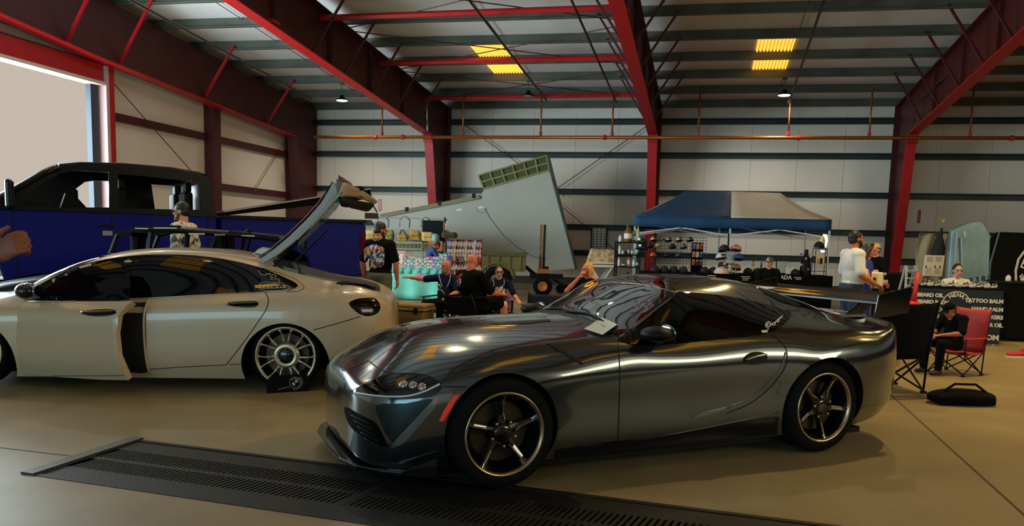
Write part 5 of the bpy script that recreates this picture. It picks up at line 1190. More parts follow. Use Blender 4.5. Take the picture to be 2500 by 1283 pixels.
# ---- camp chairs
def camp_chair(label, base, face, fab, fab2=None, scale=1.0, group='folding camp chairs', back_h=.92, cup=False, w=.28):
    h = FWD.copy(); h.z = 0; h.normalize(); r = RIGHT.copy(); r.z = 0; r.normalize(); a = math.radians(face); hv = h * math.cos(a) - r * math.sin(a)
    t = thing('camp_chair', label, 'chair', (base[0], base[1], 0), math.atan2(-hv.x, hv.y), group); t.scale = (scale,) * 3
    fr = M_steel if fab2 == 'steel' else M_black; f2 = fab2 if fab2 and fab2 != 'steel' else fab
    rows = []
    for v in np.linspace(0, 1, 7):
        y = .26 - .50 * v; z = .42 - .05 * math.sin(math.pi * v) - .03 * v; rows.append([(x, y, z - .035 * (1 - (x / w)**2)) for x in np.linspace(-w, w, 9)])
    MB().sheet(rows).build('seat', fab, t, smooth=True, solid=.008)
    rows = []
    for v in np.linspace(0, 1, 8):
        y = -.25 - .13 * v; z = .36 + (back_h - .36) * v; rows.append([(x * (1 - .0 * v), y + -.05 * (1 - (x / w)**2), z - .025 * (1 - (x / w)**2) * (v > .9)) for x in np.linspace(-w, w, 9)])
    bk = MB().sheet(rows).build('backrest', fab, t, smooth=True, solid=.008)
    if f2 is not fab:
        rows2 = [[(p[0], p[1] - .012, p[2]) for p in rw] for rw in rows[-3:]]; MB().sheet(rows2).build('back_band', f2, bk, smooth=True, solid=.006)
    for s in (-1, 1):
        MB().tube([(s * w, -.24, .02), (s * w, -.27, .42), (s * w, -.385, back_h + .02)], .012, 6).build('back_post', fr, t, smooth=True)
        MB().tube([(s * w, .26, .64), (s * w, .26, .30)], .012, 6).build('arm_post', fr, t)
        MB().tube([(s * w, .27, .02), (s * w, -.26, .40)], .011, 6).build('leg', fr, t); MB().tube([(s * w, -.25, .02), (s * w, .27, .38)], .011, 6).build('leg', fr, t)
        MB().sheet([[(s * w + dx, y, .64 + dz) for dx, dz in ((-.04, -.01), (0, .0), (.04, -.01))] for y, dz in ((.30, 0), (.1, -.01), (-.1, -.01), (-.31, .0))]).build('armrest', fab, t, smooth=True, solid=.012)
        if cup and s > 0: MB().lathe([(.045, -.12), (.05, 0)], (s * w, .24, .62), 12, cap=False).build('cup_holder', fab, t)
    for y in (.26, -.25): MB().tube([(-w, y, .03), (w, y, .40)], .011, 6).build('cross_leg', fr, t); MB().tube([(w, y, .03), (-w, y, .40)], .011, 6).build('cross_leg', fr, t)
    for sx_ in (-1, 1):
        for y in (.265, -.245): MB().box((sx_ * w, y, .012), (.05, .05, .024)).build('foot', M_black, t)
    return t
CHB = pm('black_nylon', (8, 10, 12), .8, spec=.15); CHN = pm('navy_nylon', (18, 26, 44), .6); CHR = pm('red_nylon', (150, 26, 28), .6); CHG = pm('grey_nylon', (96, 98, 112), .6); CHL = pm('lilac_nylon', (150, 110, 150), .6); CHM = pm('maroon_nylon', (120, 24, 46), .6)
def seat_person(px, py, dep): 
    p = at_d(px, py, dep); return (p.x, p.y), p.z
# 3 grey-bearded man reaching out
b, z = seat_person(1086, 634, 12.3)
p3 = person('grey-bearded man in a navy jersey seated with one arm stretched out', b, 158, ('sit', dict(er=(.44, .0, .93), wr=(.68, .03, .95), el=(-.27, .05, .72))), 'ruddy', HG, 'bald', NVY, .8, BLK, 'long', SHOE, build=1.05, scale=z / 1.295, beard=HG, hyaw=-30, voxel=.010, hcurl=(.25, .5))
camp_chair('black folding chair under the grey-bearded man', b, 158, CHN, scale=z / 1.295)
shirt_line(p3, [(1070, 665), (1074, 680), (1080, 700)], .006, WHT, 'jersey_piping'); shirt_line(p3, [(1100, 668), (1098, 684), (1090, 702)], .006, WHT, 'jersey_piping')
shirt_line(p3, [(1062, 690), (1067, 697), (1072, 694), (1076, 702)], .012, WHT, 'jersey_lettering'); shirt_line(p3, [(1070, 705), (1078, 708), (1084, 716), (1087, 724)], .008, WHT, 'jersey_lettering')
# 4 bald man from behind
b, z = seat_person(1160, 619, 11.5)
p4 = person('bald heavy man in a black shirt seated with his back turned', b, -38, ('sit', dict(er=(.30, .06, .72), wr=(.26, .34, .68))), 'ruddy', HG, 'bald', BLK, .85, BLK, 'shorts', SHOE, belly=.07, build=1.25, scale=z / 1.295, hpitch=-8, voxel=.010)
shirt_patch(p4, [(1113, 675), (1128, 666), (1130, 672), (1114, 684)], pm('flag_red', (170, 40, 48), .8), 'sleeve_print'); shirt_patch(p4, [(1110, 684), (1126, 678), (1127, 690), (1122, 699), (1110, 695)], print_mat('skull_print', [(30, 24, 60), (200, 196, 200), (120, 60, 110), (204, 200, 204)], 40), 'sleeve_print')
camp_chair('black camp chair with mesh pocket behind the bald man', b, -38, CHB, scale=z / 1.295 * 1.03, back_h=.66)
# 5 woman with sunglasses
b, z = seat_person(1219, 649, 12.7)
p5 = person('seated woman with sunglasses in a navy and white baseball jersey', b, 178, ('sit', dict(wl=(-.40, .20, .64), el=(-.33, .02, .70), wr=(.06, .22, .70), er=(.26, .03, .74))), 'fair', HBR, 'tail', NVY, .8, WHT, 'brief', SHOE, scale=z / 1.295, glasses=SUNG, voxel=.010, hyaw=6)
camp_chair('lilac-backed folding chair under the woman in sunglasses', b, 178, CHL, scale=z / 1.295)
shirt_line(p5, [(1203, 682), (1206, 694), (1202, 706)], .006, WHT, 'jersey_piping'); shirt_line(p5, [(1230, 682), (1231, 692), (1222, 702)], .006, WHT, 'jersey_piping')
shirt_patch(p5, smooth_poly([(1208, 704), (1222, 698), (1234, 706), (1240, 716), (1226, 722), (1212, 716)], 3), print_mat('jersey_print', [(22, 30, 58), (206, 200, 196), (24, 30, 56), (190, 140, 110), (210, 206, 200)], 30), 'jersey_print')
# 6 blonde woman
b, z = seat_person(1432, 641, 11.9)
p6 = person('blonde woman in a black tee seated with her hand to her mouth', b, 158, ('sit', dict(er=(.30, .14, .80), wr=(.085, .10, 1.05), el=(-.30, -.04, .80), wl=(-.24, .08, .97))), 'ruddy', HBL, 'long', BLK, .75, BLK, 'long', SHOE, belly=.03, build=1.06, scale=z / 1.295, hyaw=-48, hcurl=(.9, .6), voxel=.010, handd=dict(r=((-.5, .1, .8), (.6, .5, .2))))
camp_chair('maroon and cream folding chair under the blonde woman', b, 158, CHM, scale=z / 1.295)
shirt_line(p6, [(1417, 699), (1424, 697), (1432, 700), (1440, 697), (1446, 699), (1440, 701), (1418, 701)], .007, pm('yellow_print', (214, 186, 40), .7), 'shirt_lettering')
# 7 vendor bending over the turquoise table
b, z = stand_at(1042, 588, 20.3)
person('dark-haired vendor in a blue top bending behind the turquoise table', b, -75, ('stand', dict(chest=(0, .10, 1.24), neck=(0, .22, 1.40), head=(0, .31, 1.48), sr=(.17, .18, 1.35), sl=(-.17, .18, 1.35), er=(.2, .30, 1.12), wr=(.16, .48, 1.02), el=(-.2, .30, 1.12), wl=(-.16, .48, 1.02))), 'tan', HBR, 'short', pm('blue_top', (34, 58, 110), .8), 1.6, JEAN, 'long', SHOE, scale=z / 1.61, hpitch=-40, voxel=.013)
# 8 canopy vendor
b, z = seat_person(1879, 627, 17.6)
person('vendor in a black hoodie and two-tone cap seated under the canopy', b, 165, ('sit', {}), 'fair', HBR, 'short', BLK, 1.7, BLK, 'long', SHOE, scale=z / 1.305, build=1.1, capc=pm('two_tone_cap', (60, 62, 66), .8, col2=(150, 150, 146), vs=8), hyaw=-20, voxel=.013)
camp_chair('black folding chair under the vendor in the hoodie', b, 165, CHB, scale=z / 1.305)
# 9 man in white polo
b, z = stand_at(2088, 561, 10.9)
p9 = person('bearded man in a white polo shirt standing in profile', b, -84, ('stand', dict(er=(.26, -.02, 1.12), wr=(.20, .24, 1.0), el=(-.25, 0, 1.12), wl=(-.12, .26, 1.02))), 'tan', HB, 'short', WHT, .85, JEAN, 'long', SHOE, belly=.06, build=1.15, scale=z / 1.745, beard=HB, voxel=.010, hpitch=4)
# 10 woman in blue
b, z = stand_at(2120, 594, 11.8)
p10 = person('dark-haired woman in a blue dress with sunglasses on her head', b, -128, ('stand', dict(er=(.2, .1, 1.15), wr=(.05, .28, 1.10), el=(-.22, .06, 1.15), wl=(-.1, .26, 1.08))), 'ruddy', HBR, 'long', BLU, .25, BLU, 'long', SHOE, build=.92, scale=z / 1.745, hyaw=14, hpitch=-8, voxel=.011)
MB().box(tuple(Vector(STAND['head']) + Vector((0, .05, .115))), (.13, .03, .035)).build('sunglasses', SUNG, p10, bevel=.01)
# 11 youth in cap
b, z = stand_at(2141, 593, 14.4)
person('youth in a tan cap and black tee with folded arms near the red column', b, 128, ('stand', dict(er=(.24, .06, 1.16), wr=(-.04, .20, 1.18), el=(-.24, .06, 1.14), wl=(.06, .19, 1.12))), 'fair', HBR, 'short', BLK, .8, BLK, 'long', SHOE, build=.95, scale=z / 1.755, capc=pm('tan_cap', (196, 158, 104), .8), voxel=.012, handd=dict(r=((-1, .1, .1), (0, 1, .2)), l=((1, .1, 0), (0, 1, .1))))
# 12 boy behind the banner table
b, z = seat_person(2343, 644, 13.6)
person('boy in sunglasses and a white shirt seated behind the banner table', b, 172, ('sit', {}), 'fair', HB, 'short', WHT, .8, BLK, 'long', SHOE, build=.92, scale=z / 1.295, glasses=pm('teal_lens', (50, 110, 110), .05, coat=1), voxel=.012)
camp_chair('black folding chair under the boy in the white shirt', b, 172, CHB, scale=z / 1.295)
# 13 person slumped in the red chair
b, z = seat_person(2334, 738, 9.3)
person('person in black clothes and cap slumped in the red camp chair', b, 112, ('sit', dict(chest=(0, -.02, .80), neck=(0, .06, .96), head=(0, .14, 1.06), sr=(.18, .02, .93), sl=(-.18, .02, .93), er=(.25, .12, .70), el=(-.25, .12, .70), wr=(.08, .36, .66), wl=(-.08, .36, .66))), 'tan', HB, 'short', BLK, .9, BLK, 'long', SHOE, scale=z / 1.19, build=1.1, capc=BLK, hpitch=-22, voxel=.011)
camp_chair('red and grey camp chair with a printed headrest facing the silver car', (b[0] + .06, b[1] + .02), 118, CHR, CHG, scale=z / 1.19 * .98, back_h=1.12, cup=True, w=.31)
# near black chair
cb = on_z(2147, 948); camp_chair('large black folding chair beside the tail of the silver car', (cb.x, cb.y), 6, CHB, scale=1.0, back_h=.95, w=.33)
# empty navy chair and its neighbour
cb = at_d(1327, 800, 11.6); camp_chair('empty navy director style chair with a small white emblem', (cb.x, cb.y), 8, CHN, scale=.80, back_h=.90, w=.36)
# 14 person at the left edge, only the hand and cuff in view
bp = at_d(-185, 600, 2.75)
p14 = person('person at the left edge raising a hand with thumb up and blue cuff', (bp.x, bp.y), -88, ('stand', dict(er=(.24, .02, 1.14), wr=(.13, .315, 1.345), el=(-.23, -.04, 1.13), wl=(-.22, .02, .88), head=(0, .03, 1.63))), 'deep', HB, 'short', BLK, 1.6, JEAN, 'long', SHOE, scale=1.0, build=1.05, voxel=.0075, hcurl=([.9, 1.0, 1.05, 1.1], .5), handd=dict(r=((0.05, .75, .45), (.95, .0, .25))))

MB().tube([Vector((.15, .25, 1.305)), Vector((.135, .305, 1.34))], .043, 14).build('cuff', BLU, p14, smooth=True)
# ================================================================== MIDDLE OF THE HALL: stall, trailer, wing
RZ = math.atan2(RIGHT.y, RIGHT.x)
Rh = Vector((math.cos(RZ), math.sin(RZ), 0)); Fh = Vector((-math.sin(RZ), math.cos(RZ), 0))
def gthing(name, label, cat, px, py, dep, group=None, rz=0.0, z=0.0):
    p = at_d(px, py, dep); return thing(name, label, cat, (p.x, p.y, z), RZ + rz, group)
def wl(t, px, py, dep):
    """pixel at a depth, in the frame of an upright thing"""
    return Matrix.Rotation(-t.rotation_euler.z, 3, 'Z') @ (at_d(px, py, dep) - Vector(t.location))
def loc2(t, p): return Matrix.Rotation(-t.rotation_euler.z, 3, 'Z') @ (Vector(p) - Vector(t.location))
# ---- tan cooler
t = gthing('cooler', 'tan hard-sided cooler with moulded lid on the floor behind the two cars', 'cooler', 1004, 790, 11.8, rz=math.radians(-18))
M_tan = pm('tan_plastic', (134, 112, 72), .5, bump=.1, bs=90)
def taper(w0, d0, w1, d1, z0, z1): return MB().add([(-w0 / 2, -d0 / 2, z0), (w0 / 2, -d0 / 2, z0), (w0 / 2, d0 / 2, z0), (-w0 / 2, d0 / 2, z0), (-w1 / 2, -d1 / 2, z1), (w1 / 2, -d1 / 2, z1), (w1 / 2, d1 / 2, z1), (-w1 / 2, d1 / 2, z1)], [(3, 2, 1, 0), (4, 5, 6, 7), (0, 1, 5, 4), (1, 2, 6, 5), (2, 3, 7, 6), (3, 0, 4, 7)])
taper(.52, .36, .60, .40, .02, .38).build('tub', M_tan, t, bevel=.025); taper(.64, .44, .63, .43, .39, .43).build('lid_rim', M_tan, t, bevel=.012); taper(.62, .42, .60, .40, .43, .485).build('lid', M_tan, t, bevel=.02)
for x in (-.17, .17): MB().box((x, -.222, .39), (.06, .03, .09)).build('latch', M_black, t, bevel=.008)
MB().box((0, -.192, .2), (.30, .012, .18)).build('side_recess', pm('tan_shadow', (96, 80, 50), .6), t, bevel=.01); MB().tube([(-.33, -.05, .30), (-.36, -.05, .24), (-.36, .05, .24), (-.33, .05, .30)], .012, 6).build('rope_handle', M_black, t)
for x in (-.22, .22):
    for y in (-.14, .14): MB().box((x, y, .012), (.06, .06, .024)).build('foot', M_black, t)
# ---- turquoise stall table
dT = 18.6
TA0, TA1 = at_d(958, 652, dT), at_d(1120, 656, dT)
t = thing('stall_table', 'table draped in a turquoise cloth reaching the floor', 'table', ((TA0.x + TA1.x) / 2, (TA0.y + TA1.y) / 2, 0), RZ)
M_tq = pm('turquoise_cloth', (104, 190, 176), .8, var=.08, vs=5); hw = (TA1 - TA0).length / 2; zt_ = TA0.z
MB().box((0, .4, zt_ - .02), (2 * hw, .8, .035)).build('table_top', pm('pale_wood', (196, 176, 130), .6), t)
rows = []
for v in np.linspace(0, 1, 6):
    rows.append([(x, -.03 - .03 * v + .03 * v * math.sin(9 * x / hw + 1), zt_ - .03 - (zt_ - .06) * v) for x in np.linspace(-hw, hw, 40)])
MB().sheet(rows).build('front_cloth', M_tq, t, smooth=True, solid=.004)
for s in (-1, 1): MB().sheet([[(s * hw + s * .02 * math.sin(6 * y), y, z) for y in np.linspace(0, .8, 8)] for z in np.linspace(.04, zt_ - .03, 4)]).build('side_cloth', M_tq, t, smooth=True, solid=.004)
rows = [[(x, -.035 - .015 * math.sin(30 * x), zt_ - .0 - .14 * v) for x in np.linspace(-hw, hw, 60)] for v in (0, .5, 1)]
MB().sheet(rows).build('valance', pm('turquoise_dark', (82, 160, 150), .8), t, smooth=True, solid=.004)
MB().prism([(-.08 + a, -.075, b) for a, b in ((-.16, .62), (-.05, .66), (.10, .62), (.14, .52), (.02, .44), (-.14, .48))], (0, .004, 0)).build('printed_motif', print_mat('cloth_motif', [(104, 190, 176), (200, 130, 130), (110, 190, 176), (150, 120, 160), (214, 200, 190)], 18), t)
for s in (-1, 1):
    for y in (.06, .74): MB().tube([(s * (hw - .08), y, 0), (s * (hw - .08), y, zt_ - .03)], .02, 6).build('leg', M_steel, t)
# framed prints and boxes standing on the table, each its own thing
cols = [((190, 140, 150), 'rose'), ((110, 170, 170), 'teal'), ((96, 150, 150), 'sea green'), ((120, 130, 200), 'lavender'), ((206, 170, 180), 'pink'), ((70, 110, 130), 'slate'), ((196, 60, 90), 'crimson'), ((150, 110, 170), 'violet'), ((210, 200, 180), 'cream')]
stand_on = [(972, 640, 34, 40, 0), (992, 645, 22, 20, 1), (1008, 647, 16, 18, 2), (1021, 647, 15, 22, 4), (1034, 648, 17, 22, 1), (1048, 648, 13, 18, 8), (1060, 649, 12, 18, 3), (1072, 650, 14, 16, 1), (1084, 650, 12, 18, 2),
            (985, 628, 20, 10, 5), (1003, 629, 22, 9, 8), (1024, 629, 14, 10, 1), (1041, 627, 20, 11, 6), (1062, 629, 22, 11, 7), (1082, 632, 22, 18, 1)]
for i, (px, py, w, hgt, c) in enumerate(stand_on):
    bk = i >= 9; d = dT + (.5 if bk else .22); p = at_d(px, py, d); sc = d / FPX
    hh = hgt * sc * (1.0); ww = w * sc
    z0 = zt_ if not bk else zt_ + .16
    o = thing('boxed_print', '%s boxed print %s on the turquoise stall table' % (cols[c][1], ['at the left end', 'second along the front row', 'third along the front row', 'fourth along the front row', 'in the middle of the front row', 'sixth along the front row', 'seventh along the front row', 'eighth along the front row', 'behind the pointing man', 'at the left of the back row', 'second along the back row', 'third along the back row', 'fourth along the back row', 'fifth along the back row', 'at the right of the back row'][i]), 'print', (p.x, p.y, z0), RZ, 'prints on the turquoise stall')
    mt = pm('print_' + cols[c][1].replace(' ', '_'), cols[c][0], .5)
    MB().prism([(-ww / 2, 0, 0), (ww / 2, 0, 0), (ww / 2, .03, hh), (-ww / 2, .03, hh)], (0, .05, 0)).build('box', mt, o); MB().prism([(-ww / 2 * .7, -.002, hh * .2), (ww / 2 * .7, -.002, hh * .2), (ww / 2 * .7, .02, hh * .8), (-ww / 2 * .7, .02, hh * .8)], (0, .002, 0)).build('picture', print_mat('print_face_%d' % i, [cols[c][0], (206, 200, 190), (90, 80, 110), (210, 190, 120)], 25), o)
    if bk: MB().box((0, .05, -.08), (ww, .10, .16)).build('riser', pm('pale_riser', (160, 190, 190), .6), o)
# ---- folding shelf crate behind the vendor (grey wire baskets)
t = gthing('wire_basket_shelf', 'grey wire basket shelf below the hanging canvas bags', 'shelf', 992, 620, 20.6)
M_wire = pm('grey_wire', (140, 142, 132), .5)
a, b = wl(t, 955, 590, 20.6), wl(t, 1030, 608, 20.6)
for z in (a.z, b.z): MB().box(((a.x + b.x) / 2, .15, z), (b.x - a.x, .34, .03)).build('tray', M_wire, t)
for x in np.linspace(a.x, b.x, 9): MB().tube([(x, -.02, b.z), (x, -.02, a.z)], .006, 4).build('wire', M_wire, t)
for x in (a.x, b.x):
    for y in (0, .3): MB().tube([(x, y, 0), (x, y, a.z)], .012, 5).build('post', M_wire, t)
# ---- military cargo body with bows
t = gthing('cargo_trailer', 'grey military cargo trailer with bare roof bows, hung with canvas bags', 'trailer', 1040, 660, 22.3)
M_mil = pm('military_grey_green', (150, 152, 138), .6, var=.1, vs=3); M_olv = pm('olive_drab', (96, 92, 50), .6, var=.15, vs=3)
a, b = wl(t, 905, 556, 22.0), wl(t, 1085, 596, 22.0)
MB().box(((a.x + b.x) / 2, .7, (a.z + b.z) / 2), (b.x - a.x, 1.4, a.z - b.z)).build('side_boards', M_mil, t, bevel=.02)
MB().box(((a.x + b.x) / 2, .7, b.z - .12), (b.x - a.x, 1.3, .2)).build('chassis', M_olv, t)
dk = wl(t, 1030, 548, 22.0); MB().box(((dk.x + b.x) / 2, -.02, dk.z - .18), (b.x - dk.x, .06, .62)).build('dark_panel', M_black, t)
for px0, px1, py in ((918, 973, 528), (973, 1026, 529), (1026, 1082, 531)):
    q0, q1 = wl(t, px0, py + 24, 22.0), wl(t, px1, py + 4, 22.0); top = wl(t, px0 + 6, py, 22.0)
    MB().tube([(q0.x, 0, q0.z), (q0.x, 0, top.z - .08), (q0.x + .08, .02, top.z), (q0.x + .12, .6, top.z + .02), (q0.x + .12, 1.3, top.z - .05), (q0.x + .1, 1.4, q0.z)], .022, 6).build('roof_bow', M_wire, t, smooth=True)
    MB().tube([(q0.x + .06, 0, top.z), (q1.x, 0, q1.z)], .018, 6).build('bow_rail', M_wire, t)
for px in (930, 1065): 
    c = wl(t, px, 640, 22.0); MB().lathe([(.2, -.2), (.36, -.2), (.38, -.15), (.38, -.05), (.35, 0), (.2, .01), (0, -.03)], (c.x, .15, .38), 24, Vector((0, -1, 0))).build('wheel', M_rubber, t, smooth=True)
# bags hanging on it
M_khb = pm('khaki_canvas', (160, 122, 52), .9, var=.2, vs=8)
def bag(px0, py0, px1, py1, d, label, mat=M_khb, strap=True):
    pc = at_d((px0 + px1) / 2, py1, d); sc = d / FPX; w = (px1 - px0) * sc; hgt = (py1 - py0) * sc
    o = thing('canvas_bag', label, 'bag', tuple(pc), RZ, 'canvas bags on the trailer')
    m = MB()
    for q in ((-.25, .0), (.25, 0), (0, .02)): m.ell((q[0] * w, q[1], hgt * .48), (w * .30, .09, hgt * .48), 12, 8)
    m.box((0, 0, hgt * .45), (w * .9, .14, hgt * .8)); link('pouch', remesh(m, .02, 4), mat, o)
    MB().sheet([[(x, -.10 - .02 * v, hgt * (.95 - .5 * v)) for x in np.linspace(-w * .46, w * .46, 5)] for v in (0, .5, 1)]).build('flap', mat, o, smooth=True, solid=.012)
    if strap: MB().tube([(-w * .3, -.02, hgt * .9), (-w * .1, -.02, hgt * 1.5), (w * .1, -.02, hgt * 1.5), (w * .3, -.02, hgt * .9)], .018, 5).build('strap', pm('dark_strap', (44, 36, 24), .8), o)
bag(970, 571, 996, 589, 21.8, 'small khaki shoulder bag with strap hung between two larger bags'); bag(999, 561, 1027, 587, 21.8, 'wide khaki rucksack hung right of the shoulder bag', strap=False)
bag(1030, 565, 1058, 590, 21.7, 'pale round canvas pack beside the cardboard boxes', pm('pale_canvas', (190, 156, 92), .9), False); bag(892, 560, 918, 585, 21.8, 'khaki and cream pack behind the black tee man, left of his head', pm('cream_canvas', (184, 162, 110), .9, col2=(150, 110, 40), vs=6), False)
bag(940, 560, 962, 588, 21.8, 'striped cream and green pack right of the head of the black tee man', pm('green_canvas', (130, 128, 70), .9, col2=(60, 70, 36), vs=7), False); bag(1078, 566, 1116, 582, 21.5, 'dark brown duffel bag on top of the trailer end', pm('brown_canvas', (70, 54, 30), .9), False)
# cylinder, boxes
o = gthing('water_jug', 'pale teal cylinder jug next to the pale canvas pack', 'jug', 1063, 588, 21.6, z=at_d(1063, 589, 21.6).z); MB().lathe([(.10, 0), (.11, .02), (.11, .17), (.06, .21), (.03, .22)], n=18).build('jug', pm('teal_plastic', (116, 150, 148), .5), o, smooth=True); MB().lathe([(.035, .22), (.035, .25), (0, .25)], n=12).build('lid', M_black, o)
M_card = pm('cardboard', (176, 112, 84), .8)
for py0, py1, lab in ((588, 604, 'upper brown cardboard box stacked behind the vendor'), (604, 613, 'lower flat cardboard box stacked behind the vendor')):
    d = 20.9; p = at_d(1062, py1, d); o = thing('cardboard_box', lab, 'box', tuple(p), RZ, 'cardboard boxes'); sc = d / FPX; w, hh = 34 * sc, (py1 - py0) * sc
    MB().box((0, .2, hh / 2), (w, .4, hh)).build('carton', M_card, o); MB().box((0, -.001, hh / 2), (.05, .01, hh)).build('tape', pm('packing_tape', (196, 160, 120), .4), o)
t = gthing('box_stand', 'dark stool carrying the two cardboard boxes', 'stool', 1062, 640, 20.9); zz = at_d(1062, 613, 20.9).z
MB().box((0, .2, zz - .02), (.4, .4, .035)).build('top', M_black, t)
for x in (-.16, .16):
    for y in (.05, .35): MB().tube([(x, y, 0), (x, y, zz - .03)], .02, 6).build('leg', M_black, t)
# small flag on a stick
p = at_d(1083, 560, 21.9); o = thing('flag', 'small stars and stripes flag on a stick fixed to the trailer', 'flag', tuple(p), RZ)
MB().tube([(0, 0, -.25), (0, 0, .38)], .008, 5).build('stick', M_wire, o)
for k in range(7):
    z0 = .36 - .045 * k; MB().sheet([[(.015 + .10 * u - .012 * k * u, .02 * math.sin(4 * u), z0 - .10 * u - dz) for u in np.linspace(0, 1, 5)] for dz in (0, .045)]).build('stripe', pm('flag_red', (170, 40, 48)) if k % 2 == 0 else WHT, o, solid=.003)
MB().prism([(.012, -.006, .36), (.06, -.006, .31), (.055, -.006, .18), (.012, -.006, .22)], (0, .004, 0)).build('canton', NVY, o)
# ---- scarf / clothes rack
t = gthing('clothes_rack', 'black garment rack beside the turquoise stall', 'rack', 1135, 700, 18.2)
zt2 = wl(t, 1135, 586, 18.2).z; xa, xb = wl(t, 1094, 586, 18.2).x, wl(t, 1176, 588, 18.2).x
MB().tube([(xa, 0, zt2), (xb, 0, zt2)], .014, 6).build('rail', M_black, t)
for x in (xa, xb):
    MB().tube([(x, 0, .05), (x, 0, zt2 + .03)], .014, 6).build('upright', M_black, t); MB().bar((x, -.25, .04), (x, .25, .04), .03, .03).build('foot', M_black, t)
gcols = [((110, 80, 170), 'purple'), ((60, 70, 150), 'blue'), ((190, 120, 50), 'orange'), ((30, 34, 44), 'black'), ((150, 60, 50), 'brick red'), ((60, 90, 110), 'teal blue'), ((180, 150, 120), 'sand'), ((120, 30, 40), 'maroon'), ((80, 50, 120), 'violet'), ((200, 190, 190), 'white'), ((40, 60, 120), 'navy'), ((170, 40, 60), 'red')]
for i, (c, nm) in enumerate(gcols):
    x = xa + (xb - xa) * (i + .5) / 12; w = (xb - xa) / 12 * 1.05; L = .95 - .25 * ((i * 5) % 4) / 4
    p = Vector(t.location) + Matrix.Rotation(RZ, 3, 'Z') @ Vector((x, 0, zt2))
    o = thing('scarf', '%s patterned scarf, number %s from the left on the garment rack' % (nm, ['one', 'two', 'three', 'four', 'five', 'six', 'seven', 'eight', 'nine', 'ten', 'eleven', 'twelve'][i]), 'scarf', tuple(p), RZ, 'scarves on the garment rack')
    mt = print_mat('scarf_' + nm.replace(' ', '_'), [c, tuple(int(v * .5) for v in c), (190, 180, 176), c, tuple(min(255, int(v * 1.3)) for v in c)], 16)
    MB().sheet([[(u * w / 2, -.02 + .02 * math.sin(5 * u + 9 * v) - .0, -L * v + .01) for u in np.linspace(-1, 1, 6)] for v in np.linspace(0, 1, 8)]).build('cloth', mt, o, smooth=True, solid=.01); MB().tube([(0, 0, .02), (.0, 0, -.02)], .008, 5).build('hanger_clip', M_black, o)
# ---- aircraft wing section standing on edge
YWG = 24.2
def wq(px, py, dy=0.0): return on_y(px, py, YWG) + Vector((0, dy, 0))
t = thing('aircraft_wing', 'pale grey aircraft wing section propped up with exposed olive ribs', 'wing', tuple(Vector((wq(1290, 600).x, YWG, 0))), 0, local=False)
M_wing = pm('aircraft_grey', (160, 156, 144), .5, var=.06, vs=.8)
MB().prism([wq(*q) for q in ((902, 532), (1000, 514), (1170, 481), (1182, 462), (1341, 416), (1405, 655), (1240, 668), (1100, 640), (960, 600))], (0, .34, 0)).build('skin', M_wing, t)
MB().prism([wq(*q, .02) for q in ((1168, 427), (1334, 379), (1341, 416), (1182, 462))], (0, .30, 0)).build('rib_bay', pm('dark_olive', (62, 62, 22), .6), t)
M_ol2 = pm('olive_zinc', (118, 116, 44), .5, var=.25, vs=5)
for k in range(7):
    f = k / 6; a0 = Vector((1168 + 166 * f, 427 - 48 * f)); a1 = Vector((1182 + 159 * f, 462 - 46 * f))
    MB().bar(wq(a0.x, a0.y), wq(a1.x, a1.y), .07, .05).build('rib', M_ol2, t)
for f in (0.02, .5, .97):
    a0 = Vector((1168, 427)).lerp(Vector((1182, 462)), f); a1 = Vector((1334, 379)).lerp(Vector((1341, 416)), f); MB().bar(wq(a0.x, a0.y), wq(a1.x, a1.y), .06, .05).build('spar_cap', M_ol2, t)
MB().bar(wq(1338, 378), wq(1407, 656), .10, .07).build('edge_strip', pm('dark_edge', (40, 44, 42), .6), t)
MB().bar(wq(930, 527, -.03), wq(1172, 480, -.03), .10, .12).build('leading_edge', pm('olive_edge', (120, 112, 76), .6), t)
for px, py in ((995, 515), (1075, 500), (1158, 482)): 
    c = wq(px, py - 4, -.06); MB().box(c, (.1, .08, .14)).build('lug', M_black, t)
seamL = [wq(*q, -.008) for q in ((1180, 500), (1195, 530), (1230, 575), (1265, 605), (1300, 625), (1335, 632))]; MB().tube(seamL, .012, 5).build('skin_seam', pm('seam_grey', (110, 114, 106), .6), t)
for q in (((1115, 513), (1128, 511)), ((1168, 507), (1186, 504))): MB().bar(wq(*q[0], -.006), wq(*q[1], -.006), .012, .07).build('marking', M_white, t)
MB().tube([wq(1176 + 12 * math.cos(a), 508 + 11 * math.sin(a), -.006) for a in np.linspace(0, math.pi, 9)], .006, 4).build('access_panel', MATS['seam_grey'], t)
# wooden post with pale end
o = gthing('wooden_prop', 'weathered wooden post leaning on the aircraft wing', 'post', 1322, 640, 22.0); a, b = wl(o, 1319, 640, 22.0), wl(o, 1322, 548, 22.0)
MB().bar((a.x, 0, 0), (b.x, .1, b.z), .07, .07).build('post', pm('old_wood', (130, 84, 40), .8, var=.3, vs=12), o); MB().bar((a.x + .09, .02, 0), (b.x + .10, .12, b.z), .07, .05).build('back_board', pm('dark_wood', (34, 32, 20), .8), o)
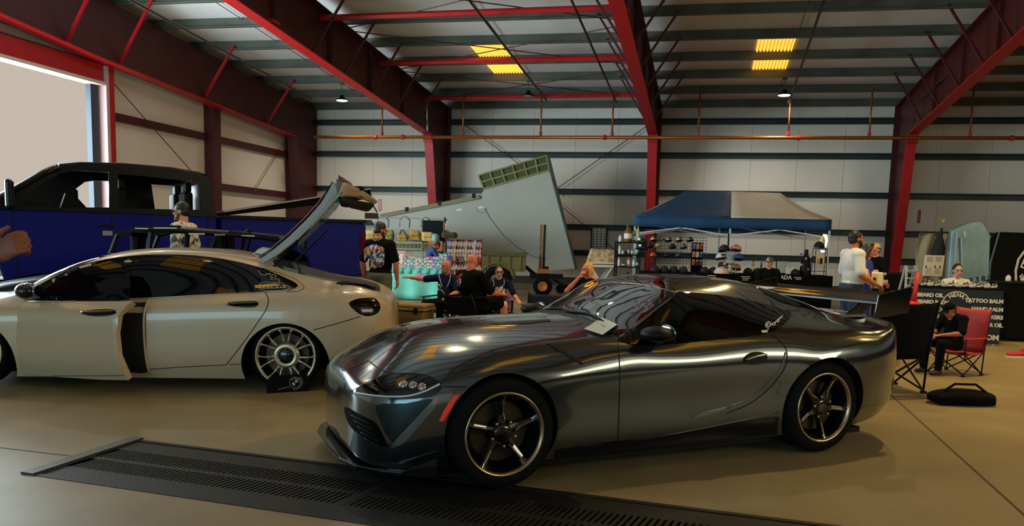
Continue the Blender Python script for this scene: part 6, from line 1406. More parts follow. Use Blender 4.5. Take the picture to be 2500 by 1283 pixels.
# olive two-wheel trailer in front of the wing
t = gthing('olive_trailer', 'olive drab two-wheel utility trailer below the aircraft wing', 'trailer', 1230, 690, 21.0)
a, b = wl(t, 1172, 622, 20.6), wl(t, 1284, 662, 20.6)
MB().box(((a.x + b.x) / 2, .6, (a.z + b.z) / 2 - .02), (b.x - a.x, 1.2, a.z - b.z)).build('box', M_olv, t, bevel=.02); MB().box(((a.x + b.x) / 2, .6, a.z + .03), (b.x - a.x + .06, 1.26, .10)).build('top_rail', pm('olive_dark', (74, 70, 34), .6), t, bevel=.01)
for x in np.linspace(a.x + .2, b.x - .15, 4): MB().box((x, -.015, (a.z + b.z) / 2), (.04, .03, a.z - b.z)).build('stake', M_olv, t)
c = wl(t, 1213, 668, 20.5); R = .40
for y, s in ((-.06, -1), (1.26, 1)):
    w_ = MB().lathe([(.2, -.18), (R - .03, -.18), (R, -.14), (R, -.04), (R - .03, 0), (.22, .01), (.2, -.02)], (c.x, y, R), 28, Vector((0, s, 0)), cap=False).build('wheel', M_rubber, t, smooth=True)
    MB().lathe([(.21, -.03), (.15, .0), (.08, -.02), (0, .01)], (c.x, y, R), 20, Vector((0, s, 0))).build('rim', M_olv, w_, smooth=True)
    MB().tube([(c.x + (R + .08) * math.cos(a_), y - s * .08, R + (R + .08) * math.sin(a_)) for a_ in np.linspace(.1, math.pi - .1, 12)], .05, 6).build('mudguard', M_olv, t, smooth=True)
MB().box((c.x, .6, R), (.1, 1.2, .1)).build('axle', M_black, t); MB().bar((b.x, .6, b.z + .1), (b.x + .35, .6, .5), .1, .1).build('drawbar', M_black, t)
# yellow-wheeled tow dolly
t = gthing('tow_dolly', 'dark tow dolly with an orange-hubbed wheel under the wing edge', 'dolly', 1330, 690, 21.3)
c = wl(t, 1326, 672, 21.1); R = .26
MB().lathe([(.12, -.16), (R - .02, -.16), (R, -.12), (R, -.04), (R - .02, 0), (.14, .01)], (c.x, -.1, R), 24, Vector((0, -1, 0)), cap=False).build('wheel', M_rubber, t, smooth=True)
MB().lathe([(.14, -.02), (.13, .01), (.10, .012), (.09, -.01), (0, 0)], (c.x, -.1, R), 20, Vector((0, -1, 0))).build('hub', pm('orange_hub', (176, 110, 40), .5), t, smooth=True)
MB().box((c.x + .1, .2, R + .28), (.9, .5, .12)).build('frame', M_black, t); MB().bar((c.x + .1, .2, R + .25), (c.x + .1, .2, .8), .12, .12).build('stem', M_black, t); MB().box((c.x, .0, R + .42), (.28, .2, .12)).build('yellow_cap', pm('ochre', (150, 96, 30), .6), t); MB().box((c.x + .1, .2, R), (.08, .5, .08)).build('axle', M_black, t)
for x in (.5, .68): MB().lathe([(0, 0), (.13, 0), (.13, .08), (0, .08)], (c.x + x, .1, .2), 14, Vector((0, -1, 0))).build('caster', M_rubber, t)
MB().bar((c.x + .3, .15, .45), (c.x + .75, .12, .22), .06, .06).build('arm', M_black, t)
# wall stickers (fire signs)
for i, (x0, y0, x1, y1, lab) in enumerate(((923, 486, 931, 513, 'narrow red and white upright safety sign left of the first red column'), (2240, 512, 2249, 544, 'narrow dark red upright safety sign on the rear wall, right side'))):
    a, b = on_y(x0, y1, YW - .03), on_y(x1, y0, YW - .03)
    o = thing('safety_sign', lab, 'sign', tuple(a), 0, local=False); MB().prism([a, Vector((b.x, a.y, a.z)), b, Vector((a.x, a.y, b.z))], (0, .01, 0)).build('plate', pm('sign_red', (150, 40, 38), .5) if i else pm('sign_pink', (196, 120, 112), .5), o)
    MB().prism([a + Vector((.02, -.002, .04)), Vector((b.x - .02, a.y - .002, a.z + .04)), Vector((b.x - .02, a.y - .002, b.z - .04)), Vector((a.x + .02, a.y - .002, b.z - .04))], (0, .002, 0)).build('panel', MATS.get('sign_white') or pm('sign_white', (206, 190, 182), .5) if not i else pm('sign_dark', (96, 20, 22), .5), o)
    n = 12
    for k, ch in enumerate('FIREEXT'):
        z = b.z - .06 - (b.z - a.z - .1) * (k + .5) / 7; text_mesh('sign_letter', ch, .055, pm('sign_ink', (150, 50, 48), .5) if not i else MATS.get('sign_white'), o, (( a.x + b.x) / 2, a.y - .006, z), (1, 0, 0), (0, 0, 1), .001)
# ================================================================== CANOPY STALL
M_cnv = pm('canopy_navy', (20, 62, 98), .75, var=.08, vs=2); M_cnt = pm('canopy_lit', (198, 180, 154), .75, var=.08, vs=2); M_post = pm('white_post', (196, 200, 200), .4, metal=.2)  # tan copy of the blue fabric paints its lit right half
FLc, FRc = at_d(1548, 528, 20.0), at_d(2031, 534, 19.2); zE = (FLc.z + FRc.z) / 2
bx_ = (FRc - FLc); bx_.z = 0; Wc = bx_.length; bx_.normalize(); by_ = Vector((-bx_.y, bx_.x, 0)); Dc = 3.0
ct = thing('canopy_tent', 'pop-up canopy with blue roof, its lit right half coloured tan, on white posts', 'canopy', (FLc.x, FLc.y, 0), math.atan2(bx_.y, bx_.x))
rl, rm, rr_ = loc2(ct, at_d(1672, 466, 21.5)), loc2(ct, at_d(1786, 467, 21.2)), loc2(ct, at_d(1905, 471, 20.9))
def fal(a, b, n=8, sag=.10): return [a.lerp(b, u) - Vector((0, 0, sag * math.sin(math.pi * u))) for u in np.linspace(0, 1, n)]
FLl, FRl, FM = Vector((0, 0, zE)), Vector((Wc, 0, zE)), Vector((Wc * .5, 0, zE)); BLl, BRl, BM = Vector((0, Dc, zE)), Vector((Wc, Dc, zE)), Vector((Wc * .5, Dc, zE))
def panel(a0, a1, b0, b1, mat, nm, sag=.10):
    e0, e1 = fal(a0, b0, 10, sag), fal(a1, b1, 10, sag); MB().sheet([[p.lerp(q, u) for u in np.linspace(0, 1, 8)] for p, q in zip(e0, e1)]).build(nm, mat, ct, smooth=True, solid=.006)
panel(rl, rm, FLl, FM, M_cnv, 'roof_panel', .06); panel(rm, rr_, FM, FRl, M_cnt, 'roof_panel', .06); panel(rl, rm, BLl, BM, M_cnv, 'roof_panel', .06); panel(rm, rr_, BM, BRl, M_cnv, 'roof_panel', .06)
panel(rl, rl + Vector((0, .01, 0)), FLl, BLl, M_cnv, 'roof_panel', .16); panel(rr_, rr_ + Vector((0, .01, 0)), FRl, BRl, M_cnt, 'roof_panel', .16)
vh = .27
for a, b in ((FLl, FRl), (BLl, BRl), (FLl, BLl), (FRl, BRl)):
    MB().sheet([[a.lerp(b, u) + Vector((0, .012 * math.sin(u * 30), -vh * v)) for u in np.linspace(0, 1, 30)] for v in (0, .5, 1)]).build('valance', M_cnv, ct, smooth=True, solid=.006)
for x in (.03, Wc * .5, Wc - .03):
    for y in (.03, Dc - .03):
        po = MB().box((x, y, (zE - .06) / 2), (.04, .04, zE - .06)).build('post', M_post, ct); MB().box((x, y, .01), (.09, .09, .02)).build('foot_plate', M_post, po)
for y in (.03, Dc - .03):
    for x0 in (0, Wc * .5):
        MB().bar((x0, y, zE - .10), (x0 + Wc * .5, y, zE - .45), .02, .03).build('truss_bar', M_post, ct); MB().bar((x0, y, zE - .45), (x0 + Wc * .5, y, zE - .10), .02, .03).build('truss_bar', M_post, ct)
for p, q in ((FLl, rl), (FRl, rr_), (BLl, rl), (BRl, rr_)): MB().bar(p + Vector((0, 0, -.05)), q + Vector((0, 0, -.05)), .02, .03).build('roof_rib', M_post, ct)
# long black counter tables with printed fronts
t = gthing('counter_table', 'long table with a black printed cloth under the canopy', 'table', 1800, 700, 18.6)
a, b = wl(t, 1572, 662, 18.6), wl(t, 2045, 668, 18.3); zc_ = a.z
MB().box(((a.x + b.x) / 2, .4, zc_ - .02), (b.x - a.x, .8, .04)).build('table_top', BLK, t)
MB().sheet([[(x, .02 * math.sin(7 * x) * v - .01, zc_ - (zc_ - .02) * v) for x in np.linspace(a.x, b.x, 50)] for v in np.linspace(0, 1, 5)]).build('front_cloth', BLK, t, smooth=True, solid=.005)
for x in (a.x, b.x): MB().sheet([[(x, y, z) for y in (0, .4, .8)] for z in (.02, zc_)]).build('side_cloth', BLK, t, solid=.005)
for x in np.linspace(a.x + .2, b.x - .2, 4):
    for y in (.1, .7): MB().tube([(x, y, 0), (x, y, zc_ - .04)], .02, 6).build('leg', M_steel, t)
for px, py, w, n in ((1738, 672, 20, 3), (1820, 675, 22, 3), (1876, 676, 20, 3), (1948, 677, 18, 2)):
    for k in range(n):
        q = wl(t, px, py + 4 * k, 18.55); MB().box((q.x + .02 * (k % 2), -.018, q.z), ((w - 4 * k) * 18.5 / FPX, .004, .016)).build('printed_line', M_white, t)
q = wl(t, 1914, 677, 18.55); text_mesh('printed_word', 'NADA', .13, M_white, t, (q.x, -.022, q.z), (1, 0, 0), (0, 0, 1), .002, bold=.004)
# wire grid panel
t = gthing('grid_wall', 'black wire grid panel hung with caps under the canopy', 'rack', 1650, 650, 21.6)
M_gw = pm('dark_wire', (44, 50, 50), .5); a, b = wl(t, 1583, 577, 21.6), wl(t, 1722, 652, 21.6)
for x in np.linspace(a.x, b.x, 19): MB().tube([(x, 0, b.z - .1), (x, 0, a.z)], .005, 4).build('wire', M_gw, t)
for z in np.linspace(b.z, a.z, 11): MB().tube([(a.x, 0, z), (b.x, 0, z)], .005, 4).build('wire', M_gw, t)
for x in (a.x + .1, b.x - .1): MB().bar((x, -.2, .02), (x, .3, .02), .03, .03).build('foot', M_gw, t); MB().tube([(x, .02, 0), (x, .02, b.z)], .015, 5).build('upright', M_gw, t)
# caps
def make_cap(name, label, px, py, d, yaw, c1, c2, sc=1.0, tilt=-.3, z=None, group='caps on the canopy stall'):
    p = at_d(px, py, d); o = thing('cap', label, 'cap', tuple(p) if z is None else (p.x, p.y, z), RZ + yaw, group); o.scale = (sc,) * 3
    m1 = pm('cap_%d_%d_%d' % c1, c1, .8); m2 = pm('cap_%d_%d_%d' % c2, c2, .8); n = 16; T = Matrix.Rotation(tilt, 3, 'X')
    fr = [[T @ Vector((.095 * math.cos(ph) * math.cos(a_), -.11 * math.cos(ph) * math.sin(a_), .115 * math.sin(ph))) for a_ in np.linspace(0, math.pi, 9)] for ph in np.linspace(0, math.pi / 2, 6)]
    bk = [[T @ Vector((.095 * math.cos(ph) * math.cos(a_), -.11 * math.cos(ph) * math.sin(a_), .115 * math.sin(ph))) for a_ in np.linspace(math.pi, 2 * math.pi, 9)] for ph in np.linspace(0, math.pi / 2, 6)]
    MB().sheet(fr).build('crown_front', m1, o, smooth=True, solid=.006); MB().sheet(bk).build('crown_back', m2, o, smooth=True, solid=.006)
    MB().sheet([[T @ Vector((x, -.095 - y0 * (1 - (x / .09)**2 * .5) , -.012 * y0 / .07 - .02 * (x / .08)**2)) for x in np.linspace(-.082, .082, 7)] for y0 in (0, .035, .07)]).build('brim', m2, o, smooth=True, solid=.006)
    MB().ell(T @ Vector((0, 0, .117)), (.01, .01, .007), 8, 5).build('button', m2, o); MB().box(T @ Vector((0, -.112, .05)), (.06, .008, .035)).build('badge', m2 if c1 != c2 else M_white, o)
    return o
row = [(1596, 587, 'cream and dark brown', (200, 180, 150), (40, 34, 30)), (1614, 588, 'charcoal with pale top', (60, 60, 64), (180, 176, 166)), (1632, 588, 'silver and black', (170, 176, 176), (36, 38, 42)), (1658, 588, 'black with white front', (196, 200, 198), (16, 18, 20)), (1684, 588, 'black with grey front', (130, 134, 132), (14, 16, 18))]
ordn = ['first', 'second', 'third', 'fourth', 'fifth']
for i, (px, py, nm, c1, c2) in enumerate(row): make_cap('cap', '%s trucker cap, %s in the top row of the wire grid' % (nm, ordn[i]), px, py, 21.4, 0, c1, c2)
row = [(1586, 603, 'navy and plum', (60, 40, 70), (20, 24, 34)), (1605, 603, 'white and yellow', (190, 160, 40), (196, 196, 190)), (1642, 605, 'plain dark', (40, 36, 36), (34, 30, 30)), (1669, 605, 'grey camouflage', (120, 116, 106), (60, 60, 54))]
for i, (px, py, nm, c1, c2) in enumerate(row): make_cap('cap', '%s cap, %s in the middle row of the wire grid' % (nm, ordn[i]), px, py, 21.4, 0, c1, c2)
row = [(1595, 626, 'orange and red', (206, 110, 40), (190, 60, 30)), (1628, 627, 'dark olive', (40, 44, 36), (30, 32, 30)), (1656, 627, 'teal grey', (70, 90, 96), (50, 70, 76))]
for i, (px, py, nm, c1, c2) in enumerate(row): make_cap('cap', '%s cap, %s in the bottom row of the wire grid' % (nm, ordn[i]), px, py, 21.4, 0, c1, c2)
# cap tree on the counter with a white notice
zt3 = zc_
t = gthing('cap_stand', 'upright cap display stand with a white notice on the counter', 'stand', 1775, 650, 18.8, z=zt3)
MB().tube([(0, 0, 0), (0, 0, .95)], .02, 8).build('pole', M_black, t); MB().lathe([(.18, 0), (.18, .02), (.03, .04)], n=18).build('base', M_black, t)
a, b = wl(t, 1769, 641, 18.7), wl(t, 1791, 613, 18.7); MB().box(((a.x + b.x) / 2, -.16, (a.z + b.z) / 2), (b.x - a.x, .01, b.z - a.z)).build('notice', pm('pale_notice', (176, 200, 206), .5), t); MB().box(((a.x + b.x) / 2, -.15, (a.z + b.z) / 2), (b.x - a.x + .03, .01, b.z - a.z + .03)).build('notice_frame', pm('red_frame', (170, 50, 60), .5), t)
for px, py, y in ((1765, 600, -.05), (1797, 605, -.05), (1765, 625, -.08), (1797, 625, -.08), (1768, 645, -.1), (1795, 645, -.1)):
    q = wl(t, px, py, 18.75); MB().tube([(0, 0, q.z), (q.x, y, q.z)], .008, 5).build('peg', M_black, t)
for px, py, nm, c1, c2, s in ((1768, 607, 'black embroidered', (20, 22, 22), (18, 20, 20), 1.3), (1797, 606, 'peach and magenta', (206, 150, 110), (150, 60, 120), 1.3), (1758, 626, 'white and navy', (190, 190, 190), (30, 34, 50), 1.2), (1803, 628, 'blue and teal', (40, 80, 130), (24, 60, 80), 1.3), (1762, 648, 'black and white', (24, 26, 30), (190, 186, 180), 1.2), (1797, 652, 'mustard patched', (190, 120, 40), (60, 50, 40), 1.2)):
    make_cap('cap', '%s cap on the display stand with the white notice' % nm, px, py + 5, 18.55, .3 if px < 1780 else -.4, c1, c2, s)
# caps lying along the counter
lay = [(1600, 660, 'left end'), (1622, 660, 'second from the left end'), (1645, 660, 'third from the left end'), (1668, 660, 'fourth from the left end'), (1720, 661, 'just right of the sock rack'), (1741, 661, 'left of the display stand'), (1826, 661, 'right of the display stand'), (1849, 662, 'beside the seated vendor'), (1942, 667, 'near the paper sign rack')]
for i, (px, py, where) in enumerate(lay):
    c = [(22, 24, 26), (30, 28, 28), (18, 20, 24), (40, 40, 40)][i % 4]; make_cap('cap', 'dark cap lying on the black counter, %s' % where, px, py, 18.75, .2 * ((i % 3) - 1), c, (16, 17, 18), 1.15, tilt=0, z=zc_ + .012)
# sock / glove rack
t = gthing('sock_rack', 'narrow display of dark and coloured small goods beside the wire grid', 'rack', 1704, 650, 20.6)
a, b = wl(t, 1688, 656, 20.6), wl(t, 1716, 592, 20.6); MB().box(((a.x + b.x) / 2, .06, b.z / 2), (b.x - a.x, .08, b.z)).build('board', BLK, t)
sc_ = [((110, 80, 180), 'purple'), ((200, 130, 40), 'amber'), ((170, 50, 40), 'red'), ((200, 110, 40), 'orange'), ((206, 190, 180), 'cream'), ((40, 80, 100), 'teal'), ((160, 90, 40), 'brown'), ((60, 50, 60), 'plum'), ((90, 60, 60), 'russet')]
for i, (c, nm) in enumerate(sc_):
    u, v = i % 3, i // 3; p = Vector(t.location) + Matrix.Rotation(RZ, 3, 'Z') @ Vector((a.x + (b.x - a.x) * (u + .5) / 3, 0, b.z - .10 - v * .21))
    o = thing('sock_pack', '%s sock pack, %s row of the narrow display' % (nm, ['top', 'middle', 'bottom'][v]), 'socks', tuple(p), RZ, 'sock packs'); MB().prism([(-.04, 0, -.08), (.03, 0, -.08), (.05, 0, .0), (.035, 0, .075), (-.035, 0, .075)], (0, .03, 0)).build('pack', pm('sock_' + nm, c, .8), o, bevel=.008); MB().box((0, -.004, .05), (.05, .004, .03)).build('label', M_white, o)
# goods on the counter
def bottle(label, p, r, h, c, group, cap=(30, 30, 32), rz=0):
    o = thing('bottle', label, 'bottle', tuple(p), 0, group); MB().lathe([(r * .95, 0), (r, .01), (r, h * .62), (r * .5, h * .76), (r * .38, h * .86)], n=12).build('flask', pm('bottle_%d_%d_%d' % c, c, .25, coat=.5), o, smooth=True); MB().lathe([(r * .42, h * .86), (r * .42, h), (0, h)], n=10).build('cap_top', pm('bcap_%d_%d_%d' % cap, cap, .5), o); MB().lathe([(r * 1.02, h * .2), (r * 1.02, h * .5)], n=12, cap=False).build('paper_label', M_white, o); return o
def on_counter(px, d=18.7):
    p = at_d(px, 660, d); return Vector((p.x, p.y, zc_))
for px, h_, r_, c, nm in ((1838, .34, .035, (160, 116, 44), 'tall amber'), (1858, .30, .03, (30, 30, 34), 'slim black'), (1786, .24, .03, (120, 190, 60), 'bright green'), (1796, .22, .025, (190, 180, 170), 'white')): bottle('%s bottle on the black counter' % nm, on_counter(px, 18.55 if px < 1800 else 18.8), r_, h_, c, 'bottles on the counter')
o = thing('knit_hat', 'pale pink knitted hat lying on the counter in front of the display stand', 'hat', tuple(on_counter(1762, 18.5)), RZ); MB().lathe([(.17, 0), (.175, .04), (.15, .10), (.08, .15), (0, .165)], n=18).build('crown', pm('pink_knit', (206, 176, 164), .9, bump=.5, bs=120), o, smooth=True); MB().lathe([(.178, 0), (.185, .02), (.178, .05)], n=18, cap=False).build('cuff', MATS['pink_knit'], o, smooth=True)
o = thing('picture_frame', 'small clear frame with a white card right of the seated vendor', 'frame', tuple(on_counter(1906, 18.8)), RZ); MB().box((0, 0, .18), (.20, .03, .28)).build('card', pm('pale_card', (160, 176, 170), .4), o); MB().box((0, .02, .18), (.23, .02, .32)).build('rim', M_black, o); MB().box((0, 0, .02), (.2, .12, .03)).build('foot', M_black, o)
# paper sign rack with lit ornament
t = gthing('sign_rack', 'black wire rack holding a framed paper sign on the counter', 'rack', 2006, 660, 18.9, z=zc_)
a, b = wl(t, 1983, 605, 18.9), wl(t, 2018, 605, 18.9)
for x in (a.x, a.x + .07, b.x - .05, b.x):
    MB().tube([(x, 0, 0), (x, 0, a.z)], .008, 5).build('wire_post', M_black, t)
for z in (a.z - .01, a.z - .35, .1): MB().tube([(a.x, 0, z), (b.x, 0, z)], .008, 5).build('wire_shelf', M_black, t)
s0, s1 = wl(t, 1990, 646, 18.8), wl(t, 2012, 623, 18.8); MB().box(((s0.x + s1.x) / 2, -.1, (s0.z + s1.z) / 2), (s1.x - s0.x, .012, s1.z - s0.z)).build('paper_sign', pm('cream_paper', (206, 190, 160), .6), t); MB().box((s1.x - .08, -.108, (s0.z + s1.z) / 2 - .02), (.06, .006, .14)).build('dark_print', M_black, t); MB().box((s0.x + .08, -.108, (s0.z + s1.z) / 2 - .02), (.09, .006, .12)).build('tan_print', pm('tan_print', (190, 140, 90), .6), t)
make_cap('cap', 'black cap on top of the wire sign rack', 2000, 604, 18.9, 0, (18, 18, 20), (16, 16, 18), 1.3, tilt=0)
p = at_d(2009, 603, 18.9); o = thing('lit_ornament', 'glowing gold and white ornament on top of the sign rack', 'lamp', tuple(p), RZ)
MB().tube([(-.05, 0, 0), (-.06, 0, .15), (-.03, 0, .26)], [.03, .035, .02], 8).build('gold_stem', pm('gold_glow', (220, 170, 60), .3, metal=.4, emit=.5, ecol=(230, 170, 40)), o, smooth=True); MB().tube([(.06, 0, .0), (.08, 0, .16), (.05, 0, .28), (-.01, 0, .30)], [.02, .03, .045, .02], 8).build('white_tube', pm('white_glow', (250, 245, 225), .3, emit=2.0, ecol=(255, 246, 214)), o, smooth=True)
p = at_d(2007, 613, 18.85); o = thing('lit_tag', 'small glowing white tag on the sign rack', 'lamp', tuple(p), RZ); MB().box((0, -.03, 0), (.10, .02, .05)).build('tag', MATS['white_glow'], o, bevel=.008); MB().box((0, -.015, 0), (.11, .01, .06)).build('backing', M_black, o)
# ornament column left of it
t = gthing('goods_tower', 'slim black tower of small goods left of the sign rack', 'display', 1966, 660, 18.8, z=zc_)
MB().lathe([(.14, 0), (.12, .3), (.05, .5), (.04, .62)], n=12).build('column', M_black, t); q = wl(t, 1971, 619, 18.8); MB().box((q.x, 0, q.z - .03), (.10, .08, .1)).build('head', M_steel, t)
for k in range(10):
    a_ = k * 2.4; z = .05 + .05 * k; MB().box((.12 * math.cos(a_), .12 * math.sin(a_) - .02, z), (.05, .04, .05)).build('trinket', [M_white, pm('sock_purple', (110, 80, 180)), pm('violet_tag', (130, 70, 150), .6), M_steel][k % 4], t)
# ---- bottle shelf unit left of the canopy
dS = 19.6
t = gthing('shelf_unit', 'black metal shelf unit of bottles at the left canopy post', 'shelf', 1535, 690, dS)
a, b = wl(t, 1506, 588, dS), wl(t, 1562, 588, dS); levels = [wl(t, 1530, y, dS).z for y in (590, 620.5, 650)] + [.35]
for x in (a.x, b.x):
    for y in (0, .35): MB().box((x, y, a.z / 2), (.03, .03, a.z)).build('post', M_black, t)
for z in levels: MB().box(((a.x + b.x) / 2, .175, z - .015), (b.x - a.x, .38, .03)).build('shelf_board', M_black, t)
bl = [(1514, 0, .20, .05, (190, 190, 186), 'white'), (1533, 0, .42, .13, (120, 76, 24), 'square amber'), (1540, 0, .24, .05, (70, 80, 30), 'olive'), (1549, 0, .30, .04, (60, 66, 90), 'dark blue'), (1557, 0, .46, .045, (206, 160, 50), 'tall golden'),
      (1514, 1, .28, .045, (180, 176, 150), 'cream'), (1522, 1, .14, .05, (150, 150, 140), 'grey'), (1536, 1, .22, .04, (150, 50, 40), 'red'), (1545, 1, .18, .05, (150, 120, 160), 'lilac'), (1556, 1, .24, .05, (60, 140, 70), 'green'),
      (1513, 2, .26, .04, (200, 196, 184), 'tall white'), (1524, 2, .12, .05, (50, 80, 100), 'blue'), (1537, 2, .30, .045, (196, 110, 60), 'orange'), (1550, 2, .24, .06, (176, 180, 184), 'silver'), (1557, 2, .2, .05, (60, 70, 110), 'indigo'),
      (1513, 3, .30, .07, (150, 160, 170), 'pale blue'), (1535, 3, .42, .10, (200, 80, 40), 'big orange'), (1550, 3, .34, .07, (60, 100, 96), 'teal')]
for i, (px, lv, h_, r_, c, nm) in enumerate(bl):
    q = wl(t, px, 600, dS); p = Vector(t.location) + Matrix.Rotation(RZ, 3, 'Z') @ Vector((q.x, .14, levels[lv]))
    bottle('%s bottle on the %s shelf of the metal unit' % (nm, ['top', 'second', 'third', 'bottom'][lv]), p, r_ * .8, h_, c, 'bottles on the metal shelf unit')
for i, (px, py, nm, c) in enumerate(((1567, 594, 'dark green', (20, 50, 40)), (1569, 609, 'black', (16, 18, 20)))): make_cap('cap', '%s cap hung on the right side of the metal shelf unit' % nm, px, py, dS - .25, -.8, c, c, 1.3)
# ---- beige cloth case on a trestle table
t = gthing('trestle_table', 'white topped trestle table with crossed legs left of the shelf unit', 'table', 1475, 690, 19.8)
a, b = wl(t, 1432, 648, 19.8), wl(t, 1498, 651, 19.8); MB().box(((a.x + b.x) / 2, .35, a.z), (b.x - a.x, .7, .05)).build('table_top', M_white, t)
for y in (.05, .65):
    MB().bar((a.x + .1, y, a.z), (b.x - .02, y, .02), .02, .05).build('leg', M_post, t); MB().bar((b.x - .02, y, a.z), (a.x + .1, y, .02), .02, .05).build('leg', M_post, t)
p = at_d(1468, 647, 19.9); o = thing('stone_print_case', 'beige stone-patterned case standing on the trestle table', 'case', (p.x, p.y, p.z + .03), RZ)
sc = 19.9 / FPX; MB().prism([(-36 * sc, 0, 0), (34 * sc, 0, 0), (34 * sc, .12, 36 * sc), (-24 * sc, .12, 37 * sc)], (0, .3, 0)).build('case_body', pm('stone_cloth', (190, 164, 130), .8, col2=(150, 116, 78), vs=9, bump=.3, bs=14), o, bevel=.03); MB().bar((-36 * sc, .0, .03), (34 * sc, .0, .03), .02, .05).build('base_band', pm('cream_band', (206, 186, 150), .7), o)
# poster on the wall
a, b = on_y(1443, 604, YW - .3), on_y(1482, 557, YW - .3); o = thing('poster_board', 'white poster with rows of dark aircraft silhouettes on the rear wall', 'poster', tuple(a), 0, local=False)
MB().prism([a, Vector((b.x, a.y, a.z)), b, Vector((a.x, a.y, b.z))], (0, .02, 0)).build('sheet', M_white, o)
for e0, e1 in ((a, Vector((a.x, a.y, b.z))), (Vector((b.x, a.y, a.z)), b)): MB().bar(e0, e1, .04, .04).build('frame_bar', M_black, o)
for r_ in range(8):
    for c_ in range(4):
        x = a.x + (b.x - a.x) * (c_ + .5) / 4; z = a.z + (b.z - a.z) * (r_ + .5) / 8; MB().add([(x - .05, a.y - .004, z), (x, a.y - .004, z - .02), (x + .05, a.y - .004, z + .005), (x + .01, a.y - .004, z + .025)], [(0, 1, 2, 3)]).build('silhouette', pm('ink', (40, 44, 50), .7), o)
# ================================================================== RIGHT-HAND STALL
dB = 12.35
t = gthing('banner_table', 'table fronted by a black banner listing beard products in white lettering', 'table', 2345, 760, dB)
a, b = wl(t, 2240, 700, 12.6), wl(t, 2450, 712, 12.2); zb_ = (a.z + b.z) / 2
ang = math.atan2(b.y - a.y, b.x - a.x); bd = Vector((math.cos(ang), math.sin(ang), 0)); bn = Vector((-bd.y, bd.x, 0)); Lb = (Vector((b.x - a.x, b.y - a.y, 0))).length
A0 = Vector((a.x, a.y, 0)); M_ban = pm('banner_vinyl', (16, 26, 34), .45)
def bpnt(u, z, off=0.0): return A0 + bd * u + Vector((0, 0, z)) - bn * off
MB().prism([bpnt(0, .03), bpnt(Lb, .03), bpnt(Lb, zb_), bpnt(0, zb_)], bn * .01).build('banner', M_ban, t)
MB().prism([bpnt(0, zb_), bpnt(Lb, zb_), bpnt(Lb, zb_) + bn * .75, bpnt(0, zb_) + bn * .75], (0, 0, .03)).build('table_top', BLK, t)
for u in (.06, Lb - .06):
    for v in (.05, .7): q = bpnt(u, 0) + bn * v; MB().tube([q, q + Vector((0, 0, zb_))], .02, 6).build('leg', M_steel, t)
M_let = pm('banner_white', (196, 194, 186), .6)
def btxt(s, px, py, size, al='LEFT'):
    q = wl(t, px, py, dB); u = (q - A0).dot(bd); text_mesh('lettering', s, size, M_let, t, bpnt(u, q.z, .006), bd, (0, 0, 1), .001, al, bold=.004, spacing=.92)
for s, py in (('BEARD OIL', 721), ('BEARD BALM', 738), ('BEARD SOAP', 756), ('BEARD BUTTER', 774)): btxt(s, 2246, py, .082)
for s, py in (('TATTOO BALM', 737), ('HAND BALM', 757), ('STICKERS', 776), ("MEN'S HAIR OIL", 795)): btxt(s, 2444, py - 2, .082, 'RIGHT')
btxt('CAVE.COM', 2436, 824, .12, 'RIGHT')
q = wl(t, 2337, 742, dB); u0 = (q - A0).dot(bd); 
for r0, r1 in ((.185, .20),): MB().sheet([[bpnt(u0 + r * math.cos(a_), q.z + r * math.sin(a_), .006) for a_ in np.linspace(.1, math.pi - .1, 24)] for r in (r0, r1)]).build('badge_arc', M_let, t)
for chx, a_ in zip('NEHA', (125, 103, 79, 56)):
    ar = math.radians(a_); uv = bd * math.cos(ar) + Vector((0, 0, math.sin(ar))); text_mesh('badge_letter', chx, .085, M_let, t, bpnt(u0, q.z, .006) + uv * .142, bd * math.sin(ar) - Vector((0, 0, math.cos(ar))), uv, .001, bold=.003)
Rw = Matrix.Rotation(RZ, 3, 'Z')
def on_ban(u, v): return Vector(t.location) + Rw @ (bpnt(u, zb_ + .03) + bn * v)
bc_ = [((40, 42, 46), 'black'), ((190, 188, 182), 'white'), ((120, 130, 134), 'grey'), ((70, 52, 30), 'amber')]
NTH = 'first second third fourth fifth sixth seventh eighth ninth tenth eleventh twelfth thirteenth fourteenth fifteenth sixteenth seventeenth eighteenth nineteenth twentieth twenty-first twenty-second'.split()
for i in range(22):
    c, nm = bc_[(i * 7) % 4]; u = .08 + (Lb - .16) * i / 21
    bottle('small %s bottle, %s from the left along the banner table' % (nm, NTH[i]), on_ban(u, .10 + .05 * (i % 2)), .022 + .004 * (i % 3), .075 + .03 * ((i * 3) % 4) / 3, c, 'bottles along the banner table', (190, 190, 186) if i % 3 else (24, 24, 26))
